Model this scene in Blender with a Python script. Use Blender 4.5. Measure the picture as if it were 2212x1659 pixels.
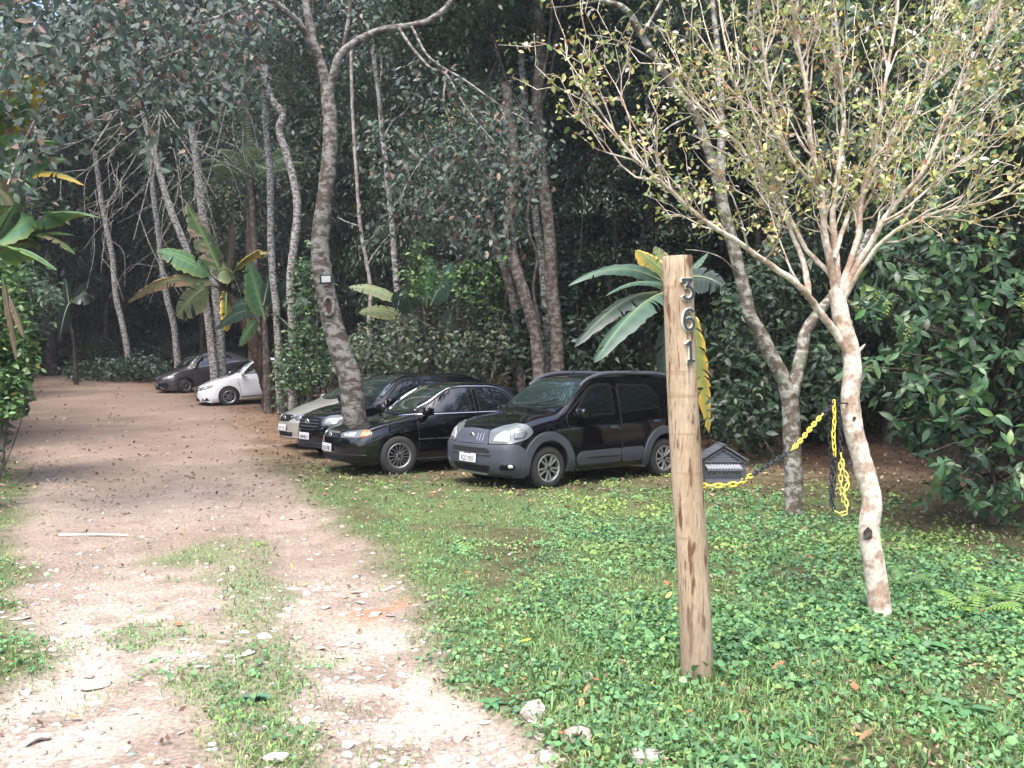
import bpy, bmesh, math, random
import numpy as np
from mathutils import Vector, Matrix
from mathutils.bvhtree import BVHTree
from mathutils.geometry import delaunay_2d_cdt

# ------------------------------------------------------------------ clear
for o in list(bpy.data.objects):
    bpy.data.objects.remove(o)
SC = bpy.context.scene
COL = SC.collection
R = math.radians
EYE = 1.63

# ------------------------------------------------------------------ camera
cam_d = bpy.data.cameras.new("camera")
cam = bpy.data.objects.new("camera", cam_d)
COL.objects.link(cam)
cam_d.sensor_width = 36.0
cam_d.lens = 29.92
cam_d.clip_start = 0.05
cam_d.clip_end = 600.0
cam.location = (0, 0, EYE)
cam.rotation_euler = (R(90 - 0.74), 0, 0)
SC.camera = cam

# ------------------------------------------------------------------ sky and sun
SUN_EL, SUN_AZ = 66.0, 200.0      # azimuth clockwise from +Y (behind the camera, to the left)
world = bpy.data.worlds.new("World")
SC.world = world
world.use_nodes = True
wn = world.node_tree
wn.nodes.clear()
w_out = wn.nodes.new("ShaderNodeOutputWorld")
w_bg = wn.nodes.new("ShaderNodeBackground")
w_sky = wn.nodes.new("ShaderNodeTexSky")
w_sky.sky_type = 'NISHITA'
w_sky.sun_disc = False
w_sky.sun_elevation = R(SUN_EL)
w_sky.sun_rotation = R(SUN_AZ)
w_sky.altitude = 300
w_sky.air_density = 1.0
w_sky.dust_density = 6.0
w_sky.ozone_density = 1.0
w_bg.inputs['Strength'].default_value = 0.15
wn.links.new(w_sky.outputs[0], w_bg.inputs['Color'])
wn.links.new(w_bg.outputs[0], w_out.inputs['Surface'])
sun_d = bpy.data.lights.new("sun", 'SUN')
sun_d.energy = 1.0
sun_d.angle = R(34)
sun_d.color = (1.0, 0.99, 0.975)
sun = bpy.data.objects.new("sun", sun_d)
COL.objects.link(sun)
_az, _el = R(SUN_AZ), R(SUN_EL)
_dir = Vector((math.sin(_az) * math.cos(_el), math.cos(_az) * math.cos(_el), math.sin(_el)))
sun.rotation_euler = _dir.to_track_quat('Z', 'Y').to_euler()
SC.view_settings.view_transform = 'Standard'
SC.view_settings.look = 'None'
SC.view_settings.gamma = 1.0
SC.view_settings.use_curve_mapping = False
SC.view_settings.exposure = 2.05
SC.cycles.max_bounces = 6
SC.cycles.diffuse_bounces = 3
SC.cycles.glossy_bounces = 3
SC.cycles.transmission_bounces = 3
SC.cycles.transparent_max_bounces = 4
SC.cycles.use_denoising = True
SC.cycles.caustics_reflective = False
SC.cycles.caustics_refractive = False
SC.render.use_persistent_data = False

# ------------------------------------------------------------------ helpers
def tag(o, label=None, cat=None, group=None, kind=None):
    if label: o['label'] = label
    if cat: o['category'] = cat
    if group: o['group'] = group
    if kind: o['kind'] = kind
    return o

def empty(name, loc, rot=(0, 0, 0)):
    o = bpy.data.objects.new(name, None)
    o.location = loc
    o.rotation_euler = rot
    o.empty_display_size = 0.2
    COL.objects.link(o)
    return o

def link(name, me, parent=None):
    o = bpy.data.objects.new(name, me)
    COL.objects.link(o)
    if parent is not None: o.parent = parent
    return o

def mesh(name, verts, faces, mats, midx=None, smooth=True, sharp=None):
    me = bpy.data.meshes.new(name)
    if isinstance(verts, np.ndarray): verts = verts.tolist()
    me.from_pydata(verts, [], faces)
    if not isinstance(mats, (list, tuple)): mats = [mats]
    for m in mats: me.materials.append(m)
    if midx is not None: me.polygons.foreach_set('material_index', np.asarray(midx, dtype=np.int32))
    if smooth:
        me.polygons.foreach_set('use_smooth', np.ones(len(me.polygons), dtype=bool))
        if sharp: me.set_sharp_from_angle(angle=R(sharp))
    me.update()
    return me

def obj(name, verts, faces, mats, parent=None, **k):
    return link(name, mesh(name, verts, faces, mats, **k), parent)

def big_mesh(name, V, F, mats, midx=None, tint=None, smooth=False):
    """fast numpy mesh; F is (n,3) or (n,4); tint: per vertex colour (n,3)"""
    me = bpy.data.meshes.new(name)
    V = np.ascontiguousarray(V, dtype=np.float32)
    F = np.ascontiguousarray(F, dtype=np.int32)
    n, k = F.shape
    me.vertices.add(len(V))
    me.vertices.foreach_set('co', V.ravel())
    me.loops.add(n * k)
    me.loops.foreach_set('vertex_index', F.ravel())
    me.polygons.add(n)
    me.polygons.foreach_set('loop_start', np.arange(0, n * k, k, dtype=np.int32))
    if not isinstance(mats, (list, tuple)): mats = [mats]
    for m in mats: me.materials.append(m)
    if midx is not None: me.polygons.foreach_set('material_index', np.asarray(midx, dtype=np.int32))
    if smooth: me.polygons.foreach_set('use_smooth', np.ones(n, dtype=bool))
    if tint is not None:
        a = me.attributes.new('tint', 'FLOAT_COLOR', 'POINT')
        c = np.ones((len(V), 4), dtype=np.float32)
        c[:, :tint.shape[1]] = tint
        a.data.foreach_set('color', c.ravel())
    me.update(calc_edges=True)
    return me

class MB:
    """collects shapes into one mesh"""
    def __init__(s): s.v, s.f, s.m = [], [], []
    def add(s, v, f, mi=0, M=None):
        o = len(s.v)
        if M is not None: v = [M @ Vector(p) for p in v]
        s.v += [tuple(p) for p in v]
        s.f += [tuple(i + o for i in q) for q in f]
        s.m += [mi] * len(f)
    def box(s, c, d, mi=0, M=None, bev=0.0):
        x, y, z = c; a, b, e = d[0] / 2, d[1] / 2, d[2] / 2
        if bev <= 0:
            v = [(x + i * a, y + j * b, z + k * e) for i in (-1, 1) for j in (-1, 1) for k in (-1, 1)]
            f = [(0, 1, 3, 2), (4, 6, 7, 5), (0, 4, 5, 1), (2, 3, 7, 6), (0, 2, 6, 4), (1, 5, 7, 3)]
        else:
            bm = bmesh.new()
            bmesh.ops.create_cube(bm, size=1)
            for w in bm.verts: w.co = Vector((w.co.x * d[0], w.co.y * d[1], w.co.z * d[2]))
            bmesh.ops.bevel(bm, geom=bm.edges[:], offset=bev, segments=2, affect='EDGES')
            bm.verts.index_update()
            v = [(w.co.x + x, w.co.y + y, w.co.z + z) for w in bm.verts]
            f = [tuple(w.index for w in q.verts) for q in bm.faces]
            bm.free()
        s.add(v, f, mi, M)
    def tube(s, pts, rad, n=8, mi=0, M=None, cap=True, closed=False):
        v, f = tube(pts, rad, n, cap, closed)
        s.add(v, f, mi, M)
    def lathe(s, prof, n=32, mi=0, M=None, axis='Y'):
        """prof: list of (radius, along)"""
        v, f = [], []
        for r, a in prof:
            for i in range(n):
                t = 2 * math.pi * i / n
                if axis == 'Y': v.append((r * math.cos(t), a, r * math.sin(t)))
                elif axis == 'Z': v.append((r * math.cos(t), r * math.sin(t), a))
                else: v.append((a, r * math.cos(t), r * math.sin(t)))
        for k in range(len(prof) - 1):
            for i in range(n):
                j = (i + 1) % n
                f.append((k * n + i, k * n + j, k * n + n + j, k * n + n + i))
        s.add(v, f, mi, M)
    def build(s, name, mats, parent=None, smooth=True, sharp=35):
        return obj(name, s.v, s.f, mats, parent, midx=s.m, smooth=smooth, sharp=sharp)

def catmull(pts, k=6):
    P = np.asarray(pts, dtype=float)
    if len(P) < 3: 
        t = np.linspace(0, 1, k + 1)[:, None]
        return P[0] * (1 - t) + P[-1] * t
    Q = np.vstack([2 * P[0] - P[1], P, 2 * P[-1] - P[-2]])
    out = []
    for i in range(1, len(Q) - 2):
        t = np.linspace(0, 1, k, endpoint=False)[:, None]
        a, b, c, d = Q[i - 1], Q[i], Q[i + 1], Q[i + 2]
        out.append(.5 * ((2 * b) + (c - a) * t + (2 * a - 5 * b + 4 * c - d) * t ** 2 + (3 * b - a - 3 * c + d) * t ** 3))
    out.append(P[-1][None])
    return np.vstack(out)

def tube_np(P, rad, n=8, closed=False):
    P = np.asarray(P, dtype=float)
    m = len(P)
    rad = np.broadcast_to(np.asarray(rad, dtype=float), (m,))
    if closed: T = np.roll(P, -1, 0) - np.roll(P, 1, 0)
    else: T = np.gradient(P, axis=0)
    T /= np.linalg.norm(T, axis=1)[:, None] + 1e-12
    up = np.array([0, 0, 1.0]) if abs(T[0, 2]) < .9 else np.array([1.0, 0, 0])
    N = np.cross(T[0], up); N /= np.linalg.norm(N)
    ang = np.linspace(0, 2 * math.pi, n, endpoint=False)
    V = np.empty((m, n, 3))
    for i in range(m):
        N = N - T[i] * np.dot(N, T[i]); N /= np.linalg.norm(N) + 1e-12
        B = np.cross(T[i], N)
        V[i] = P[i] + rad[i] * (np.cos(ang)[:, None] * N + np.sin(ang)[:, None] * B)
    i = np.arange(m if closed else m - 1)[:, None]; j = np.arange(n)[None]
    i2 = (i + 1) % m; j2 = (j + 1) % n
    F = np.stack(np.broadcast_arrays(i * n + j, i * n + j2, i2 * n + j2, i2 * n + j), -1).reshape(-1, 4)
    return V.reshape(-1, 3), F

def tube(pts, rad, n=8, cap=True, closed=False):
    V, F = tube_np(pts, rad, n, closed)
    f = [tuple(q) for q in F.tolist()]
    if cap and not closed:
        m = len(pts)
        f.append(tuple(range(n))[::-1]); f.append(tuple(range((m - 1) * n, m * n)))
    return [tuple(v) for v in V.tolist()], f

def pchip(tab, x):
    """monotone cubic through (x, y) pairs"""
    X = np.array([a for a, _ in tab], float); Y = np.array([b for _, b in tab], float)
    x = np.asarray(x, float)
    if len(X) == 1: return np.full(x.shape, Y[0])
    h = np.diff(X); d = np.diff(Y) / h
    m = np.zeros(len(X)); m[0], m[-1] = d[0], d[-1]
    for i in range(1, len(X) - 1):
        if d[i - 1] * d[i] > 0:
            w1, w2 = 2 * h[i] + h[i - 1], h[i] + 2 * h[i - 1]
            m[i] = (w1 + w2) / (w1 / d[i - 1] + w2 / d[i])
    k = np.clip(np.searchsorted(X, x) - 1, 0, len(X) - 2)
    t = np.clip((x - X[k]) / h[k], 0, 1)
    return ((1 + 2 * t) * (1 - t) ** 2 * Y[k] + t * (1 - t) ** 2 * h[k] * m[k] + t * t * (3 - 2 * t) * Y[k + 1] + t * t * (t - 1) * h[k] * m[k + 1])

# value noise -------------------------------------------------------
_NR = np.random.default_rng(5).random((256, 256))
def vnoise(x, y):
    x = np.asarray(x, float); y = np.asarray(y, float)
    xi = np.floor(x).astype(int); yi = np.floor(y).astype(int)
    fx = x - xi; fy = y - yi
    fx = fx * fx * (3 - 2 * fx); fy = fy * fy * (3 - 2 * fy)
    g = lambda a, b: _NR[a & 255, b & 255]
    return (g(xi, yi) * (1 - fx) + g(xi + 1, yi) * fx) * (1 - fy) + (g(xi, yi + 1) * (1 - fx) + g(xi + 1, yi + 1) * fx) * fy
def fbm(x, y, o=4):
    s = 0; a = .5; t = 0
    for i in range(o):
        s = s + a * vnoise(x * 2 ** i + 17.3 * i, y * 2 ** i + 9.1 * i); t += a; a *= .5
    return s / t
def sstep(a, b, x):
    t = np.clip((np.asarray(x, float) - a) / (b - a), 0, 1)
    return t * t * (3 - 2 * t)

# ------------------------------------------------------------------ materials
def newmat(name):
    m = bpy.data.materials.new(name); m.use_nodes = True
    nt = m.node_tree
    return m, nt, nt.nodes['Principled BSDF'], nt.nodes['Material Output']

def mat(name, base, rough=.5, metal=0., coat=0., spec=.5, noise=0., nscale=20., bump=0.):
    m, nt, b, out = newmat(name)
    b.inputs['Base Color'].default_value = (*base, 1)
    b.inputs['Roughness'].default_value = rough
    b.inputs['Metallic'].default_value = metal
    b.inputs['Coat Weight'].default_value = coat
    b.inputs['Coat Roughness'].default_value = .03
    b.inputs['Specular IOR Level'].default_value = spec
    if noise or bump:
        tc = nt.nodes.new('ShaderNodeTexCoord')
        n = nt.nodes.new('ShaderNodeTexNoise'); n.inputs['Scale'].default_value = nscale; n.inputs['Detail'].default_value = 6
        nt.links.new(tc.outputs['Object'], n.inputs['Vector'])
        if noise:
            r = nt.nodes.new('ShaderNodeValToRGB')
            r.color_ramp.elements[0].position = .3; r.color_ramp.elements[1].position = .7
            r.color_ramp.elements[0].color = (*[c * (1 - noise) for c in base], 1)
            r.color_ramp.elements[1].color = (*[min(1, c * (1 + noise)) for c in base], 1)
            nt.links.new(n.outputs['Fac'], r.inputs['Fac'])
            nt.links.new(r.outputs['Color'], b.inputs['Base Color'])
        if bump:
            bp = nt.nodes.new('ShaderNodeBump'); bp.inputs['Strength'].default_value = bump; bp.inputs['Distance'].default_value = .02
            nt.links.new(n.outputs['Fac'], bp.inputs['Height'])
            nt.links.new(bp.outputs['Normal'], b.inputs['Normal'])
    return m

def P(px, py, D):
    """point at distance D along +Y that is seen at (px, py) of a 2212-px-wide view"""
    return Vector(((px - 1106) / 1838.3 * D, D, EYE - (py - 806) / 1838.3 * D))
# ================================================================== GROUND
XR = [(-40, 6), (0, 1.2), (2, .62), (3.5, .20), (5, -.3), (6.5, -.8), (8.2, -1.45), (10.9, -2.45), (13, -3.5), (15.4, -4.6), (20, -6.2), (27, -8.6), (33, -12.4), (40, -17.5), (50, -24), (120, -60)]
XL = [(-40, -3), (0, -3.0), (3.5, -2.62), (4.65, -2.7), (5.7, -3.35), (7.6, -4.5), (9, -5.35), (12.3, -6.9), (18, -11), (25, -15.6), (33, -20.5), (45, -28), (120, -70)]

def hill_start(x):
    return 25 + 25 * sstep(0, 14, -np.asarray(x, float))

def ground_z(x, y):
    x = np.asarray(x, float); y = np.asarray(y, float)
    r = np.clip(y - 14, 0, 20)
    z = .0019 * r * r + .052 * np.clip(y - 34, 0, None)
    h = np.clip(y - hill_start(x), 0, None)
    z = z + .42 * h * h / (h + 8)
    z = z + .22 * np.clip(np.abs(x + .55 * y * (x < 0)) - 24, 0, None) * .6
    # left bank rises beside the track
    b = np.clip(pchip_x(XL, y) - x - .3, 0, None)
    z = z + .10 * b * b / (b + 2)
    near = 1 - sstep(12, 20, y)
    pm = path_mask(x, y)
    rut = ruts(x, y)
    z = z + near * (.05 * (fbm(x * .8, y * .8, 3) - .5) + pm * (-.015 - .045 * rut + .035 * (fbm(x * 3.1, y * 3.1, 3) - .5) + .030 * (fbm(x * 7.3 + 3, y * 7.3, 3) - .5)))
    return z

def pchip_x(tab, y):
    return np.interp(y, [a for a, _ in tab], [b for _, b in tab])

def path_mask(x, y):
    n = (fbm(x * 1.3 + 40, y * 1.3, 4) - .5) * 1.1 + (fbm(x * 6, y * 6 + 9, 3) - .5) * .35
    w = .16 + .02 * y
    a = sstep(-w, w, pchip_x(XR, y) + n * (.55 + .02 * y) - x)
    b = sstep(-w, w, x - pchip_x(XL, y) - n * .7)
    return a * b

def seg_d(x, y, pts):
    d = np.full(np.shape(x), 1e9)
    for (x0, y0), (x1, y1) in zip(pts[:-1], pts[1:]):
        dx, dy = x1 - x0, y1 - y0
        t = np.clip(((x - x0) * dx + (y - y0) * dy) / (dx * dx + dy * dy), 0, 1)
        d = np.minimum(d, np.hypot(x - x0 - t * dx, y - y0 - t * dy))
    return d
RUT_R = [(.35, 2.2), (-.35, 3.8), (-1.1, 5.6), (-1.9, 7.8), (-3.3, 11), (-5.2, 15)]
RUT_L = [(-1.9, 2.2), (-2.1, 3.6), (-2.5, 5.4), (-3.2, 7.2), (-4.4, 10), (-6.5, 14)]
STRIP = [(-.75, 2.4), (-1.0, 3.5), (-1.35, 4.4), (-1.85, 6.0), (-2.75, 8.2)]
def ruts(x, y):
    return np.maximum(1 - sstep(.1, .6, seg_d(x, y, RUT_R)), 1 - sstep(.1, .7, seg_d(x, y, RUT_L)))

def grass_mask(x, y):
    """0..1 how much low greenery grows"""
    x = np.asarray(x, float); y = np.asarray(y, float)
    pm = path_mask(x, y)
    right = x > (pchip_x(XR, y) + pchip_x(XL, y)) / 2
    n = fbm(x * .9 + 3, y * .9 + 8, 4)
    g = (1 - pm)
    # right lawn thins out towards the cars and the wood
    fade = 1 - sstep(11.0, 14.5, y + 2.2 * (n - .5) + .18 * np.clip(x, -3, 3))
    fade = np.maximum(fade, .30 * (1 - sstep(13, 21, y)))
    fx = 1 - .9 * sstep(3.4, 4.6, x - .1 * (y - 6)) * sstep(6.2, 8.0, y)
    lawn = g * fade * fx
    left = g * (1 - sstep(16, 24, y)) * (.55 + .6 * (n - .3))
    lawn = lawn * (1 - .75 * sstep(.57, .70, fbm(x * 1.15 + 60, y * 1.15 + 44, 4)))
    out = np.where(right, lawn, left)
    st = (1 - sstep(.10, .50, seg_d(x, y, STRIP) + (fbm(x * 2.2, y * 2.2, 3) - .45) * .9)) * .55
    b2 = (1 - sstep(.2, .75, np.hypot((x + 2.35) / .6, (y - 5.4) / .5) + (n - .5) * 1.2)) * .5
    b3 = (1 - sstep(.2, .9, np.hypot((x + 2.95) / .75, (y - 7.7) / 1.0) + (n - .5) * 1.2)) * .9
    b4 = (1 - sstep(.2, 1.0, np.hypot((x + 3.0) / .6, (y - 4.9) / 1.3) + (n - .5) * 1.4)) * .55
    return np.clip(np.maximum.reduce([out, st * pm, b2 * pm, b3 * pm, b4 * pm]), 0, 1)

def axis(parts):
    a = []
    for lo, hi, st in parts: a.append(np.arange(lo, hi, st))
    a.append([parts[-1][1]])
    return np.concatenate(a)

gx = axis([(-95, -30, 5), (-30, -10, .8), (-10, -4.5, .16), (-4.5, 4.5, .055), (4.5, 9, .16), (9, 30, .8), (30, 95, 5)])
gy = axis([(-45, -5, 4), (-5, 2, .5), (2, 9, .055), (9, 15, .11), (15, 26, .3), (26, 50, .8), (50, 110, 4)])
GX, GY = np.meshgrid(gx, gy)
GZ = ground_z(GX, GY)
pm = path_mask(GX, GY); gm = grass_mask(GX, GY)
n1 = fbm(GX * .7, GY * .7 + 5, 4); n2 = fbm(GX * 4, GY * 4, 4)
C = lambda *c: np.array(c)[None, None, :]
far = sstep(8, 24, GY)[..., None]
dirt = C(.155, .122, .098) * (1 - n1[..., None]) * 1.2 + C(.275, .235, .198) * n1[..., None]
pale = (ruts(GX, GY) * (1 - sstep(4.2, 8, GY)) * sstep(.35, .6, n2))[..., None]
dirt = dirt * (1 - .55 * pale) + C(.42, .39, .345) * .55 * pale
red = (np.exp(-(((GX + .98) / .28) ** 2 + ((GY - 5.95) / .30) ** 2)) * sstep(.40, .55, n2))[..., None]
dirt = dirt * (1 - red * .8) + C(.40, .12, .06) * red * .8
dirt = dirt * (1 - far) + (C(.185, .142, .118) * (.62 + .76 * n1[..., None])) * far  # far dirt is browner, its tint also lowered to stand for canopy shade
soil = C(.070, .062, .034) * (.6 + .8 * n2[..., None])
litter = C(.125, .085, .058) * (.5 + n2[..., None])
inner = sstep(12, 16, GY + GX * .2)[..., None]
soil = soil * (1 - inner) + litter * inner
tint = dirt * pm[..., None] + soil * (1 - pm[..., None])
moss = C(.085, .135, .050)
gmf = (gm * .75)[..., None]
tint = tint * (1 - gmf) + moss * gmf
n3 = fbm(GX * 9, GY * 9 + 70, 3)
tint = tint * (.68 + .42 * n2[..., None] + .24 * n3[..., None])
tint = np.clip(tint, .01, .9)

def ground_material():
    m, nt, b, out = newmat('earth')
    N = nt.nodes.new; L = nt.links.new
    at = N('ShaderNodeAttribute'); at.attribute_name = 'tint'
    tc = N('ShaderNodeTexCoord')
    n1 = N('ShaderNodeTexNoise'); n1.inputs['Scale'].default_value = 38; n1.inputs['Detail'].default_value = 8; n1.inputs['Roughness'].default_value = .72
    n2 = N('ShaderNodeTexVoronoi'); n2.inputs['Scale'].default_value = 30; n2.feature = 'F1'
    L(tc.outputs['Object'], n1.inputs['Vector']); L(tc.outputs['Object'], n2.inputs['Vector'])
    r = N('ShaderNodeValToRGB'); r.color_ramp.elements[0].position = .32; r.color_ramp.elements[1].position = .72
    r.color_ramp.elements[0].color = (.52, .5, .48, 1); r.color_ramp.elements[1].color = (1.5, 1.45, 1.4, 1)
    L(n1.outputs['Fac'], r.inputs['Fac'])
    mx = N('ShaderNodeMix'); mx.data_type = 'RGBA'; mx.blend_type = 'MULTIPLY'; mx.inputs[0].default_value = 1
    L(at.outputs['Color'], mx.inputs[6]); L(r.outputs['Color'], mx.inputs[7])
    L(mx.outputs[2], b.inputs['Base Color'])
    b.inputs['Roughness'].default_value = .95; b.inputs['Specular IOR Level'].default_value = .2
    bp = N('ShaderNodeBump'); bp.inputs['Strength'].default_value = .55; bp.inputs['Distance'].default_value = .03
    ad = N('ShaderNodeMath'); ad.operation = 'ADD'
    L(n1.outputs['Fac'], ad.inputs[0]); L(n2.outputs['Distance'], ad.inputs[1])
    L(ad.outputs[0], bp.inputs['Height']); L(bp.outputs['Normal'], b.inputs['Normal'])
    return m
M_EARTH = ground_material()
ny, nx = GX.shape
ii = (np.arange(ny - 1)[:, None] * nx + np.arange(nx - 1)[None]).ravel()
QF = np.stack([ii, ii + 1, ii + nx + 1, ii + nx], 1)
VV = np.stack([GX.ravel(), GY.ravel(), GZ.ravel()], 1); TT = tint.reshape(-1, 3)
pq = pm.ravel()[QF].mean(1) > .5
def submesh(name, sel):
    F = QF[sel]; u, inv = np.unique(F, return_inverse=True)
    return big_mesh(name, VV[u], inv.reshape(-1, 4), M_EARTH, tint=TT[u], smooth=True)
GROUND = tag(link('ground', submesh('ground', ~pq)), kind='structure')
TRACK = tag(link('dirt_track', submesh('dirt_track', pq)), kind='structure')
# ================================================================== PLANT TOOLS
def leafmat(name, rough=.42, spec=.5, trans=.25, gain=1.0):
    m, nt, b, out = newmat(name)
    N = nt.nodes.new; L = nt.links.new
    at = N('ShaderNodeAttribute'); at.attribute_name = 'tint'
    b.inputs['Roughness'].default_value = rough
    b.inputs['Specular IOR Level'].default_value = spec
    L(at.outputs['Color'], b.inputs['Base Color'])
    if trans:
        t = N('ShaderNodeBsdfTranslucent'); mx = N('ShaderNodeMixShader'); mx.inputs[0].default_value = trans
        L(at.outputs['Color'], t.inputs['Color'])
        L(b.outputs[0], mx.inputs[1]); L(t.outputs[0], mx.inputs[2]); L(mx.outputs[0], out.inputs['Surface'])
    return m
M_LEAF = leafmat('leaf', .46, .42, .24)
M_SOFTLEAF = leafmat('matt_leaf', .58, .3, .24)
M_LEAFGLOSS = leafmat('glossy_leaf', .40, .45, .18)
M_LITTER = leafmat('dry_leaf', .8, .2, .05)
M_COVER = leafmat('ground_leaf', .6, .3, .25)
M_GRASS = leafmat('grass_blade', .5, .35, .3)

def unit(v): return v / (np.linalg.norm(v, axis=-1, keepdims=True) + 1e-9)

def leaves(pos, tip, nrm, length, width, tint, prof=((.42, 1.0),), fold=.25, bend=.25):
    """many leaves as one vertex/triangle set. pos,tip,nrm (N,3); length,width (N,)"""
    pos = np.asarray(pos, float); Nn = len(pos)
    tip = unit(tip); side = unit(np.cross(tip, nrm)); nrm = np.cross(side, tip)
    length = np.broadcast_to(np.asarray(length, float), (Nn,))[:, None]; width = np.broadcast_to(np.asarray(width, float), (Nn,))[:, None]
    k = len(prof); nv = 2 + 3 * k
    V = np.empty((Nn, nv, 3))
    def at(t): return pos + length * (t * tip - bend * t * t * nrm)
    V[:, 0] = pos; V[:, nv - 1] = at(1.0)
    for i, (t, w) in enumerate(prof):
        c = at(t); h = width * w * .5
        V[:, 1 + 3 * i] = c + side * h + nrm * h * fold
        V[:, 2 + 3 * i] = c
        V[:, 3 + 3 * i] = c - side * h + nrm * h * fold
    f = [(0, 2, 1), (0, 3, 2)]
    for i in range(k - 1):
        a, b = 1 + 3 * i, 4 + 3 * i
        f += [(a, a + 1, b + 1), (a, b + 1, b), (a + 1, a + 2, b + 2), (a + 1, b + 2, b + 1)]
    a = 1 + 3 * (k - 1)
    f += [(a, a + 1, nv - 1), (a + 1, a + 2, nv - 1)]
    f = np.array(f)
    F = (np.arange(Nn)[:, None, None] * nv + f[None]).reshape(-1, 3)
    T = np.repeat(np.asarray(tint, float)[:, None, :], nv, 1).reshape(-1, 3)
    return V.reshape(-1, 3), F, T

def cat(parts):
    V, F, T, o = [], [], [], 0
    for v, f, t in parts:
        V.append(v); F.append(f + o); T.append(t); o += len(v)
    return np.vstack(V), np.vstack(F), np.vstack(T)

def mixcol(rng, n, cols, jit=.25):
    """random tints: cols = [(weight, (r,g,b)), ...]"""
    w = np.array([c[0] for c in cols], float); w /= w.sum()
    c = np.array([c[1] for c in cols], float)
    i = rng.choice(len(cols), n, p=w)
    return np.clip(c[i] * (1 + jit * rng.standard_normal((n, 1))) * (1 + .08 * rng.standard_normal((n, 3))), .004, .9)

def rdir(rng, n):
    v = rng.standard_normal((n, 3)); return unit(v)

def blob_crown(rng, n_clump, per, rad, leaf, cols, droop=.35, flat=.55, wid=.44, shell=.45, prof=((.42, 1.0),), clump=.25):
    """crown of leaf clumps inside an ellipsoid of radii RAD"""
    d = rdir(rng, n_clump)
    r = (shell + (1 - shell) * rng.random(n_clump)) ** .8
    c = d * r[:, None] * np.array(rad)
    cs = clump * np.mean(rad) * (.6 + .8 * rng.random(n_clump))
    i = np.repeat(np.arange(n_clump), per)
    n = len(i)
    off = rng.standard_normal((n, 3)) * np.array([1, 1, flat]) * .55
    p = c[i] + off * cs[i][:, None]
    tip = rdir(rng, n); tip[:, 2] = tip[:, 2] * .5 - droop
    nr = rdir(rng, n) * .7; nr[:, 2] += 1.0
    ln = leaf * (.45 + .95 * rng.random(n))
    shade = (.50 + .95 * rng.random(n_clump) ** 1.3)[i][:, None]
    return leaves(p, tip, nr, ln, ln * wid, mixcol(rng, n, cols) * shade, prof)

DEEP = [(5, (.030, .054, .030)), (3, (.044, .076, .036)), (2, (.024, .044, .030)), (.6, (.055, .080, .026)), (.25, (.10, .085, .035))]
MID = [(4, (.050, .088, .042)), (3, (.068, .112, .048)), (2, (.040, .070, .042)), (.6, (.085, .11, .03)), (.3, (.12, .09, .04))]
GREYG = [(4, (.065, .092, .068)), (3, (.085, .115, .082)), (2, (.048, .072, .054)), (.5, (.10, .11, .04)), (.4, (.13, .08, .05))]
BRIGHT = [(4, (.06, .13, .035)), (3, (.085, .165, .04)), (2, (.045, .095, .03)), (.8, (.15, .22, .05))]

# ---- bark
def bark(name, base, patch, amount=.5, scale=5., zs=1.0, fine=30., third=None, rough=.85, bump=.6, soft=.055):
    m, nt, b, out = newmat(name)
    N = nt.nodes.new; L = nt.links.new
    tc = N('ShaderNodeTexCoord'); mp = N('ShaderNodeMapping'); mp.inputs['Scale'].default_value = (1, 1, zs)
    L(tc.outputs['Object'], mp.inputs['Vector'])
    def noise(sc, det, off=0):
        n = N('ShaderNodeTexNoise'); n.inputs['Scale'].default_value = sc; n.inputs['Detail'].default_value = det; n.inputs['Roughness'].default_value = .62
        L(mp.outputs[0], n.inputs['Vector']); return n
    a = noise(scale, 5); f = noise(fine, 6); g = noise(scale * .45, 3)
    r = N('ShaderNodeValToRGB'); p0 = .5 + (.5 - amount) * .5
    r.color_ramp.elements[0].position = p0 - soft; r.color_ramp.elements[1].position = p0 + soft
    r.color_ramp.elements[0].color = (*base, 1); r.color_ramp.elements[1].color = (*patch, 1)
    L(a.outputs['Fac'], r.inputs['Fac'])
    last = r.outputs['Color']
    if third:
        r3 = N('ShaderNodeValToRGB'); r3.color_ramp.elements[0].position = .58; r3.color_ramp.elements[1].position = .66
        r3.color_ramp.elements[0].color = (0, 0, 0, 1); r3.color_ramp.elements[1].color = (1, 1, 1, 1)
        L(g.outputs['Fac'], r3.inputs['Fac'])
        m3 = N('ShaderNodeMix'); m3.data_type = 'RGBA'; L(r3.outputs['Color'], m3.inputs[0]); L(last, m3.inputs[6]); m3.inputs[7].default_value = (*third, 1)
        last = m3.outputs[2]
    rf = N('ShaderNodeValToRGB'); rf.color_ramp.elements[0].position = .3; rf.color_ramp.elements[1].position = .7
    rf.color_ramp.elements[0].color = (.6, .6, .6, 1); rf.color_ramp.elements[1].color = (1.3, 1.3, 1.3, 1)
    L(f.outputs['Fac'], rf.inputs['Fac'])
    mu = N('ShaderNodeMix'); mu.data_type = 'RGBA'; mu.blend_type = 'MULTIPLY'; mu.inputs[0].default_value = 1
    L(last, mu.inputs[6]); L(rf.outputs['Color'], mu.inputs[7])
    L(mu.outputs[2], b.inputs['Base Color'])
    b.inputs['Roughness'].default_value = rough; b.inputs['Specular IOR Level'].default_value = .25
    bp = N('ShaderNodeBump'); bp.inputs['Strength'].default_value = bump; bp.inputs['Distance'].default_value = .015
    ad = N('ShaderNodeMath'); ad.operation = 'ADD'; L(a.outputs['Fac'], ad.inputs[0]); L(f.outputs['Fac'], ad.inputs[1])
    L(ad.outputs[0], bp.inputs['Height']); L(bp.outputs['Normal'], b.inputs['Normal'])
    return m
B_MOTTLED = bark('mottled_bark', (.078, .058, .048), (.235, .225, .205), .50, 5.5, 1.8, 26, third=(.075, .085, .055))
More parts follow.
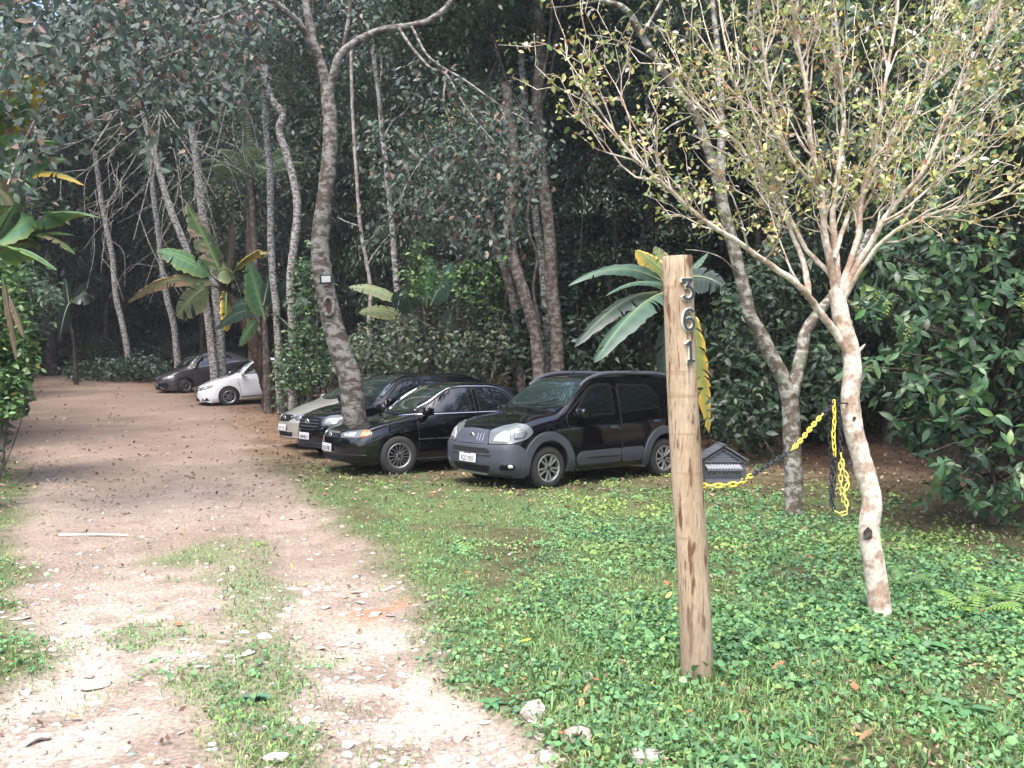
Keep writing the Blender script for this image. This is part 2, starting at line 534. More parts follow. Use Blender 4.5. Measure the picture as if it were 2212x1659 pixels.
B_LICHEN = bark('lichen_bark', (.10, .08, .062), (.30, .29, .26), .46, 9, 1.2, 45, third=(.14, .15, .105))
B_UMBER = bark('umber_bark', (.065, .05, .042), (.17, .15, .13), .45, 9, 1.3, 45)
B_PALE = bark('pale_bark', (.095, .085, .075), (.33, .32, .30), .50, 10, 1.5, 40)
B_BROWN = bark('brown_bark', (.085, .062, .048), (.20, .175, .15), .42, 6, 1.0, 30)
B_WHITE = bark('peeling_white_bark', (.35, .25, .185), (.60, .52, .44), .53, 7, 1.0, 34, rough=.7, bump=.25)
B_TWIG = bark('twig_bark', (.38, .30, .22), (.60, .52, .43), .55, 9, 1, 40, bump=.1)
B_GREYTWIG = bark('grey_twig_bark', (.17, .15, .13), (.32, .30, .27), .5, 9, 1, 40, bump=.1)
B_DARK = bark('dark_bark', (.035, .028, .024), (.09, .08, .07), .4, 6, 1, 30)
B_BANANA = bark('banana_stem', (.032, .022, .016), (.10, .062, .04), .40, 7, .3, 30)
B_FERN = bark('fern_trunk', (.045, .034, .028), (.13, .11, .095), .45, 14, .6, 40)

def wob(pts, rng, a, k=5):
    """smooth path through PTS with a little wobble"""
    Q = catmull([tuple(p) for p in pts], k)
    n = len(Q)
    w = np.stack([np.convolve(rng.standard_normal(n + 8), np.ones(7) / 7, 'same')[4:-4] for _ in range(3)], 1) * a
    w[0] = 0
    return Q + w

def limb(mb, Q, r0, r1, n=10, rng=None, lump=.06, flare=0., power=1.0):
    Q = np.asarray(Q); m = len(Q)
    t = np.linspace(0, 1, m)
    rad = r0 + (r1 - r0) * t ** power
    if flare: rad = rad * (1 + flare * np.exp(-t * 22))
    V, F = tube_np(Q, rad, n)
    if rng is not None:
        V = V.reshape(m, n, 3)
        j = rng.standard_normal((m, n)) * lump
        j = (j + np.roll(j, 1, 1) + np.roll(j, 1, 0)) / 2
        V = Q[:, None] + (V - Q[:, None]) * (1 + j[..., None])
        V = V.reshape(-1, 3)
    f = [tuple(q) for q in F.tolist()]
    f.append(tuple(range(n))[::-1]); f.append(tuple(range((m - 1) * n, m * n)))
    mb.add([tuple(v) for v in V.tolist()], f)

def grounded(p, sink=.08):
    return Vector((p[0], p[1], float(ground_z(p[0], p[1])) - sink))

def local(mb, root):
    l = root.location
    mb.v = [(a - l.x, b - l.y, c - l.z) for a, b, c in mb.v]
    return mb

def gather(p, nc, q, amt, spread):
    """pull points towards the nearest of NC of them: sprays instead of an even cloud"""
    cen = p[q.choice(len(p), nc)]
    ci = np.empty(len(p), int)
    for a in range(0, len(p), 1000):
        ci[a:a + 1000] = ((p[a:a + 1000, None] - cen[None]) ** 2).sum(2).argmin(1)
    return p * (1 - amt) + (cen[ci] + q.standard_normal(p.shape) * spread) * amt, cen

def leafobj(name, vft, m, root=None, rel=True, kind=None):
    V, F, T = vft
    if root is not None and rel: V = V - np.array(root.location)
    o = link(name, big_mesh(name, V, F, m, tint=T), root)
    if kind: o['kind'] = kind
    return o
# ================================================================== WOODLAND BEHIND
rng = np.random.default_rng(21)
def crown_mesh(name, seed, cols, leaf, n_clump=95, per=52, rad=(3.1, 3.1, 2.7), **k):
    V, F, T = blob_crown(np.random.default_rng(seed), n_clump, per, rad, leaf, cols, **k)
    return big_mesh(name, V, F, M_LEAF, tint=T)
CROWNS = [crown_mesh('crown', 1, DEEP, .22, 100, 62), crown_mesh('crown', 2, DEEP, .17, 120, 72), crown_mesh('crown', 3, MID, .19, 110, 68),
          crown_mesh('crown', 4, GREYG, .13, 130, 90, clump=.21), crown_mesh('crown', 5, GREYG, .25, 95, 52, clump=.28), crown_mesh('crown', 6, MID, .32, 80, 40, droop=.8, wid=.36)]
SHRUBS = [crown_mesh('foliage', 11, DEEP, .17, 60, 40, (1.5, 1.5, 1.3)), crown_mesh('foliage', 12, MID, .13, 70, 45, (1.4, 1.4, 1.2)),
          crown_mesh('foliage', 13, DEEP, .24, 45, 30, (1.6, 1.6, 1.5), droop=.1), crown_mesh('foliage', 14, GREYG, .12, 70, 45, (1.5, 1.4, 1.1))]

def stem_mesh(seed, h, r0, r1, lean=.06, bk=B_DARK, name='trunk'):
    r = np.random.default_rng(seed); mb = MB()
    Q = wob([(0, 0, -.3), (lean * h * .3 * r.standard_normal(), lean * h * .3 * r.standard_normal(), h * .35), (lean * h * r.standard_normal(), lean * h * r.standard_normal(), h * .7), (lean * h * r.standard_normal(), lean * h * r.standard_normal(), h)], r, .05, 6)
    limb(mb, Q, r0, r1, 8, r, .05, .5)
    for k in range(4):
        i = int(len(Q) * (.55 + .1 * k)); i = min(i, len(Q) - 2)
        a = r.random() * 6.28; l = h * .22
        limb(mb, wob([Q[i], Q[i] + np.array([math.cos(a) * l * .6, math.sin(a) * l * .6, l * .5]), Q[i] + np.array([math.cos(a) * l, math.sin(a) * l, l * 1.0])], r, .04, 4), r1 * .7, r1 * .25, 6)
    return mesh(name, mb.v, mb.f, bk, sharp=60)
STEMS = [stem_mesh(31, 9, .16, .08), stem_mesh(32, 10, .12, .06, bk=B_BROWN), stem_mesh(33, 11, .20, .09), stem_mesh(34, 8, .10, .05, .09, B_PALE)]

def forest_tree(x, y, sc, kind, stem, crowns, label, group):
    z = float(ground_z(x, y))
    root = empty('forest_tree', (x, y, z), (0, 0, rng.random() * 6.28))
    root.scale = (sc, sc, sc)
    tag(root, label, 'tree', group)
    link('trunk', STEMS[stem], root)
    for (dx, dy, dz, s_) in crowns:
        c = link('crown', CROWNS[kind], root)
        c.location = (dx, dy, dz); c.rotation_euler = (0, 0, rng.random() * 6.28); c.scale = (s_, s_, s_ * (.85 + .3 * rng.random()))
    return root

LOOK_T = ['dark green leafy tree', 'fine leaved dark tree', 'mid green leafy tree', 'grey green small leaved tree', 'grey green broad leaved tree', 'droopy large leaved dark tree']
LOOK_S = ['dark green understorey shrub', 'mid green small leaved shrub', 'dark broad leaved shrub', 'grey green small leaved shrub']
def zone(x, y):
    q = x / y
    if y > 47: return 'high on the wooded slope'
    if q < -.47: return 'on the bank left of the dirt track'
    if q < -.30: return 'in the shade where the dirt track ends'
    if q < -.16: return 'in the wood behind the white sedan'
    if q < -.02: return 'in the wood behind the estate and black sedan'
    if q < .10: return 'in the wood behind the small black hatchback'
    if q < .25: return 'in the dark behind the wooden post'
    if q < .42: return 'in the dark behind the V-forked tree'
    return 'behind the glossy bush at the right edge'
def wood(x, y, low=False):
    k = int(rng.choice([0, 1, 1, 2, 2, 3, 3, 3, 4, 5]))
    sc = .85 + .4 * rng.random()
    cr = [(rng.normal(0, .5), rng.normal(0, .5), 8.2, 1.15), (rng.normal(0, 1.0), rng.normal(0, 1.0), 5.0 if low else 5.8, .95)]
    if low: cr.append((rng.normal(0, .8), rng.normal(0, .8), 3.2, .7))
    forest_tree(x, y, sc, k, int(rng.integers(4)), cr, LOOK_T[k] + ' ' + zone(x, y), 'trees of the dark wood')
# rows up the slope
for row, (off, step) in enumerate(((-.5, 4.3), (4.0, 4.0), (9, 4.6), (15, 5.2), (23, 6.5))):
    x = -36 + row * 1.7
    while x < 34:
        xx = x + rng.normal(0, .8)
        yy = float(hill_start(xx)) + off + rng.normal(0, .9)
        if row == 0 and xx > -1: yy -= 1.5
        clear = -7.5 < xx < -1.0 and yy < 33 and row == 0
        if abs(xx) < yy * .72 + 5 and not clear and not (xx < -3 and yy < 40 and row == 0 and abs(xx + .42 * yy) < 2.5):
            wood(xx, yy, row >= 1)
        x += step
# taller trees standing further back at the left
for x, y, k in ((-30, 54, 0), (-22, 55, 1), (-14, 53, 3), (-7, 46, 0), (0, 40, 1), (-26, 48, 2), (-18, 60, 0), (-9, 56, 1), (-3, 50, 2), (6, 44, 0), (13, 42, 1)):
    forest_tree(x, y, 1.7, k, int(rng.integers(4)), [(0, 0, 8.4, 1.2), (1.2, .5, 6.4, 1.1), (-1.2, -.3, 7.2, 1.0)], 'very tall ' + LOOK_T[k] + ' ' + zone(x, y), 'trees of the dark wood')
# left side of the track
for y in np.arange(17, 52, 4.6):
    wood(float(pchip_x(XL, y)) - 4.2 + rng.normal(0, .5), y + rng.normal(0, .6), True)
# right side
for x, y in ((8.5, 13.5), (10.5, 16.5), (8.6, 19.5), (12.5, 21), (6.3, 21.0), (3.4, 22.2), (9.5, 11), (13, 12)):
    wood(x, y, True)

for x, y, k, sc in ((13, -7, 1, 1.0), (5.5, -17, 3, 1.1)):
    forest_tree(x, y, sc, k, int(rng.integers(4)), [(0, 0, 8.2, 1.0), (.6, .3, 5.8, .8)], LOOK_T[k] + ' behind the viewer, seen only mirrored in the cars', 'trees behind the viewer')

# the unlit far wood up the hillside
n = 42000
x = rng.uniform(-62, 55, n); y = rng.uniform(52, 80, n)
p = np.stack([x, y, ground_z(x, y) + rng.uniform(0, 1, n) * 36], 1)
nr = rdir(rng, n); nr[:, 2] += 1; td = rdir(rng, n); td[:, 2] -= .3
leafobj('forest', leaves(p, td, nr, rng.uniform(.6, 1.4, n), rng.uniform(.5, .9, n), mixcol(rng, n, DEEP)), M_LEAF, kind='stuff')

# understorey
def shrub(x, y, sc, kind, label, group=None, name='shrub', sink=.3):
    z = float(ground_z(x, y))
    root = empty(name, (x, y, z))
    tag(root, label, 'shrub', group)
    f = link('foliage', SHRUBS[kind], root)
    f.location = (0, 0, 1.0 * sc - sink); f.scale = (sc, sc, sc * (.8 + .4 * rng.random())); f.rotation_euler = (0, 0, rng.random() * 6.28)
    mb = MB()
    for k in range(4):
        a = rng.random() * 6.28; l = .8 * sc
        limb(mb, wob([(0, 0, -.1), (math.cos(a) * l * .4, math.sin(a) * l * .4, l * .8), (math.cos(a) * l, math.sin(a) * l, l * 1.7)], rng, .03, 4), .03, .01, 5)
    mb.build('stem', [B_DARK], root, sharp=60)
    return root
def bush_ok(x, y):
    for cx, cy, th in ((-2.9, 13.9, 32), (-.5, 12.1, 37), (-4.1, 16.8, 40), (-5, 18.5, 36), (-11.2, 29.5, 30), (-14.5, 34.3, 42)):
        c, s_ = math.cos(R(th)), math.sin(R(th))
        u = (x - cx) * c + (y - cy) * s_; v = -(x - cx) * s_ + (y - cy) * c
        if -1.5 < u < 6.0 and abs(v) < 2.1: return False
    return True
cnt = 0
for k in range(420):
    x = rng.uniform(-34, 22); hs = float(hill_start(x))
    y = hs + rng.uniform(-3.2, 9) if x < -2 else rng.uniform(18.5, 33)
    if abs(x) > y * .68 + 2 or not bush_ok(x, y) or x < float(pchip_x(XR, y)) + 3.0 and y < 47: continue
    ks = int(rng.integers(4)); shrub(x, y, rng.uniform(.7, 1.5), ks, LOOK_S[ks] + ' ' + zone(x, y), 'understorey shrubs'); cnt += 1
    if cnt >= 95: break
for y in np.arange(15, 50, 2.4):
    ks = int(rng.integers(4)); shrub(float(pchip_x(XL, y)) - 1.9 + rng.normal(0, .3), y, rng.uniform(.8, 1.4), ks, LOOK_S[ks] + ' on the bank left of the dirt track', 'shrubs on the left bank')

# ------------------------------------------------------------------ single trunks that can be told apart
def px_path(pts, D, D2=None):
    n = len(pts)
    return [P(p[0], p[1], D + ((D2 - D) * i / (n - 1) if D2 else 0)) for i, p in enumerate(pts)]

def px_tree(name, label, pts, D, w0, w1, bk, D2=None, forks=(), crown=None, wobble=.03, n=12, flare=.25, group=None, lump=.05):
    """trunk through picture points at distance D; widths in 2212-px units"""
    Q = px_path(pts, D, D2)
    g = grounded(Q[0]); 
    root = empty(name, (g.x, g.y, g.z + .08))
    Q[0] = g
    mb = MB(); r = np.random.default_rng(int(pts[0][0] * 7 + pts[0][1]))
    k = D / 1838.3 / 2
    limb(mb, wob(Q, r, wobble, 6), w0 * k, w1 * k, n, r, lump, flare)
    local(mb, root).build('trunk', [bk], root, sharp=70)
    for f in forks:
        fb = MB(); limb(fb, wob(px_path(f[0], f[3] if len(f) > 3 else (D2 or D), f[4] if len(f) > 4 else None), r, wobble * .6, 6), f[1] * k, f[2] * k, max(6, n - 3), r, lump)
        local(fb, root).build('branch', [bk], root, sharp=70)
    if crown:
        for (px, py, cd, kind, s_) in crown:
            c = link('crown', CROWNS[kind], root); c.location = P(px, py - 130, cd) - root.location; c.scale = (s_, s_, s_ * .9); c.rotation_euler = (0, 0, r.random() * 6.28)
    tag(root, label, 'tree', group)
    return root

LEAN = px_tree('slender_tree', 'slender pale leaning trunk with bare drooping twigs, before the dark grey sedan', [(470, 812), (455, 720), (440, 640), (405, 540), (380, 480), (360, 420), (340, 350), (315, 250), (300, 160), (280, 40)], 31.8, 17, 12, B_PALE, crown=[(290, 90, 32, 3, 1.25), (330, 190, 33, 3, .8)])
px_tree('slender_tree', 'whiter upright trunk just beside the leaning one before the dark grey sedan', [(481, 812), (474, 700), (462, 600), (450, 520), (438, 460), (428, 360), (418, 280), (400, 150), (392, 20)], 32.2, 20, 14, B_PALE, crown=[(420, 130, 32.5, 3, 1.3)])
px_tree('slender_tree', 'thin grey trunk rising behind the low ground cover at the end of the track', [(285, 800), (270, 720), (252, 640), (245, 560), (230, 480), (215, 380), (203, 260), (196, 120)], 43, 13, 10, B_PALE, crown=[(215, 330, 43, 0, 1.3)])
px_tree('slender_tree', 'thin grey trunk just behind the bonnet of the dark grey sedan', [(388, 790), (378, 720), (364, 650), (352, 590), (345, 500), (330, 400), (318, 280), (310, 140)], 38, 14, 10, B_PALE, crown=[(330, 330, 39, 0, 1.2)])
px_tree('slender_tree', 'pale straight trunk behind the banana plant beside the white sedan', [(608, 840), (600, 720), (592, 620), (588, 520), (586, 420), (582, 330), (576, 240), (570, 120)], 27, 17, 13, B_PALE, crown=[(575, 150, 27, 3, 1.25)])
px_tree('slender_tree', 'crooked pale trunk with a kink beside the leaning mottled tree', [(634, 842), (631, 740), (628, 640), (632, 560), (643, 470), (640, 410), (622, 340), (605, 285), (612, 250), (585, 210), (570, 130)], 25, 19, 15, B_PALE, crown=[(560, 120, 26, 3, 1.2)])
px_tree('slender_tree', 'dark thin trunk in the shade behind the tree fern', [(565, 820), (558, 700), (552, 560), (545, 420), (540, 300), (530, 150)], 33, 13, 9, B_BROWN, crown=[(520, 110, 34, 4, 1.1)])
px_tree('slender_tree', 'thin spotted white trunk rising behind the black estate car', [(872, 840), (868, 760), (860, 650), (852, 560), (846, 470), (838, 380), (826, 290), (820, 200), (808, 110)], 22.5, 15, 10, B_PALE, forks=[([(820, 200), (826, 150), (822, 110)], 6, 3), ([(812, 140), (800, 160), (790, 150)], 4, 2), ([(830, 300), (850, 265), (880, 240), (905, 190)], 5, 2)])
px_tree('slender_tree', 'thin greenish trunk left of the spotted white one behind the estate car', [(803, 790), (798, 700), (800, 620), (788, 540), (778, 480), (772, 400), (764, 260), (760, 100)], 23, 9, 7, B_GREYTWIG, forks=[([(797, 570), (815, 540), (840, 510), (870, 480)], 4, 2), ([(780, 490), (750, 480), (730, 470)], 3, 2)])
px_tree('brown_tree', 'brown trunk forked high behind the estate roof, tangled with lianas', [(1132, 850), (1122, 760), (1112, 650), (1090, 580), (1068, 530), (1058, 470), (1045, 410), (1040, 330), (1035, 220)], 20.5, 20, 15, B_UMBER, forks=[([(1060, 480), (1075, 430), (1070, 360), (1085, 280)], 12, 8)], crown=[(1010, 60, 21, 1, 1.0)])
px_tree('brown_tree', 'stout brown trunk leaning left behind the roof of the small black hatchback', [(1172, 850), (1163, 760), (1145, 680), (1120, 600), (1105, 540), (1100, 460), (1112, 380), (1105, 300), (1095, 180)], 19, 28, 20, B_UMBER, crown=[(1090, 40, 19.5, 1, 1.0)])
px_tree('pale_tree', 'straight pale trunk between two brown trunks behind the small hatchback', [(1192, 850), (1185, 740), (1176, 620), (1165, 520), (1150, 420), (1140, 300), (1125, 120)], 20.5, 20, 14, B_PALE, crown=[(1140, -20, 21, 2, 1.0)])
px_tree('brown_tree', 'rightmost brown trunk wound with a liana behind the small hatchback', [(1206, 850), (1202, 740), (1192, 620), (1188, 520), (1178, 430), (1165, 340), (1160, 240), (1168, 100), (1160, -40)], 19.5, 30, 22, B_UMBER, crown=[(1190, -60, 20, 5, 1.0)])
px_tree('slender_tree', 'slim dark trunk in the shade left of the drooping banana leaves', [(1330, 860), (1325, 760), (1322, 680), (1318, 600), (1330, 520), (1320, 400)], 21, 9, 7, B_DARK, crown=[(1330, 230, 22, 1, 1.0)])
LIA = iter(['dark woody liana winding along the rightmost brown trunk', 'thin dark liana hanging near the forked brown trunk', 'looping dark liana in a U high among the trunks', 'very thin liana hanging right of the brown trunks'])
for pts, D, w in (([(1165, 700), (1150, 620), (1160, 560), (1140, 480), (1150, 400), (1165, 330), (1160, 240), (1175, 150), (1190, 40), (1180, -60)], 18.6, 7), ([(1010, 560), (1030, 480), (1028, 400), (1045, 330), (1050, 200), (1075, 120), (1080, -40)], 19.5, 5), ([(1062, 80), (1090, 170), (1120, 230), (1150, 245), (1180, 200), (1200, 100), (1215, -40)], 19, 6),
                  ([(1250, 560), (1262, 420), (1290, 330), (1300, 200), (1292, 60), (1310, -40)], 20, 4)):
    mb = MB(); Q = px_path(pts, D); c = Q[len(Q) // 2]
    root = empty('liana', tuple(Q[0])); limb(mb, wob(Q, rng, .04, 5), w * D / 3676, w * D / 4400, 7, rng, .1)
    local(mb, root).build('vine_stem', [B_DARK], root, sharp=70); tag(root, next(LIA), 'vine', 'lianas hanging in the wood')

# ------------------------------------------------------------------ the leaning mottled tree
MT = px_tree('mottled_tree', 'leaning mottled tree with a floodlight and knot hole, standing between the black cars', [(775, 915), (757, 830), (735, 755), (716, 690), (704, 630), (694, 565), (695, 500), (703, 430), (712, 350), (715, 270), (709, 195)], 15.35, 52, 28, B_MOTTLED, n=16, wobble=.012, lump=.035, flare=.06,
    forks=[([(711, 215), (697, 150), (680, 95), (668, 40), (655, -40), (640, -120)], 22, 14, 15.35, 15.0), ([(697, 150), (672, 95), (645, 50), (612, 22), (570, -10), (510, -60)], 16, 10, 15.3, 14.2),
           ([(710, 215), (722, 165), (738, 122), (775, 92), (830, 68), (890, 60), (935, 45), (975, 8), (1005, -50)], 19, 11, 15.35, 15.0), ([(742, 118), (752, 60), (758, 20), (760, -40)], 9, 7, 15.3, 15.2),
           ([(860, 62), (890, 105), (930, 150), (965, 165), (1000, 225), (1050, 290), (1110, 350), (1160, 385)], 7, 3, 15.0, 14.2), ([(965, 165), (960, 230), (985, 300), (975, 380), (960, 450)], 5, 2, 14.7, 14.3),
           ([(890, 62), (930, 130), (1010, 180), (1080, 230), (1150, 270)], 6, 2, 15.0, 14.0), ([(985, 300), (930, 330), (890, 380), (860, 440)], 4, 2, 14.4, 14.0), ([(1050, 290), (1060, 360), (1040, 440), (1010, 520)], 4, 2, 14.3, 14.0),
           ([(590, 5), (500, 60), (400, 110), (300, 150), (180, 190)], 8, 3, 14.2, 10.5), ([(560, -20), (480, 40), (360, 60), (220, 90), (60, 130)], 8, 3, 14.2, 9.5), ([(400, 110), (330, 180), (260, 240), (200, 330)], 4, 2, 12, 9.5), ([(220, 90), (120, 200), (60, 300), (20, 400)], 4, 2, 10.5, 8.5), ([(500, 60), (470, 130), (440, 190), (420, 260)], 4, 2, 13, 12)])
r = np.random.default_rng(77)
def px_cloud(n, boxes, rr):
    """points inside picture boxes (x0,y0,x1,y1,D0,D1,weight)"""
    w = np.array([b[6] for b in boxes]); w = w / w.sum()
    i = rr.choice(len(boxes), n, p=w)
    out = np.empty((n, 3))
    for k, b in enumerate(boxes):
        s_ = i == k; m = s_.sum()
        a = rr.random(m) * 2 * math.pi; q = np.sqrt(rr.random(m))
        cx, cy = (b[0] + b[2]) / 2, (b[1] + b[3]) / 2
        x = cx + np.cos(a) * q * (b[2] - b[0]) / 2; y = cy + np.sin(a) * q * (b[3] - b[1]) / 2
        D = rr.uniform(b[4], b[5], m)
        out[s_] = np.stack([(x - 1106) / 1838.3 * D, D, EYE - (y - 806) / 1838.3 * D], 1)
    return out
boxes = [(-60, -80, 330, 190, 9, 13, 3.2), (150, -80, 560, 230, 10, 14, 3.4), (420, -60, 610, 150, 12, 15, 1.5), (600, -60, 800, 120, 16.2, 18.5, .9), (-40, 80, 260, 300, 8.5, 11, 1.1), (260, 130, 520, 290, 10.5, 13, .9), (-10, 260, 130, 430, 8.5, 10, .28), (230, 260, 420, 400, 9, 11, .12), (430, 130, 590, 250, 12, 14, .5),
         (860, 120, 1010, 240, 13.8, 15, .35), (940, 230, 1200, 420, 13.6, 14.8, 1.5), (830, 330, 1080, 480, 13.8, 15, 1.3), (940, 400, 1150, 560, 13.7, 14.8, 1.0), (1040, 300, 1190, 460, 13.6, 14.5, .5), (770, 250, 900, 420, 14.5, 15.5, .5), (760, 420, 870, 560, 15.6, 16.5, .2)]
n = 9500
p = px_cloud(n, boxes, r)
# gather the leaves into sprays
p, cen = gather(p, 1000, r, .62, .17)
tipd = r.standard_normal((n, 3)); tipd[:, 2] = tipd[:, 2] * .4 - .75
nr = r.standard_normal((n, 3)) * .6 + np.array([0, -.55, .8])
L_ = .112 * (.55 + .85 * r.random(n))
cols = mixcol(r, n, [(5, (.070, .096, .078)), (3, (.098, .122, .096)), (2, (.050, .072, .062)), (.55, (.15, .085, .06)), (.4, (.20, .15, .11))], .2)
near = np.argsort(p[:, 1])
part_i = near[np.argsort(-L_[near[:900]])][:300] if False else near[:900:3]; rest = np.setdiff1d(np.arange(n), part_i)
LP = ((.22, .72), (.5, 1.0), (.8, .62))
leafobj('foliage', leaves(p[rest], tipd[rest], nr[rest], L_[rest], L_[rest] * .52, cols[rest], LP[1:2] if False else ((.3, .85), (.65, .9))), M_SOFTLEAF, MT, kind='stuff')
def leaf_variants(tints, length, wid, prof, m, name='leaf', fold=.25, bend=.25):
    out = []
    for t in tints:
        V, F, T = leaves(np.zeros((1, 3)), np.array([[1., 0, 0]]), np.array([[0, 0, 1.]]), np.array([length]), np.array([length * wid]), np.array([t]), prof, fold, bend)
        out.append(big_mesh(name, V, F, m, tint=T))
    return out
def leaf_parts(root, pos, tip, nrm, size, variants, rr, name='leaf'):
    tip = unit(np.asarray(tip)); side = unit(np.cross(nrm, tip)); nn = np.cross(tip, side)
    for i in range(len(pos)):
        M_ = Matrix(((tip[i][0], side[i][0], nn[i][0], 0), (tip[i][1], side[i][1], nn[i][1], 0), (tip[i][2], side[i][2], nn[i][2], 0), (0, 0, 0, 1)))
        o = link(name, variants[int(rr.integers(len(variants)))], root)
        o.matrix_local = Matrix.Translation(Vector(pos[i]) - root.location) @ M_ @ Matrix.Scale(float(size[i]), 4)
VAR = leaf_variants([(.06, .082, .066), (.08, .10, .078), (.045, .064, .055), (.14, .085, .06)], 1.0, .52, LP, M_SOFTLEAF)
leaf_parts(MT, p[part_i], tipd[part_i], nr[part_i], L_[part_i], VAR, r)
# knot hole: raised rim and dark hollow facing the camera
kh = P(716, 665, 15.35) + Vector((0, -.192, 0)) - MT.location
mb = MB()
mb.tube([(.085 * math.cos(t), .02 * math.cos(2 * t) * .3, .155 * math.sin(t)) for t in np.linspace(0, 2 * math.pi, 20, endpoint=False)], [.036] * 20, 8, 0, closed=True)
mb.add([(0, .0, 0)] + [(.08 * math.cos(t), -.008, .15 * math.sin(t)) for t in np.linspace(0, 2 * math.pi, 20, endpoint=False)], [(0, 1 + (i + 1) % 20, 1 + i) for i in range(20)][::1], 1)
o = mb.build('knot_hole', [B_LICHEN, mat('hollow_wood', (.05, .028, .018), .9, noise=.5, nscale=25)], MT); o.location = kh

# floodlight on the mottled trunk
fl = P(709, 608, 15.35) + Vector((.03, -.30, 0))
root = empty('floodlight', tuple(fl), (R(6), R(-4), R(14)))
b = MB(); b.box((0, 0, 0), (.205, .045, .165), 0, bev=.01)
for k in range(5): b.box((-.07 + .035 * k, .03, 0), (.008, .03, .13), 0)
b.build('housing', [M_BLK := mat('black_metal', (.012, .012, .013), .45)], root)
b = MB(); b.box((0, -.0245, .006), (.155, .006, .112), 0); b.build('lamp_glass', [mat('floodlight_glass', (.55, .57, .58), .12, coat=1)], root)
b = MB(); b.box((0, -.029, .006), (.05, .004, .04), 0); b.build('led_chip', [mat('led_chip', (.6, .6, .42), .3)], root)
b = MB(); b.box((-.108, .05, 0), (.006, .12, .02), 0); b.box((.108, .05, 0), (.006, .12, .02), 0); b.box((0, .11, 0), (.22, .006, .03), 0); b.build('bracket', [M_BLK], root)
tag(root, 'black floodlight with white glass fixed to the leaning mottled trunk', 'floodlight')

# ------------------------------------------------------------------ bare drooping twigs at the upper left
root = LEAN
mb = MB()
def twig(a, b_, r0, depth, D):
    a = np.array(a, float); b_ = np.array(b_, float)
    m_ = (a + b_) / 2 + np.array([rng.normal(0, 14), rng.normal(-10, 12)])
    Q = catmull([P(a[0], a[1], D), P(m_[0], m_[1], D - .2), P(b_[0], b_[1], D - .5)], 5)
    limb(mb, Q, r0, r0 * .4, 5)
    if depth:
        for t in ((.35, .6, .8) if depth > 1 else (.5, .8)):
            c = a * (1 - t) + b_ * t; d = (b_ - a); L2 = np.hypot(*d) * rng.uniform(.35, .6); an = math.atan2(d[1], d[0]) + rng.choice([-1, 1]) * rng.uniform(.35, .8)
            twig(c, c + L2 * np.array([math.cos(an), math.sin(an) + .25]), r0 * .6, depth - 1, D - .3)
for a, b_ in (((345, 230), (120, 330)), ((345, 240), (150, 400)), ((350, 240), (210, 480)), ((350, 245), (290, 520)), ((350, 240), (400, 470)), ((352, 240), (470, 430)), ((355, 235), (520, 380)), ((345, 235), (170, 280)), ((480, 200), (560, 330)), ((500, 180), (440, 340)), ((320, 200), (80, 260)), ((500, 200), (400, 560)), ((350, 250), (330, 420))):
    twig(a, b_, .026, 2, 30 + rng.uniform(-1.2, .6))
local(mb, root).build('bare_branches', [B_GREYTWIG], root, sharp=70)['kind'] = 'stuff'
# ================================================================== NEAR TREES
r = np.random.default_rng(5)
WT_D = 5.72
base = grounded(P(1905, 1332, WT_D), .05)
WT = empty('white_barked_tree', (base.x, base.y, base.z + .05))
tag(WT, 'slim crooked tree with peeling white bark and yellowing leaves, holding the chain', 'tree')
k = WT_D / 1838.3 / 2
mb = MB()
Q = [base] + px_path([(1893, 1240), (1880, 1150), (1884, 1080), (1868, 1010), (1845, 930), (1838, 860), (1842, 800), (1836, 755), (1820, 700), (1811, 655), (1806, 625)], WT_D)
Q = wob(Q, r, .004, 7)
tt = np.linspace(0, 1, len(Q))
limb(mb, Q, 46 * k, 34 * k, 14, r, .035, .12)
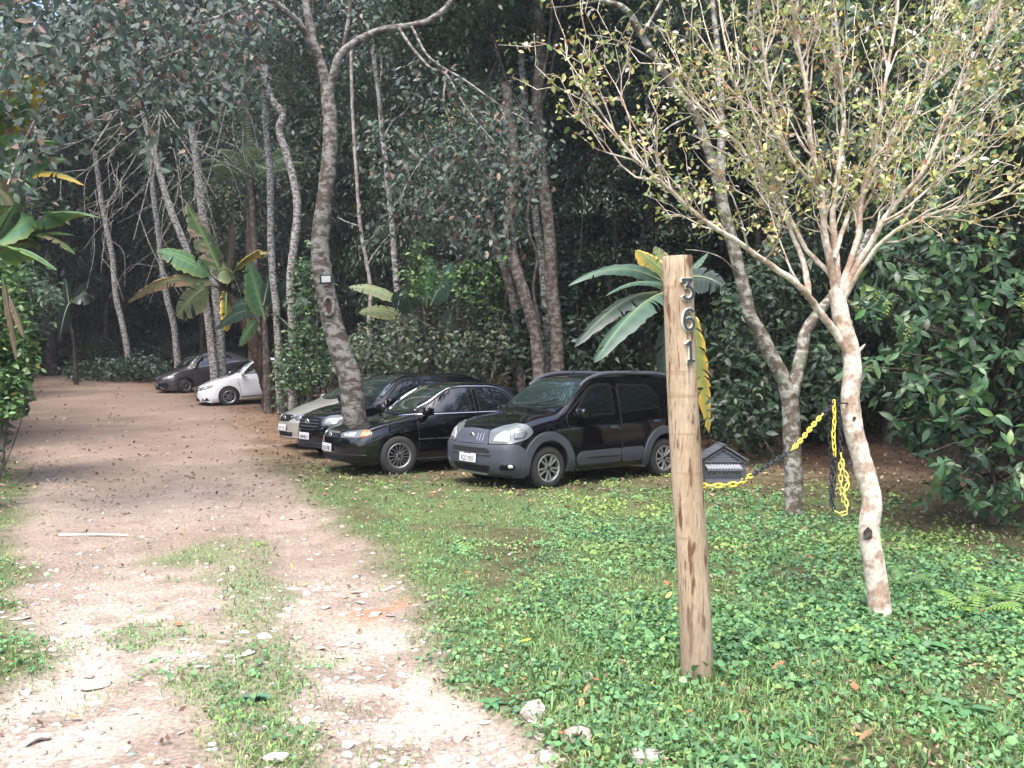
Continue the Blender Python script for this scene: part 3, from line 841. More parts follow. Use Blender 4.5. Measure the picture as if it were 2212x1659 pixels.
# old scars and stub
limb(mb, [P(1850, 762, WT_D), P(1862, 752, WT_D), P(1868, 744, WT_D)], .016, .006, 6)
local(mb, WT).build('trunk', [B_WHITE], WT, sharp=70)
for px, py, s_ in ((1877, 1155, .034), (1846, 905, .014), (1850, 940, .012), (1838, 1000, .02)):
    c = P(px, py, WT_D - .06); b = MB()
    bm = bmesh.new(); bmesh.ops.create_icosphere(bm, subdivisions=2, radius=1)
    vv = [(v.co.x * s_ * (.7 + .5 * r.random()), v.co.y * s_ * .35, v.co.z * s_ * (1 + .5 * r.random())) for v in bm.verts]
    b.add(vv, [tuple(v.index for v in f.verts) for f in bm.faces]); bm.free()
    o = b.build('bark_scar', [B_DARK], WT); o.location = c - WT.location
LIMBS = [
 ([(1838, 775), (1800, 715), (1765, 668), (1745, 640), (1700, 600), (1640, 560), (1590, 520), (1530, 482), (1490, 455), (1450, 412), (1400, 370), (1350, 318), (1300, 250), (1262, 180)], 24, 4, 5.72, 5.0, 12),
 ([(1745, 645), (1738, 590), (1725, 540), (1690, 470), (1652, 380), (1620, 300), (1590, 200), (1560, 80), (1540, -60)], 19, 6, 5.7, 6.2, 12),
 ([(1807, 640), (1795, 580), (1780, 500), (1775, 420), (1755, 320), (1740, 200), (1720, 100), (1700, -60)], 25, 9, 5.72, 5.5, 12),
 ([(1806, 635), (1802, 560), (1798, 470), (1808, 380), (1820, 250), (1810, 120), (1790, -60)], 24, 8, 5.72, 6.0, 10),
 ([(1810, 640), (1832, 580), (1852, 510), (1858, 460), (1868, 400), (1885, 330), (1905, 200), (1930, 60), (1940, -60)], 22, 8, 5.72, 5.9, 11),
 ([(1815, 650), (1850, 575), (1885, 520), (1905, 480), (1950, 420), (2000, 360), (2030, 280), (2070, 190), (2120, 90), (2180, -40)], 21, 6, 5.72, 5.3, 12),
 ([(1820, 650), (1870, 565), (1920, 508), (1990, 470), (2060, 450), (2120, 440), (2190, 400), (2260, 370)], 14, 5, 5.72, 5.0, 9),
 ([(1795, 600), (1740, 540), (1700, 470), (1660, 420), (1600, 330), (1540, 260), (1480, 200), (1430, 120)], 15, 5, 5.72, 6.2, 11),
 ([(1800, 560), (1840, 450), (1930, 330), (1990, 200), (2010, 80), (2050, -50)], 15, 6, 5.72, 6.5, 10),
 ([(1775, 420), (1700, 330), (1660, 200), (1640, 60), (1620, -60)], 12, 5, 5.6, 5.2, 9),
 ([(1868, 400), (1900, 330), (1960, 230), (2080, 120), (2150, 20)], 10, 4, 5.8, 6.3, 8),
 ([(1905, 480), (1960, 450), (2040, 380), (2110, 330), (2160, 260)], 9, 4, 5.5, 5.2, 7)]
tips = []
for pts, w0, w1, d0, d1, ns in LIMBS:
    ns = int(ns * 1.7)
    mb = MB(); Q = wob(px_path(pts, d0, d1), r, .012, 6); limb(mb, Q, w0 * k * .74, w1 * k * .6, 9, r, .05)
    n = len(Q); T = np.gradient(Q, axis=0); T = unit(T)
    for s_ in range(ns):
        t = r.uniform(.22, 1.0); i = min(n - 1, int(t * n)); rad = (w0 + (w1 - w0) * t) * k
        d = T[i] + rdir(r, 1)[0] * .75 + np.array([0, 0, .35]); d = unit(d)
        L_ = r.uniform(.3, .75)
        q = Q[i] + np.cumsum(np.vstack([np.zeros(3)] + [(d + np.array([0, 0, .10 * j]) + r.standard_normal(3) * .30) * L_ / 5 for j in range(5)]), 0)
        limb(mb, q, min(rad * .5, .0075), .002, 5)
        for u in range(5):
            j = int(r.integers(1, 6)); d2 = unit(d + rdir(r, 1)[0] * .95 + np.array([0, 0, .12])); l2 = r.uniform(.10, .32)
            q2 = q[j] + np.cumsum(np.vstack([np.zeros(3)] + [(d2 + r.standard_normal(3) * .22) * l2 / 3 for _ in range(3)]), 0)
            limb(mb, q2, .0026, .0012, 4)
            tips.append(q2[2]); tips.append(q2[3])
            if r.random() < .5: tips.append(q2[1])
        tips.append(q[-1])
    tips += [Q[-1], Q[-2]]
    local(mb, WT).build('branch', [B_TWIG if w0 < 20 else B_WHITE], WT, sharp=70)
tips = np.array(tips)
ti = r.choice(len(tips), 9500); n = len(ti)
p = tips[ti] + r.standard_normal((n, 3)) * .03
td = r.standard_normal((n, 3)); td[:, 2] = td[:, 2] * .5 - .55
nr = r.standard_normal((n, 3)) + np.array([0, -.2, .6])
ln = .041 * (.5 + .85 * r.random(n))
col = mixcol(r, n, [(4, (.36, .36, .13)), (3, (.26, .31, .10)), (2.5, (.46, .41, .18)), (.5, (.50, .31, .11)), (1.6, (.56, .54, .46)), (1.2, (.14, .22, .08)), (.15, (.46, .20, .11))], .2)
sp_i = r.permutation(n); pi_, ri_ = sp_i[:300], sp_i[300:]
leafobj('foliage', leaves(p[ri_], td[ri_], nr[ri_], ln[ri_], ln[ri_] * .55, col[ri_], ((.3, .85), (.65, .85))), M_LEAF, WT, kind='stuff')
leaf_parts(WT, p[pi_], td[pi_], nr[pi_], ln[pi_], leaf_variants([(.26, .27, .07), (.17, .22, .055), (.36, .32, .10), (.46, .22, .05), (.46, .44, .36), (.09, .16, .04)], 1.0, .55, ((.22, .72), (.5, 1.0), (.8, .62)), M_LEAF), r)

# forked lichen tree behind the chain
FT = px_tree('forked_tree', 'lichen spotted tree forking in a wide V behind the hanging chain', [(1717, 1118), (1716, 1060), (1714, 1000), (1711, 930), (1707, 860), (1704, 845)], 9.7, 38, 36, B_LICHEN, n=14, wobble=.004, lump=.04, flare=.1,
  forks=[([(1706, 868), (1690, 815), (1662, 762), (1640, 715), (1618, 680), (1608, 630), (1590, 560), (1572, 490), (1556, 420), (1553, 340)], 32, 24, 9.7, 9.6), ([(1708, 868), (1722, 810), (1732, 760), (1741, 715), (1775, 668), (1820, 615), (1850, 570), (1880, 500)], 31, 20, 9.7, 10.2),
         ([(1556, 420), (1530, 330), (1500, 250), (1455, 195), (1420, 140), (1385, 80), (1350, 25), (1290, 5), (1200, -10)], 22, 9, 9.6, 9.2), ([(1553, 360), (1556, 260), (1552, 150), (1540, 40), (1530, -60)], 16, 10, 9.6, 9.8),
         ([(1290, 8), (1230, 18), (1180, 22)], 5, 2, 9.25, 9.1), ([(1420, 140), (1370, 110), (1310, 85), (1250, 80)], 5, 2, 9.4, 9.2), ([(1500, 250), (1440, 280), (1400, 330), (1380, 390)], 5, 2, 9.5, 9.2), ([(1385, 80), (1420, 20), (1450, -50)], 8, 5, 9.3, 9.3), ([(1600, 600), (1560, 560), (1520, 545), (1480, 540)], 4, 2, 9.6, 9.4)])

# ------------------------------------------------------------------ banana plants
def banana_leaf(root, a, b_, D, D2, width, arch=.12, kind='green', tears=3, face=.0, seed=0, name='leaf', both=1.0):
    """blade from picture point a to b_; width in px; arch lifts the middle"""
    rr = np.random.default_rng(seed + int(a[0] * 3 + b_[0] * 5 + b_[1]))
    A, B = np.array(P(a[0], a[1], D)), np.array(P(b_[0], b_[1], D2))
    L_ = np.linalg.norm(B - A)
    Mx = (A + B) / 2 + np.array([0, 0, 1]) * arch * L_ * 2
    n = 26
    t = np.linspace(0, 1, n)[:, None]
    Q = (1 - t) ** 2 * A + 2 * t * (1 - t) * Mx + t * t * B
    T = unit(np.gradient(Q, axis=0))
    fwd = unit(np.array([[A[0] * -.3, -1.0, .35 + face]]))
    S = unit(np.cross(T, np.repeat(fwd, n, 0)))
    if S[:, 2].mean() < -.25 and abs(T[:, 0]).mean() > .3: S = -S
    N = np.cross(S, T)
    if N[:, 1].mean() > 0: N = -N
    W = width * D / 1838.3 / 2 * 1.45
    tt = t[:, 0]
    prof = np.sin(np.clip((tt - .06) / .94, 0, 1) ** .75 * math.pi) ** .55 * (1 - .25 * tt); prof[tt < .06] = .02
    prof = np.maximum(prof, .02)
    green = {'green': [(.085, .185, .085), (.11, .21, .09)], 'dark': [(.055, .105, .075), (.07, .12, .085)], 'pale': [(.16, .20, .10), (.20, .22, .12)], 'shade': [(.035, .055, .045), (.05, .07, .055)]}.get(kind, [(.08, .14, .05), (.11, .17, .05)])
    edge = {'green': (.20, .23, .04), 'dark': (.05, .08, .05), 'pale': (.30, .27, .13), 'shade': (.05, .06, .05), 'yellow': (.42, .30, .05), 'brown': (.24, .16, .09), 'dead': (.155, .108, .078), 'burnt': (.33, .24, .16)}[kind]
    V, F, Cc = [], [], []
    ang = .35
    tearL = set(rr.choice(np.arange(4, n - 2), tears, replace=False).tolist()); tearR = set(rr.choice(np.arange(4, n - 2), tears, replace=False).tolist())
    wob_ = 1 + .07 * rr.standard_normal(n)
    for side, tear, wide in ((1, tearL, 1.0), (-1, tearR, both)):
        seg_prev = None
        droop = 0.
        for i in range(n):
            w = W * prof[i] * wob_[i] * wide
            rows = []
            for u in (0, .35, .7, 1.0):
                fold = .25 * u + (.35 if kind in ('yellow', 'brown', 'dead') else .1) * u * u
                rip = .035 * w * math.sin(i * 2.1 + u * 2)
                p = Q[i] + S[i] * side * w * u * math.cos(fold) - N[i] * (-.0) + np.array([0, 0, -1]) * w * u * math.sin(fold) * .8 + N[i] * rip * u - T[i] * side * 0 + T[i] * w * u * .22
                c0 = np.array(green[0]) * (.85 + .3 * ((i % 3) / 2.0)) * (1 - u * .1) + np.array(green[1]) * .0
                e = 0.
                if kind in ('green', 'pale', 'dark', 'shade'): e = max(0, (u - .85) / .15) * (.8 if kind != 'dark' else .2)
                elif kind == 'yellow': e = min(1, max(0, (u - .25 + .35 * (tt[i] - .4)) / .35) * (.8 + .4 * rr.random()))
                elif kind == 'burnt': e = 1.0 if rr.random() < .34 * (u > .2) + .10 * (u > .6) else 0
                elif kind in ('brown', 'dead'): e = min(1, .75 + .4 * rr.random())
                col_ = c0 * (1 - e) + np.array(edge) * e * (.8 + .4 * rr.random())
                if kind == 'brown' and tt[i] < .35: col_ = col_ * .5 + np.array((.16, .20, .09)) * .5
                if u == 0: col_ = np.array(green[1]) * 1.5 if kind != 'dead' else col_
                rows.append(len(V)); V.append(p); Cc.append(col_)
            if seg_prev is not None:
                pr = seg_prev
                for u in range(3):
                    F.append((pr[u], rows[u], rows[u + 1], pr[u + 1]))
            if i in tear:
                # split: start a fresh row a little further along, so a notch opens at the margin
                nr_ = [rows[0]]
                gap = rr.uniform(.10, .4) * W
                for q, u in zip(rows[1:], (.35, .7, 1.0)):
                    nr_.append(len(V)); V.append(V[q] + T[i] * gap * u ** 1.5 + np.array([0, 0, -.15]) * gap * u); Cc.append(Cc[q])
                rows = nr_
            seg_prev = rows
    V = np.array(V); F = np.array(F); Cc = np.array(Cc)
    o = link(name, big_mesh(name, V - np.array(root.location), F, M_LEAFGLOSS if kind not in ('brown', 'dead') else M_LITTER, tint=Cc, smooth=True), root)
    mr = MB(); limb(mr, Q - N * .004, W * .075 + .004, .003, 5)
    local(mr, root)
    rb = mr.build('midrib', [mat_mid], o)
    # the midrib continues as the stalk
    return o
mat_mid = mat('midrib', (.15, .19, .09), .5)
def banana(label, base_px, D, stem_pts, w0, w1, leaves_, bk=B_BANANA):
    Q = px_path(stem_pts, D); Q[0] = grounded(Q[0])
    root = empty('banana_plant', (Q[0].x, Q[0].y, Q[0].z + .08))
    mb = MB(); kk = D / 3676.6
    limb(mb, wob(Q, r, .02, 6), w0 * kk, w1 * kk, 12, r, .10, .15)
    top = Q[-1]
    for lf in leaves_:
        a = P(lf['a'][0], lf['a'][1], D + lf.get('da', 0))
        limb(mb, catmull([top - Vector((0, 0, .1)), (top + a) / 2 + Vector((0, 0, .05)), a], 4), max(.02, w1 * kk * .4), .014, 6)
    local(mb, root).build('stem', [bk], root, sharp=70)
    for lf in leaves_:
        banana_leaf(root, lf['a'], lf['b'], D + lf.get('da', 0), D + lf.get('d', 0), lf['w'], lf.get('arch', .08), lf.get('k', 'green'), lf.get('t', 2), lf.get('face', 0), both=lf.get('both', 1.0))
    tag(root, label, 'banana plant')
    return root
lf = lambda a, b, w, k='green', arch=.08, d=0, t=2, **q: dict(a=a, b=b, w=w, k=k, arch=arch, d=d, t=t, **q)
BN = banana('tattered banana plant with yellow and brown leaves growing beside the white sedan', None, 28.3, [(592, 892), (585, 840), (568, 790), (552, 740), (530, 695), (505, 655), (490, 635)], 44, 20, [
    lf((482, 600), (404, 442), 62, 'burnt', .05, -.3, 3), lf((462, 600), (344, 544), 44, 'green', .10, -.8), lf((470, 618), (276, 655), 36, 'brown', .16, -1.2, 6, both=.5), lf((455, 618), (383, 684), 54, 'pale', .08, -1.0, 4),
    lf((492, 625), (508, 448), 20, 'dead', .02, .2, 5), lf((505, 590), (584, 548), 24, 'yellow', .18, -.4, 3), lf((490, 632), (488, 715), 46, 'yellow', .12, -1.3, 4), lf((470, 595), (505, 590), 40, 'pale', .15, -.8, 3)])
# dry sheaths round the stem
for px, py, px2, py2 in ((600, 800, 590, 860), (575, 760, 560, 830), (590, 780, 604, 850), (535, 690, 545, 740)):
    banana_leaf(BN, (px, py), (px2, py2), 28.1, 28.0, 14, .0, 'dead', 2, name='dry_sheath')
banana('young green banana plant right of the tattered banana and white sedan', None, 27.3, [(580, 885), (577, 800), (574, 740), (572, 690)], 20, 12, [
    lf((573, 690), (538, 566), 66, 'green', .02, -.3, 1), lf((578, 668), (640, 600), 36, 'dark', .12, -.3), lf((585, 665), (675, 655), 30, 'dark', .12, -.2), lf((560, 672), (468, 712), 22, 'dark', .14, -.9), lf((588, 680), (632, 712), 36, 'dark', .06, -1.0, 1), lf((560, 690), (518, 748), 24, 'green', .08, -1.0), lf((555, 662), (500, 668), 24, 'dark', .16, -.6), lf((570, 660), (585, 590), 30, 'dark', .03, .5)], bk=B_FERN)
banana('banana plant with big upright leaf behind the black estate and sedan', None, 21.6, [(925, 850), (926, 790), (924, 730), (922, 690), (921, 668)], 22, 14, [
    lf((922, 668), (928, 553), 44, 'green', .02, -.2, 1), lf((930, 662), (978, 566), 42, 'dark', .03, .2, 1), lf((912, 662), (845, 648), 50, 'dark', .16, -.8, 1, face=-.9), lf((870, 655), (754, 621), 22, 'pale', .10, -.3, 2), lf((880, 690), (776, 676), 26, 'pale', .10, -.9, 3), lf((955, 740), (978, 672), 40, 'shade', .03, .6, 1), lf((905, 700), (895, 745), 30, 'shade', .1, -.5, 1)])
banana('banana plant with long drooping grey green leaves behind the wooden post', None, 16.8, [(1462, 935), (1460, 850), (1458, 760), (1452, 680), (1450, 640)], 40, 26, [
    lf((1440, 614), (1228, 618), 34, 'dark', .14, -.8, 1, both=.6), lf((1450, 628), (1308, 640), 22, 'dark', .12, -1.0, 1, both=.7), lf((1420, 632), (1241, 750), 44, 'shade', .10, -1.3, 2), lf((1455, 628), (1285, 783), 66, 'dark', .10, -1.6, 3), lf((1470, 606), (1566, 622), 46, 'shade', .14, -.6, 3), lf((1452, 605), (1372, 542), 44, 'yellow', .04, .4, 1), lf((1455, 600), (1412, 534), 34, 'burnt', .02, .3, 1),
    lf((1482, 650), (1532, 935), 42, 'yellow', .12, -.5, 7), lf((1478, 640), (1500, 830), 26, 'brown', .10, .2, 6), lf((1436, 690), (1440, 850), 40, 'shade', .03, -.2, 2), lf((1470, 610), (1530, 545), 18, 'dark', .02, .5, 1)])
banana('big banana clump with yellow edged leaves at the left edge over the track', None, 10.2, [(-60, 960), (-50, 850), (-50, 740), (-48, 640), (-45, 560), (-40, 500), (-36, 430)], 60, 14, [
    lf((-38, 340), (96, 166), 85, 'yellow', .12, -.3, 2), lf((-38, 300), (59, 205), 85, 'green', .05, -.4, 2), lf((-38, 370), (126, 308), 62, 'green', .10, -.6, 2), lf((-38, 400), (146, 346), 42, 'green', .06, -.3, 2), lf((-38, 380), (86, 425), 71, 'dark', .08, -.9, 2), lf((2, 430), (184, 402), 42, 'yellow', .16, -.6, 4, both=.9), lf((-38, 430), (59, 408), 62, 'burnt', .12, -.8, 4),
    lf((-18, 540), (44, 433), 62, 'green', .05, -.5, 1), lf((-18, 560), (74, 470), 71, 'green', .08, -.7, 2), lf((12, 540), (220, 472), 45, 'green', .12, -.9, 2), lf((12, 550), (164, 510), 39, 'green', .10, -.6, 2), lf((2, 545), (164, 550), 42, 'burnt', .16, -.7, 4), lf((-38, 560), (124, 585), 50, 'green', .10, -1.0, 1), lf((-38, 480), (74, 445), 57, 'burnt', .12, -.2, 4)])
for px, py, px2, py2 in ((8, 600, 36, 780), (22, 640, 52, 730)):
    rt = [o for o in bpy.data.objects if o.get('label', '').startswith('big banana clump')][0]
    banana_leaf(rt, (px, py), (px2, py2), 10.0, 9.9, 15, .02, 'dead', 6, name='dry_leaf')
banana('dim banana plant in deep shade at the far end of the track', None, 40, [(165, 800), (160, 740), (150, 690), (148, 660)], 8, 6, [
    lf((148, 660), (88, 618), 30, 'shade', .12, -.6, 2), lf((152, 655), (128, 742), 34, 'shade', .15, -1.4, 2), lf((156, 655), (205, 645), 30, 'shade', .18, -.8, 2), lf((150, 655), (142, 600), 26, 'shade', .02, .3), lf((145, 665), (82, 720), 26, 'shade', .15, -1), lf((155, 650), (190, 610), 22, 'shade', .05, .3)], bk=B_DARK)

# ------------------------------------------------------------------ tree fern
TF_D = 33.5
TF = empty('tree_fern', tuple(grounded(P(548, 800, TF_D), 0)))
mb = MB(); limb(mb, wob([grounded(P(548, 800, TF_D)), P(546, 650, TF_D), P(544, 500, TF_D), P(543, 402, TF_D)], r, .02, 6), .21, .20, 12, r, .1); local(mb, TF).build('trunk', [B_FERN], TF, sharp=70)
def frond(root, base, dirn, length, droop, pin, col, name='frond', n=24, up=.8):
    dirn = np.array(dirn, float); d = unit(np.array([dirn[0], dirn[1], 0.])); 
    t = np.linspace(0, 1, n)
    Q = np.array(base) + np.outer(t * length * (1 - .15 * t), d) + np.outer(length * (up * t - droop * t * t), np.array([0, 0, 1.]))
    T = unit(np.gradient(Q, axis=0)); S = unit(np.cross(T, np.array([0, 0, 1.])) + 1e-6); N = np.cross(S, T)
    V, F, Cc = [], [], []
    for i in range(2, n):
        l = pin * math.sin(min(1, (t[i] * .92 + .08)) * math.pi) ** .6
        for sd in (-1, 1):
            dd = unit(S[i] * sd + T[i] * .35 - N[i] * .18)
            w = length / n * .52
            steps = 5
            o = len(V)
            for j in range(steps + 1):
                u = j / steps; ww = w * (1 - u) ** .6 * (1.0 if j % 2 else .55)
                c = Q[i] + dd * l * u + np.array([0, 0, -1]) * l * .18 * u * u
                V += [c - T[i] * ww, c + T[i] * ww]
                tn = np.array(col) * r.uniform(.8, 1.2); Cc += [tn, tn]
            for j in range(steps): F.append((o + 2 * j, o + 2 * j + 1, o + 2 * j + 3, o + 2 * j + 2))
    V = np.array(V) - np.array(root.location)
    o = link(name, big_mesh(name, V, np.array(F), M_LEAF, tint=np.array(Cc)), root)
    m_ = MB(); limb(m_, Q, pin * .05, pin * .015, 5); local(m_, root).build('rachis', [mat_mid], o)
top = np.array(P(543, 400, TF_D))
for kx in range(15):
    a = 2 * math.pi * kx / 15 + r.uniform(-.15, .15)
    frond(TF, top, (math.cos(a), math.sin(a)), r.uniform(1.9, 2.6), r.uniform(.35, .8), .48, (.17, .26, .12), up=r.uniform(.75, 1.25))
frond(TF, top, (-1, -.2), 2.7, .75, .36, (.17, .26, .12), up=.55)
frond(TF, top, (.15, -1), 1.6, .2, .44, (.17, .26, .12), up=1.6)
tag(TF, 'tree fern with spreading feathery fronds above the tattered banana', 'tree fern')
def fern(px, py, label, sc=1.0, col=(.13, .24, .06)):
    D = (EYE) * 1838.3 / (py - 806)
    g = P(px, py, D); g.z = float(ground_z(g.x, g.y))
    root = empty('fern', tuple(g))
    for kx in range(6):
        a = 2 * math.pi * kx / 6 + r.uniform(-.3, .3)
        frond(root, tuple(g), (math.cos(a), math.sin(a)), .34 * sc * r.uniform(.8, 1.2), .55, .07 * sc, col, n=14, up=.85)
    tag(root, label, 'fern')
fern(1945, 1270, 'small fern with one tall frond right of the white barked trunk', .9, (.11, .20, .07))
fern(2110, 1330, 'bright green fern in the ground cover at the right edge', 1.0, (.16, .28, .06))
fern(2185, 1310, 'pale fern beside the bright one at the right edge', 1.0, (.13, .24, .06))

# ------------------------------------------------------------------ the broad-leaved bush at the right
RB = empty('broadleaf_bush', tuple(grounded(P(2120, 1010, 8.6), 0)))
tag(RB, 'large glossy broadleaf bush with berry sprays filling the right edge', 'bush')
mb = MB()
tips = []
spec = []
rr = np.random.default_rng(41)
def rb_ok(px, py):
    left = np.interp(py, [-60, 100, 300, 500, 700, 760, 860, 960, 1060, 1130], [2030, 1990, 1960, 1900, 1880, 1880, 1840, 1980, 2010, 2070])
    return px > left + 40 * math.sin(py * .045) and py < 1085 + 20 * math.sin(px * .03)
while len(tips) < 540:
    px, py = rr.uniform(1760, 2330), rr.uniform(-60, 1110)
    if not rb_ok(px, py): continue
    D = 8.4 + rr.uniform(-1, 1) * .9 - .25 * math.sin(px * .02) * math.cos(py * .017) + (.5 if py > 850 and px < 2000 else 0)
    tips.append(np.array(P(px, py, D)))
tips = np.array(tips)
trunk_top = np.array(P(2160, 500, 9.3)); gb = np.array(grounded(P(2140, 1000, 9.3)))
for q in (((gb), gb * .6 + trunk_top * .4 + np.array([.1, 0, 0]), trunk_top),): limb(mb, wob(q, rr, .05, 6), .09, .05, 8, rr)
for tp in tips[::2]:
    s0 = gb * (1 - .0) + (trunk_top - gb) * np.clip((tp[2] - gb[2]) / (trunk_top[2] - gb[2]) * .75, .05, 1)
    limb(mb, catmull([s0, (s0 + tp) / 2 + np.array([0, 0, .15]), tp], 4), .012, .004, 4)
local(mb, RB).build('stems', [B_BROWN], RB, sharp=70)['kind'] = 'stuff'
ps, ts, ns_, ls = [], [], [], []
for tp in tips:
    out = unit(tp - np.array([tp[0] + .6, 9.6, tp[2] - .4]))
    ax = unit(out + np.array([0, -.4, .6]) + rr.standard_normal(3) * .35)
    u = unit(np.cross(ax, rr.standard_normal(3))); v = np.cross(ax, u)
    m_ = int(rr.integers(4, 13)); spr = rr.uniform(.03, .14)
    for j in range(m_):
        a = 2.4 * j + rr.uniform(-.8, .8); el = rr.uniform(-.5, .8)
        d = u * math.cos(a) + v * math.sin(a) + ax * el + np.array([0, 0, -.22])
        ps.append(tp + ax * spr * (j / m_ - .7) * 2); ts.append(d); ns_.append(ax + rr.standard_normal(3) * .45); ls.append(rr.uniform(.06, .165))
ps, ts, ns_, ls = map(np.array, (ps, ts, ns_, ls)); n = len(ps)
col = mixcol(rr, n, [(5, (.042, .092, .040)), (3, (.060, .125, .048)), (2, (.030, .066, .034)), (.9, (.12, .20, .06))], .2)
vis = rr.permutation(n); pi_, ri_ = vis[:300], vis[300:]
LPB = ((.18, .55), (.42, 1.0), (.7, .85))
leafobj('foliage', leaves(ps[ri_], ts[ri_], ns_[ri_], ls[ri_], ls[ri_] * .40, col[ri_], LPB[:1] + LPB[1:], .22, .28), M_LEAFGLOSS, RB, kind='stuff')
leaf_parts(RB, ps[pi_], ts[pi_], ns_[pi_], ls[pi_], leaf_variants([(.042, .092, .04), (.06, .125, .048), (.03, .066, .034), (.11, .19, .06)], 1.0, .40, LPB, M_LEAFGLOSS, bend=.28, fold=.22), rr)
# inner mass of leaves behind the outer shoots
n = 3800
p = []
while len(p) < n:
    px, py = rr.uniform(1800, 2400), rr.uniform(-80, 1060)
    if rb_ok(px - 15, py): p.append(P(px, py, rr.uniform(8.6, 10.4)))
p = np.array([tuple(q) for q in p]); td = rr.standard_normal((n, 3)); td[:, 2] -= .3; nn = rr.standard_normal((n, 3)) * .6 + np.array([0, -.4, 1])
l_ = rr.uniform(.10, .20, n)
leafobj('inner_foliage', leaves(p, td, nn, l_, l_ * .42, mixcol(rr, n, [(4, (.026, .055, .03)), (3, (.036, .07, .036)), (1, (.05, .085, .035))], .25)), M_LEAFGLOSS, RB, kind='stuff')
# hanging sprays of small yellow green berries
bm = bmesh.new(); bmesh.ops.create_icosphere(bm, subdivisions=1, radius=1); IV = np.array([v.co[:] for v in bm.verts]); IF = np.array([[v.index for v in f.verts] for f in bm.faces]); bm.free()
M_BERRY = mat('berry', (.22, .26, .06), .5, noise=.3)
for kx in range(34):
    tp = tips[int(rr.integers(len(tips)))]
    V, F = [], []
    for j in range(16):
        c = np.array([rr.normal(0, .014), rr.normal(0, .014), -.0085 * j]); V.append(IV * .0095 + c); F.append(IF + 12 * j)
    o = link('berry_spray', big_mesh('berry_spray', np.vstack(V), np.vstack(F), M_BERRY, smooth=True), RB); o.location = Vector(tp + np.array([0, -.05, -.02])) - RB.location

# ------------------------------------------------------------------ other shrubs that can be told apart
def leafy_shrub(name, label, boxes, n, size, cols, wid=.5, seed=3, bk=B_BROWN, cat='shrub', prof=((.3, .85), (.65, .85)), m=None, droop=.3, amt=.5, nst=9):
    q = np.random.default_rng(seed)
    p = px_cloud(n, boxes, q)
    nc = max(20, n // 14); p, cen = gather(p, nc, q, amt, size * 1.1)
    c = p.mean(0); g = grounded(c, 0)
    root = empty(name, tuple(g))
    td = q.standard_normal((n, 3)); td[:, 2] = td[:, 2] * .5 - droop; nn = q.standard_normal((n, 3)) * .6 + np.array([0, -.35, 1.])
    l_ = size * (.65 + .7 * q.random(n))
    leafobj('foliage', leaves(p, td, nn, l_, l_ * wid, mixcol(q, n, cols, .22), prof), m or M_LEAF, root)['kind'] = 'stuff'
    mb = MB()
    for tp in (cen[::max(1, nc // nst)] if nst else []):
        s0 = np.array([c[0] + (tp[0] - c[0]) * .35, tp[1], float(ground_z(c[0], tp[1])) - .05])
        limb(mb, catmull([s0, (s0 + tp) / 2 + q.standard_normal(3) * .12, tp], 5), .014, .004, 5)
    if nst: local(mb, root).build('stems', [bk], root, sharp=70)['kind'] = 'stuff'
    tag(root, label, cat)
    return root
leafy_shrub('grey_leaved_shrub', 'grey green small leaved shrub spreading behind the roofs of the black cars', [(740, 690, 960, 800, 20, 22.5, 2), (880, 720, 1110, 815, 20, 22, 2), (720, 730, 840, 840, 20.5, 22.5, 1), (990, 690, 1150, 800, 20, 21, 1.0), (840, 670, 980, 740, 20.5, 22, .6)], 3300, .15, [(4, (.075, .10, .062)), (3, (.095, .12, .075)), (2, (.05, .075, .05)), (.4, (.22, .20, .07))], seed=51)
leafy_shrub('green_shrub', 'bright green climbing shrub just left of the leaning mottled trunk', [(620, 560, 700, 720, 23, 25, 1.2), (600, 690, 730, 850, 22.5, 25, 2), (650, 500, 720, 640, 23, 24.5, .4), (590, 760, 690, 850, 22.5, 24, 1.2)], 2600, .14, [(4, (.05, .095, .042)), (3, (.07, .125, .048)), (2, (.035, .068, .036)), (.5, (.12, .18, .05))], seed=52)
leafy_shrub('green_shrub', 'sprawling shrub with fresh light green shoot tips behind the estate car', [(860, 560, 960, 650, 20, 21.5, 1), (960, 560, 1060, 640, 20, 21, 1), (1040, 540, 1120, 620, 20, 21, .5), (985, 600, 1100, 700, 20.5, 21.5, .7), (880, 520, 930, 570, 20, 21, .3)], 900, .13, [(3, (.06, .12, .045)), (2, (.13, .24, .05)), (2, (.045, .085, .04))], seed=53)
leafy_shrub('dark_shrub', 'dark shrub filling the gap between brown trunks and drooping banana leaves', [(1120, 560, 1260, 760, 20.5, 22.5, 1.5), (1180, 680, 1330, 860, 19.5, 21.5, 1.5), (1100, 640, 1190, 800, 19.8, 21, .7)], 1900, .19, [(4, (.03, .055, .035)), (2, (.045, .075, .045)), (2, (.022, .04, .028))], seed=54)
leafy_shrub('low_bush', 'low dark bush at the end of the track beside the dark grey sedan', [(130, 775, 330, 830, 42, 45, 2), (230, 770, 370, 815, 41, 44, 1.5)], 2000, .22, [(4, (.035, .065, .045)), (2, (.05, .085, .055))], seed=55)
leafy_shrub('hedge_bush', 'bright green hedge bush at the left edge beside the track', [(-90, 600, 62, 760, 12.2, 14, 2.5), (-90, 690, 80, 840, 12.2, 14, 3), (-90, 800, 62, 905, 12, 13.6, 2), (-80, 540, 50, 660, 12.4, 14, 1.3)], 7600, .105, [(4, (.07, .14, .045)), (3, (.095, .18, .05)), (2, (.04, .085, .035)), (.5, (.2, .22, .05))], seed=56, cat='bush')
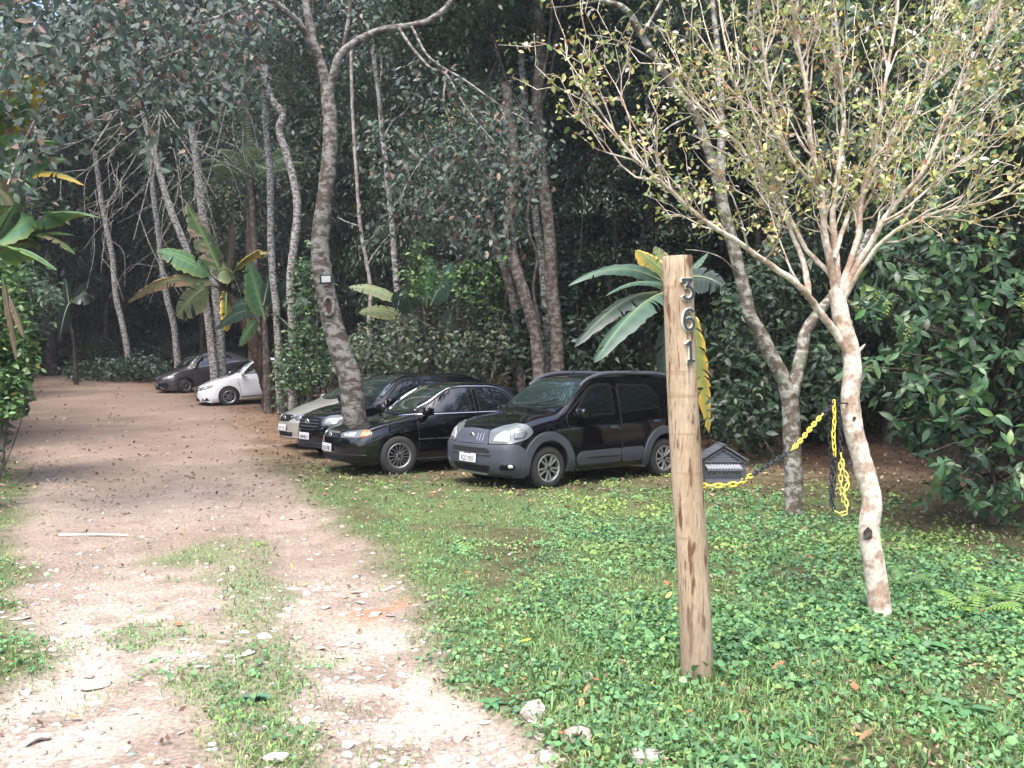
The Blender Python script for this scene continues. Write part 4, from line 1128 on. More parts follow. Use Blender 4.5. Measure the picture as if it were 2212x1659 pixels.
leafy_shrub('pinnate_shrub', 'arching shrub with fine drooping sprays above the left hedge bush', [(60, 600, 130, 660, 13, 14.5, 1), (40, 640, 120, 720, 13, 14.5, 1), (20, 560, 80, 640, 13, 14.5, .7)], 650, .13, [(3, (.045, .08, .05)), (2, (.06, .11, .05))], .3, seed=57, nst=0)
leafy_shrub('green_shrub', 'dark leafy shrub behind the V-shaped trunk and mailbox', [(1540, 560, 1720, 860, 15, 18, 2), (1530, 820, 1700, 960, 14.5, 17, 1.6), (1690, 700, 1860, 940, 13.5, 17, 1.6), (1620, 500, 1800, 700, 16, 18.5, 1.4)], 3200, .17, [(4, (.026, .05, .03)), (2, (.04, .07, .038)), (1, (.05, .08, .04))], seed=58)
leafy_shrub('green_shrub', 'low leafy shrub around the foot of the tattered banana plant', [(590, 800, 680, 900, 26, 27.5, 1.5), (620, 780, 720, 860, 24, 26, 1)], 1100, .15, [(3, (.035, .065, .038)), (2, (.05, .09, .045))], seed=59)
# ================================================================== CARS
M_GLASS = mat('car_glass', (.005, .007, .008), .02, spec=.3, coat=1.0); M_GLASS.node_tree.nodes['Principled BSDF'].inputs['Coat IOR'].default_value = 1.6
M_WSCREEN = mat('windscreen_glass', (.014, .024, .022), .02, spec=1.0, coat=1.0); M_WSCREEN.node_tree.nodes['Principled BSDF'].inputs['Coat IOR'].default_value = 1.75
M_RUBBER = mat('tyre_rubber', (.022, .021, .02), .82, noise=.35, nscale=30, bump=.15)
M_TRIM = mat('black_trim', (.006, .006, .007), .5, spec=.25)
M_DARK = mat('underbody_black', (.008, .008, .008), .9)
M_CHROME = mat('chrome', (.75, .75, .76), .12, metal=1)
M_ALLOY = mat('alloy', (.42, .42, .43), .34, metal=.85)
M_ALLOYDARK = mat('dull_alloy', (.26, .26, .26), .42, metal=.8)
M_LAMP = mat('headlamp_lens', (.10, .115, .12), .12, spec=.4, coat=.5)
M_LAMPDARK = mat('headlamp_inner', (.08, .085, .09), .08, spec=.8, coat=1)
M_REFL = mat('lamp_reflector', (.8, .82, .82), .18, metal=.7, coat=1)
M_AMBER = mat('amber_lens', (.85, .22, .06), .12, coat=1)
M_PLATE = mat('number_plate', (.62, .63, .65), .45)
M_PLATETXT = mat('plate_letters', (.015, .015, .018), .5)
M_GREYPLASTIC = mat('grey_plastic', (.047, .053, .068), .5, noise=.08, nscale=300)
M_RED = mat('badge_red', (.14, .02, .03), .3, coat=1)

def paint(name, base, metal=0., rough=.12):
    return mat(name, base, rough, metal=metal, coat=1.0, spec=.12 if max(base) < .02 else .5)

class CarShape:
    def __init__(s, sp):
        s.sp = sp
        L = s.L = sp['L']; s.W = sp['W'] / 2
        x0 = np.unique(np.concatenate([np.array([0, .012, .03, .055, .09, .13, .18]), np.linspace(.24, L - .24, 80), L - np.array([0, .012, .03, .055, .09, .13, .18])]))
        s.x0 = x0
        zt = pchip(sp['zt'], x0); zb = pchip(sp['zb'], x0); zs = pchip(sp['zs'], x0)
        w = s.W * pchip(sp['w'], x0); wt = s.W * pchip(sp['wt'], x0)
        drop = pchip(sp['drop'], x0)
        ze = zt - drop
        zb = np.minimum(zb, ze - .012)
        n1, n2, n3 = 14, 9, 10
        rows = []
        for i in range(len(x0)):
            u = np.linspace(0, 1, n1)
            z = zs[i] + (zb[i] - zs[i]) * u
            y = w[i] - .07 * (1 - np.minimum(u / .3, 1)) ** 2 - sp.get('shoulder', .04) * np.maximum(0, (u - .45) / .55) ** 2.2
            # waist crease
            y = y + .008 * np.exp(-((u - .8) / .06) ** 2) * sp.get('crease', 1)
            yb = y[-1]
            v = np.linspace(0, 1, n2 + 1)[1:]
            y2 = yb + (wt[i] - yb) * v + .02 * np.sin(v * math.pi) * min(1, (ze[i] - zb[i]) / .3)
            z2 = zb[i] + (ze[i] - zb[i]) * v
            a = np.linspace(0, math.pi / 2, n3 + 1)[1:]
            e = 2.6
            y3 = wt[i] * np.cos(a) ** (2 / e * 1.15)
            z3 = ze[i] + drop[i] * np.sin(a) ** (2 / e * .95)
            yy = np.concatenate([y, y2, y3]); zz = np.concatenate([z, z2, z3])
            yy[-1] = 0
            rows.append((yy, zz))
        Y = np.array([r[0] for r in rows]); Z = np.array([r[1] for r in rows])
        X = np.repeat(x0[:, None], Y.shape[1], 1)
        s.T = Y.shape[1]
        Xw = s.warp(X, Y, Z)
        nS, T = Y.shape
        V = []; 
        # full ring: near side (y<0) bottom->top, far side top->bottom (skip the shared top vertex)
        ring = 2 * T - 1
        for i in range(nS):
            for t in range(T): V.append((Xw[i, t], -Y[i, t], Z[i, t]))
            for t in range(T - 2, -1, -1): V.append((Xw[i, t], Y[i, t], Z[i, t]))
        F = []
        for i in range(nS - 1):
            for t in range(ring):
                u = (t + 1) % ring
                F.append((i * ring + t, (i + 1) * ring + t, (i + 1) * ring + u, i * ring + u))
        # end caps: rows between the two sides
        def cap(i, flip):
            nc = 12
            base = i * ring
            prev = None
            for t in range(T - 1):
                l, r = base + t, base + ring - 1 - t
                row = [l]
                yy, zz = Y[i, t], Z[i, t]
                for k in range(1, nc):
                    y = -yy + 2 * yy * k / nc
                    x = float(s.warp(np.array([[x0[i]]]), np.array([[abs(y)]]), np.array([[zz]]))[0, 0])
                    V.append((x, y, zz)); row.append(len(V) - 1)
                row.append(r)
                if prev:
                    for k in range(nc):
                        q = (prev[k], prev[k + 1], row[k + 1], row[k])
                        F.append(q if flip else q[::-1])
                prev = row
            top = base + T - 1
            for k in range(nc):
                q = (prev[k], prev[k + 1], top)
                F.append(q if flip else q[::-1])
            return [base] 
        s.capx = {}
        r0 = len(V); cap(0, False); cap(nS - 1, True)
        # close the bottom of the caps: bottom ring edge (last->0) is the floor strip; its cap bottom row has extra vertices, weld by an extra strip
        V = [(x, y, s.zm(z)) for x, y, z in V]
        s.V, s.F = V, F
        s.bvh = BVHTree.FromPolygons([Vector(v) for v in V], F)
    def zm(s, z):
        return z + s.sp.get('tall', .05) * max(0, z - .25)
    def warp(s, X, Y, Z):
        sp = s.sp; L = s.L
        f = np.clip(1 - X / sp.get('fdec', 1.0), 0, 1) ** 2
        out = X + f * (pchip(sp['nose'], Z) + sp['bow'] * (Y / s.W) ** 2.4)
        g = np.clip(1 - (L - X) / .8, 0, 1) ** 2
        return out - g * (pchip(sp['tail'], Z) + sp.get('rbow', .15) * (Y / s.W) ** 2.4)
    def cast(s, proj, a, b):
        if proj != 'T': b = s.zm(b)
        if proj == 'L': o, d = Vector((a, -4, b)), Vector((0, 1, 0))
        elif proj == 'R': o, d = Vector((a, 4, b)), Vector((0, -1, 0))
        elif proj == 'F': o, d = Vector((-4, a, b)), Vector((1, 0, 0))
        elif proj == 'B': o, d = Vector((s.L + 4, a, b)), Vector((-1, 0, 0))
        elif proj == 'T': o, d = Vector((a, b, 5)), Vector((0, 0, -1))
        elif proj == 'W':
            t = R(a); q = Vector((-math.cos(t), -math.sin(t), 0))
            o, d = Vector((.9, 0, b)) + q * 4, -q
        h = s.bvh.ray_cast(o, d)
        if h[0] is None and proj in 'LRFBW':
            for k in range(1, 40):          # above or below the body: nearest height that meets it
                for sg in (-1, 1):
                    h = s.bvh.ray_cast(o + Vector((0, 0, sg * .01 * k)), d)
                    if h[0] is not None: return h[0], h[1], d
        return h[0], h[1], d
    def patch(s, proj, poly, off=.004, res=.05, thick=.012, holes=()):
        """verts, faces of a plate laid on the body: polygon POLY in the projection's plane"""
        sc = 55.0 if proj == 'W' else 1.0       # wrap coordinates are degrees: scale so that spacing is comparable
        pts = []
        def loop(pl):
            out = []
            n = len(pl)
            for i in range(n):
                a, b = Vector(pl[i]), Vector(pl[(i + 1) % n])
                a2, b2 = Vector((a.x / sc, a.y)), Vector((b.x / sc, b.y))
                k = max(1, int((b2 - a2).length / res + .5))
                for j in range(k): out.append(a2.lerp(b2, j / k))
            return out
        lp = loop(poly); n = len(lp)
        loops = [list(range(n))]
        pts = list(lp)
        for h in holes:
            hl = loop(h); loops.append(list(range(len(pts), len(pts) + len(hl)))); pts += hl
        xs = [p.x for p in lp]; ys = [p.y for p in lp]
        def inside(p, q):
            c = False
            for i in range(len(q)):
                a, b = q[i], q[i - 1]
                if (a.y > p.y) != (b.y > p.y) and p.x < (b.x - a.x) * (p.y - a.y) / (b.y - a.y) + a.x: c = not c
            return c
        nx = int((max(xs) - min(xs)) / res) + 1; ny = int((max(ys) - min(ys)) / res) + 1
        allb = pts[:]
        for i in range(1, nx):
            for j in range(1, ny):
                p = Vector((min(xs) + i * res, min(ys) + j * res))
                if inside(p, lp) and min((p - q).length for q in allb) > res * .5: pts.append(p)
        faces_in = [l for l in loops]
        edges = [(l[i], l[(i + 1) % len(l)]) for l in loops for i in range(len(l))]
        vo, eo, fo, ov, oe, of = delaunay_2d_cdt(pts, edges, [], 1, 1e-6)
        if holes:
            hl = [[pts[i] for i in l] for l in loops[1:]]
            keep = []
            for f in fo:
                c = sum((vo[i] for i in f), Vector((0, 0))) / len(f)
                if not any(inside(c, h) for h in hl): keep.append(f)
            fo = keep
        V, Nn, last = [], [], None
        for p in vo:
            h, nrm, d = s.cast(proj, p.x * sc, p.y)
            if h is None:
                if last is None:
                    h, nrm = Vector((0, 0, 0)), -d
                else: h, nrm = last
            last = (h, nrm)
            # blend facet normal with the projection direction: gives an even offset
            nn = (nrm - d * .6).normalized()
            V.append(h + nn * off); Nn.append(nn)
        F = []
        for f in fo:
            a, b, c = V[f[0]], V[f[1]], V[f[2]]
            n = (b - a).cross(c - a)
            F.append(tuple(f) if n.dot(Nn[f[0]]) > 0 else tuple(f[::-1]))
        cnt = {}
        for f in F:
            for i in range(len(f)):
                e = (f[i], f[(i + 1) % len(f)])
                cnt[e] = cnt.get(e, 0) + 1
        bd = [e for e in cnt if (e[1], e[0]) not in cnt]
        mp = {}
        for e in bd:
            for v in e:
                if v not in mp:
                    mp[v] = len(V); V.append(V[v] - Nn[v] * (off + thick)); Nn.append(Nn[v])
        for a, b in bd: F.append((b, a, mp[a], mp[b]))
        return [tuple(v) for v in V], F

def rpoly(pts, r=.04, k=4):
    """polygon with rounded corners (r: one radius or one per corner)"""
    n = len(pts); out = []
    rs = r if isinstance(r, (list, tuple)) else [r] * n
    for i in range(n):
        p, a, b = Vector(pts[i]), Vector(pts[i - 1]), Vector(pts[(i + 1) % n])
        da, db = (a - p), (b - p)
        q = min(rs[i], da.length * .48, db.length * .48)
        if q < 1e-4: out.append(tuple(p)); continue
        s, e = p + da.normalized() * q, p + db.normalized() * q
        for j in range(k + 1):
            t = j / k
            out.append(tuple(s * (1 - t) ** 2 + p * 2 * t * (1 - t) + e * t * t))
    return out

def wpoly(pts, r=.03):
    """rounded polygon in wrap coordinates"""
    q = rpoly([(a / 55.0, b) for a, b in pts], r)
    return [(a * 55.0, b) for a, b in q]

def mirror(V, F): return [(x, -y, z) for x, y, z in V], [tuple(f[::-1]) for f in F]

def text_mesh(txt, size, name='text', extrude=.001, wide=1.0, bold=0.0):
    cu = bpy.data.curves.new(name, 'FONT'); cu.body = txt; cu.size = size; cu.extrude = extrude
    cu.align_x = 'CENTER'; cu.align_y = 'CENTER'; cu.offset = bold; cu.resolution_u = 3
    o = bpy.data.objects.new(name, cu); COL.objects.link(o)
    dg = bpy.context.evaluated_depsgraph_get()
    me = bpy.data.meshes.new_from_object(o.evaluated_get(dg))
    v = [(p.co.x * wide, p.co.y, p.co.z) for p in me.vertices]; f = [tuple(q.vertices) for q in me.polygons]
    bpy.data.objects.remove(o); bpy.data.curves.remove(cu); bpy.data.meshes.remove(me)
    return v, f

def ring_poly(cx, cz, r, n=28, a0=0, a1=360):
    return [(cx + r * math.cos(R(a0 + (a1 - a0) * i / n)), cz + r * math.sin(R(a0 + (a1 - a0) * i / n))) for i in range(n)]

def make_wheel(parent, c, side, rad, wid, style, steer=0.):
    """wheel with its tyre and rim; SIDE -1: outer face towards -y"""
    w = bpy.data.objects.new('wheel', None); COL.objects.link(w); w.parent = parent
    w.location = c; w.empty_display_size = .1
    w.rotation_euler = (0, R(style.get('spin', 10)), R(steer) + (math.pi if side > 0 else 0))
    rr = style['rim']
    t = MB(); h = wid / 2
    prof = [(rr - .005, h * .80), (rr + .012, h * .93), (rr + .035, h), (rad - .045, h * .98), (rad - .016, h * .86), (rad - .004, h * .68), (rad, h * .4), (rad, 0), (rad, -h * .4), (rad - .004, -h * .68),
            (rad - .016, -h * .86), (rad - .045, -h * .98), (rr + .035, -h), (rr + .012, -h * .93), (rr - .005, -h * .80)]
    t.lathe(prof, 40)
    # tread blocks
    for i in range(40):
        for y0 in (-.5, -.17, .17, .5):
            a = 2 * math.pi * (i + (.5 if abs(y0) < .3 else 0)) / 40
            Mx = Matrix.Rotation(-a, 4, 'Y')
            t.box((rad + .0005, y0 * h * 1.15, 0), (.008, h * .26, rad * .11), 0, Mx)
    t.build('tyre', [M_RUBBER], w, sharp=30)
    r = MB()
    A = 0; D = 1; B = 2
    mats = [style.get('mat', M_ALLOY), M_DARK, M_TRIM]
    r.lathe([(rr + .006, -h * .88), (rr + .010, -h * .95), (rr + .004, -h * .99), (rr - .006, -h * .97), (rr - .018, -h * .86), (rr - .024, -h * .3), (rr - .03, h * .6)], 40, A)
    r.lathe([(rr - .02, -h * .32), (.05, -h * .36), (.0005, -h * .36)], 32, D)          # drum behind the spokes
    r.lathe([(rr * .62, -h * .42), (rr * .6, -h * .5), (rr * .2, -h * .5)], 32, B)       # brake disc
    r.lathe([(.062, -h * .62), (.06, -h * .84), (.045, -h * .88), (.0005, -h * .88)], 20, A)
    r.lathe([(.026, -h * .88), (.026, -h * .90), (.0005, -h * .90)], 16, B)
    for i in range(style.get('lugs', 4)):
        a = 2 * math.pi * (i + .5) / style.get('lugs', 4)
        r.lathe([(.011, -h * .86), (.011, -h * .89), (.0005, -h * .89)], 8, B, Matrix.Translation((.043 * math.cos(a), 0, .043 * math.sin(a))))
    n = style['n']
    for i in range(n):
        for dlt in style.get('pair', (0,)):
            a = 2 * math.pi * i / n + R(dlt)
            Mx = Matrix.Rotation(-a, 4, 'Y')
            w0, w1 = style['w0'], style['w1']
            r0, r1 = .045, rr - .008
            yo0, yo1 = -h * .86, -h * .9
            th = .018
            sk = style.get('skew', 0.)
            v = []
            for (rad_, ww, yo) in ((r0, w0, yo0), ((r0 + r1) / 2, (w0 + w1) * style.get('mid', .5), (yo0 + yo1) / 2 - .006), (r1, w1, yo1)):
                zz = sk * (rad_ - r0) / (r1 - r0)
                v += [(rad_, yo, zz - ww * .32), (rad_, yo, zz + ww * .32), (rad_, yo + th, zz + ww / 2), (rad_, yo + th, zz - ww / 2)]
            f = []
            for k in range(2):
                b = k * 4
                for j in range(4): f.append((b + j, b + (j + 1) % 4, b + 4 + (j + 1) % 4, b + 4 + j))
            r.add(v, [q[::-1] for q in f], A, Mx)
    r.build('rim', mats, w, sharp=40)
    return w

def car(sp):
    s = CarShape(sp)
    root = empty(sp['name'], (0, 0, 0))
    pm = sp['paint']
    # ---- body with cut wheel arches
    me = mesh('body', s.V, s.F, [pm, M_DARK])
    bm = bmesh.new(); bm.from_mesh(me)
    bmesh.ops.remove_doubles(bm, verts=bm.verts, dist=1e-5)
    bmesh.ops.holes_fill(bm, edges=[e for e in bm.edges if e.is_boundary], sides=0)
    bmesh.ops.triangulate(bm, faces=[f for f in bm.faces if len(f.verts) > 4])
    bmesh.ops.recalc_face_normals(bm, faces=bm.faces[:])
    bm.to_mesh(me); bm.free()
    body = link('body', me, root)
    foh, wb, R_ = sp['foh'], sp['wb'], sp['R']
    gap = sp.get('gap', .045)
    for cx in (foh, foh + wb):
        cm = MB()
        for sy in (-1, 1):
            prof = [(.0005, sy * (s.W + .3)), (R_ + gap, sy * (s.W + .3)), (R_ + gap, sy * (s.W - .30)), (.0005, sy * (s.W - .30))]
            if sy < 0: prof = prof[::-1]
            cm.lathe(prof, 40, 0, Matrix.Translation((cx, 0, R_ + .01)))
        cme = mesh('cut', cm.v, cm.f, [M_DARK])
        b2 = bmesh.new(); b2.from_mesh(cme); bmesh.ops.remove_doubles(b2, verts=b2.verts, dist=2e-3); bmesh.ops.recalc_face_normals(b2, faces=b2.faces[:]); b2.to_mesh(cme); b2.free()
        co = link('cut', cme)
        md = body.modifiers.new('b', 'BOOLEAN'); md.operation = 'DIFFERENCE'; md.object = co; md.solver = 'EXACT'
        md.material_mode = 'TRANSFER'
        dg = bpy.context.evaluated_depsgraph_get()
        nm = bpy.data.meshes.new_from_object(body.evaluated_get(dg))
        body.modifiers.clear(); old = body.data; body.data = nm; bpy.data.meshes.remove(old)
        bpy.data.objects.remove(co)
    nm = body.data
    nm.name = 'body'
    nm.polygons.foreach_set('use_smooth', np.ones(len(nm.polygons), dtype=bool))
    nm.set_sharp_from_angle(angle=R(38))
    # ---- helpers bound to this car
    def put(name, proj, poly, m, off=.004, res=.05, thick=.012, parent=root, both=True, holes=(), label=None):
        V, F = s.patch(proj, poly, off, res, thick, holes)
        o = obj(name, V, F, m, parent, sharp=50)
        if label: o['label'] = label
        res_ = [o]
        if both:
            V2, F2 = mirror(V, F)
            res_.append(obj(name, V2, F2, m, parent, sharp=50))
        return res_
    sp_ctx = dict(s=s, root=root, put=put, body=body, sp=sp)
    # wheels
    wy = s.W - sp.get('inset', .10)
    for cx, st in ((foh, sp.get('steer', 0)), (foh + wb, 0)):
        for sy in (-1, 1):
            make_wheel(root, (cx, sy * wy, R_), sy, R_, sp.get('tw', .185), sp['rimstyle'], st)
    # arch lips
    fl = sp.get('flare', .02)
    for cx in (foh, foh + wb):
        cz = R_ + .01
        ro, ri = R_ + gap + sp.get('lip', .03), R_ + gap + .001
        a0, a1 = sp.get('flare_ang', (-2, 182))
        outer = ring_poly(cx, cz, ro, 30, a0, a1); outer.append((cx + ro * math.cos(R(a1)), cz + ro * math.sin(R(a1))))
        inner = ring_poly(cx, cz, ri, 30, a0, a1); inner.append((cx + ri * math.cos(R(a1)), cz + ri * math.sin(R(a1))))
        put('wheel_arch', 'L', outer + inner[::-1], sp.get('flare_mat', pm), off=fl, res=.035, thick=.03 + fl)
    # windscreen
    ws = sp['ws']          # (x bottom centre, x top centre, half width bottom, half width top)
    poly = [(ws[0] + .0, -ws[2] * .0)]
    xb, xt, hb, ht = ws
    bowb, bowt = sp.get('wsbow', (.16, .06))
    pl = []
    for k in range(13):
        y = -hb + 2 * hb * k / 12; pl.append((xb + bowb * (y / hb) ** 2, y))
    for k in range(13):
        y = ht - 2 * ht * k / 12; pl.append((xt + bowt * (y / ht) ** 2, y))
    put('windscreen_seal', 'T', [(x + (-.018 if i < 13 else .015), y * 1.03) for i, (x, y) in enumerate(pl)], M_TRIM, off=.002, res=.06, both=False)
    put('windscreen', 'T', pl, M_WSCREEN, off=.006, res=.06, both=False)
    # wipers
    for (ya, yb, xe) in sp.get('wipers', ((.12, -.42, .10), (-.38, -.68, .1))):
        pts = []
        for k in range(6):
            t = k / 5
            h, n, d = s.cast('T', xb + bowb * ((ya * (1 - t) + yb * t) / hb) ** 2 + .02 + xe * t * .6, ya * (1 - t) + yb * t)
            pts.append(tuple(h + Vector((-.02, 0, .022))))
        wm = MB(); wm.tube(pts, .009, 5); wm.build('wiper', [M_TRIM], root)
    # rear screen
    if 'rs' in sp:
        a, b, h1, h2 = sp['rs']
        put('rear_window', 'T', rpoly([(a, -h1), (b, -h2), (b, h2), (a, h1)], .08), M_GLASS, off=.005, res=.07, both=False)
    # doors, then side windows
    for d in sp['doors']:
        q = put('door', 'L', rpoly(d['poly'], d.get('r', .06)), pm, off=.006, res=.06, thick=.02)
        put('door_seam', 'L', rpoly(grow(d['poly'], .011), d.get('r', .06)), M_DARK, off=.0015, res=.06, thick=.006)
        for o in q:
            side = 'L' if o is q[0] else 'R'
            if 'handle' in d:
                hx, hz = d['handle']
                h, n, dd = s.cast(side, hx, hz)
                hb_ = MB(); hb_.box((0, 0, 0), (.17, .035, .042), 0, Matrix.Translation(h + n * .022), bev=.014)
                hb_.build('handle', [sp.get('handle_mat', pm)], o)
    for wdw in sp['windows']:
        put('window_frame', 'L', rpoly(grow(wdw['poly'], wdw.get('fr', .03)), wdw.get('r', .07)), (sp['paint'] if sp['paint'].name.startswith('graphite') else M_TRIM), off=.009, res=.05)
        put('window', 'L', rpoly(wdw['poly'], wdw.get('r', .06)), M_GLASS, off=.0125, res=.05)
    # mirrors
    mx, mz = sp['mirror']
    for side, sy in (('L', -1), ('R', 1)):
        h, n, dd = s.cast(side, mx, mz)
        mm = MB()
        bm = bmesh.new(); bmesh.ops.create_uvsphere(bm, u_segments=16, v_segments=10, radius=1)
        vv = []
        for v in bm.verts:
            x, y, z = v.co
            e = lambda c: math.copysign(abs(c) ** .6, c)
            vv.append((e(x) * .075 - .02 * (sy * y), e(y) * .115, e(z) * .075))
        mm.add(vv, [tuple(v.index for v in f.verts) for f in bm.faces], 0, Matrix.Translation(h + Vector((-.02, sy * .15, .055))))
        bm.free()
        mm.box((0, 0, 0), (.07, .10, .05), 1, Matrix.Translation(h + Vector((0, sy * .045, .02))), bev=.015)
        mm.box((0, 0, 0), (.012, .19, .11), 2, Matrix.Translation(h + Vector((.055, sy * .155, .055))), bev=.004)
        mm.build('mirror', [sp.get('mirror_mat', pm), M_TRIM, M_GLASS], root)
    # number plate
    if 'plate' in sp:
        px, py, pz, txt = sp['plate'][:4]
        h, n, d = s.cast('F', py, pz)
        o = MB(); o.box((0, 0, 0), (.012, .40, .13), 0, bev=.005)
        pl_ = o.build('number_plate', [sp.get('plate_mat', M_PLATE)], root)
        pl_.location = h + Vector((-.022 + px, 0, 0))
        pl_.rotation_euler = (0, R(sp['plate'][4] if len(sp['plate']) > 4 else 4), 0)
        if txt:
            v, f = text_mesh(txt, .088, wide=.86, bold=.0012)
            RT = Matrix(((0, 0, -1), (-1, 0, 0), (0, 1, 0))).to_4x4()     # text x -> -y, text y -> z, extrude -> -x
            vv = [Matrix.Translation((-.0072, 0, -.018)) @ RT @ Vector(p) for p in v]
            obj('lettering', [tuple(p) for p in vv], f, M_PLATETXT, pl_, smooth=False)
            for yy in (-.07, .07):
                bx = MB(); bx.box((-.0075, yy, .05), (.004, .012, .012), 0)
                bx.build('plate_bolt', [M_TRIM], pl_)
    sp['front'](sp_ctx)
    return root, s

def grow(poly, d):
    """polygon offset outward by d"""
    n = len(poly); A = 0
    for i in range(n): A += poly[i - 1][0] * poly[i][1] - poly[i][0] * poly[i - 1][1]
    sg = 1 if A > 0 else -1
    out = []
    for i in range(n):
        p, a, b = Vector(poly[i]), Vector(poly[i - 1]), Vector(poly[(i + 1) % n])
        e1, e2 = (p - a).normalized(), (b - p).normalized()
        n1, n2 = Vector((e1.y, -e1.x)) * sg, Vector((e2.y, -e2.x)) * sg
        m = (n1 + n2)
        m = m / max(.35, m.dot(n1)) if m.length > 1e-6 else n1
        out.append(tuple(p + m * d))
    return out

def badge(c, proj, a, b, kind, size, tilt=0):
    """round or oval emblem standing on the body"""
    s, root = c['s'], c['root']
    h, n, d = s.cast(proj, a, b)
    o = MB()
    def stroke(pts, w=.006, mi=0): o.tube([(-.012, y * size, z * size) for y, z in pts], w, 6, mi)
    ring = lambda ry, rz, w, mi=0: o.tube([(-.010, ry * size * math.cos(t), rz * size * math.sin(t)) for t in np.linspace(0, 2 * math.pi, 28, endpoint=False)], w, 6, mi, closed=True)
    disc = lambda ry, rz, mi: o.add([(-.006, 0, 0)] + [(-.006, ry * size * math.cos(t), rz * size * math.sin(t)) for t in np.linspace(0, 2 * math.pi, 28, endpoint=False)], [(0, 1 + (i + 1) % 28, 1 + i) for i in range(28)], mi)
    if kind == 'disc':
        disc(1, 1, 1); ring(1, 1, .007)
        for y in (-.42, -.14, .14, .42): stroke([(y, -.4), (y, .4)], .004)
    elif kind == 'h':
        ring(1.05, .9, .006)
        stroke([(-.5, -.62), (-.62, .62)], .009); stroke([(.5, -.62), (.62, .62)], .009); stroke([(-.5, 0), (.5, 0)], .008)
    elif kind == 'vw':
        disc(1, 1, 2); ring(1, 1, .008)
        stroke([(-.42, .85), (0, .02), (.42, .85)], .007); stroke([(-.86, .42), (-.45, -.8), (0, .02), (.45, -.8), (.86, .42)], .007)
    elif kind == 'bar':
        ring(1, 1, .009); stroke([(-1.2, 0), (1.2, 0)], .014)
    elif kind == 'ovals':
        ring(1.3, .9, .008); ring(.45, .85, .006); ring(.95, .38, .006)
    e = o.build('badge', [M_CHROME, M_RED, M_TRIM], root)
    e.location = h + Vector((-.004, 0, 0)); e.rotation_euler = (0, R(tilt), math.atan2(n.y, n.x) - math.pi if abs(n.x) > .2 else 0)
    return e

# ------------------------------------------------------------------ the six cars
BLACK = paint('black_paint', (.0025, .0025, .0035))
BLACK2 = paint('blue_black_paint', (.004, .004, .006))
SILVER = paint('silver_beige_paint', (.50, .485, .46), metal=.55, rough=.28)
WHITE = paint('white_paint', (.74, .75, .78), rough=.2)
GREY = paint('graphite_paint', (.085, .08, .085), metal=.5, rough=.3)

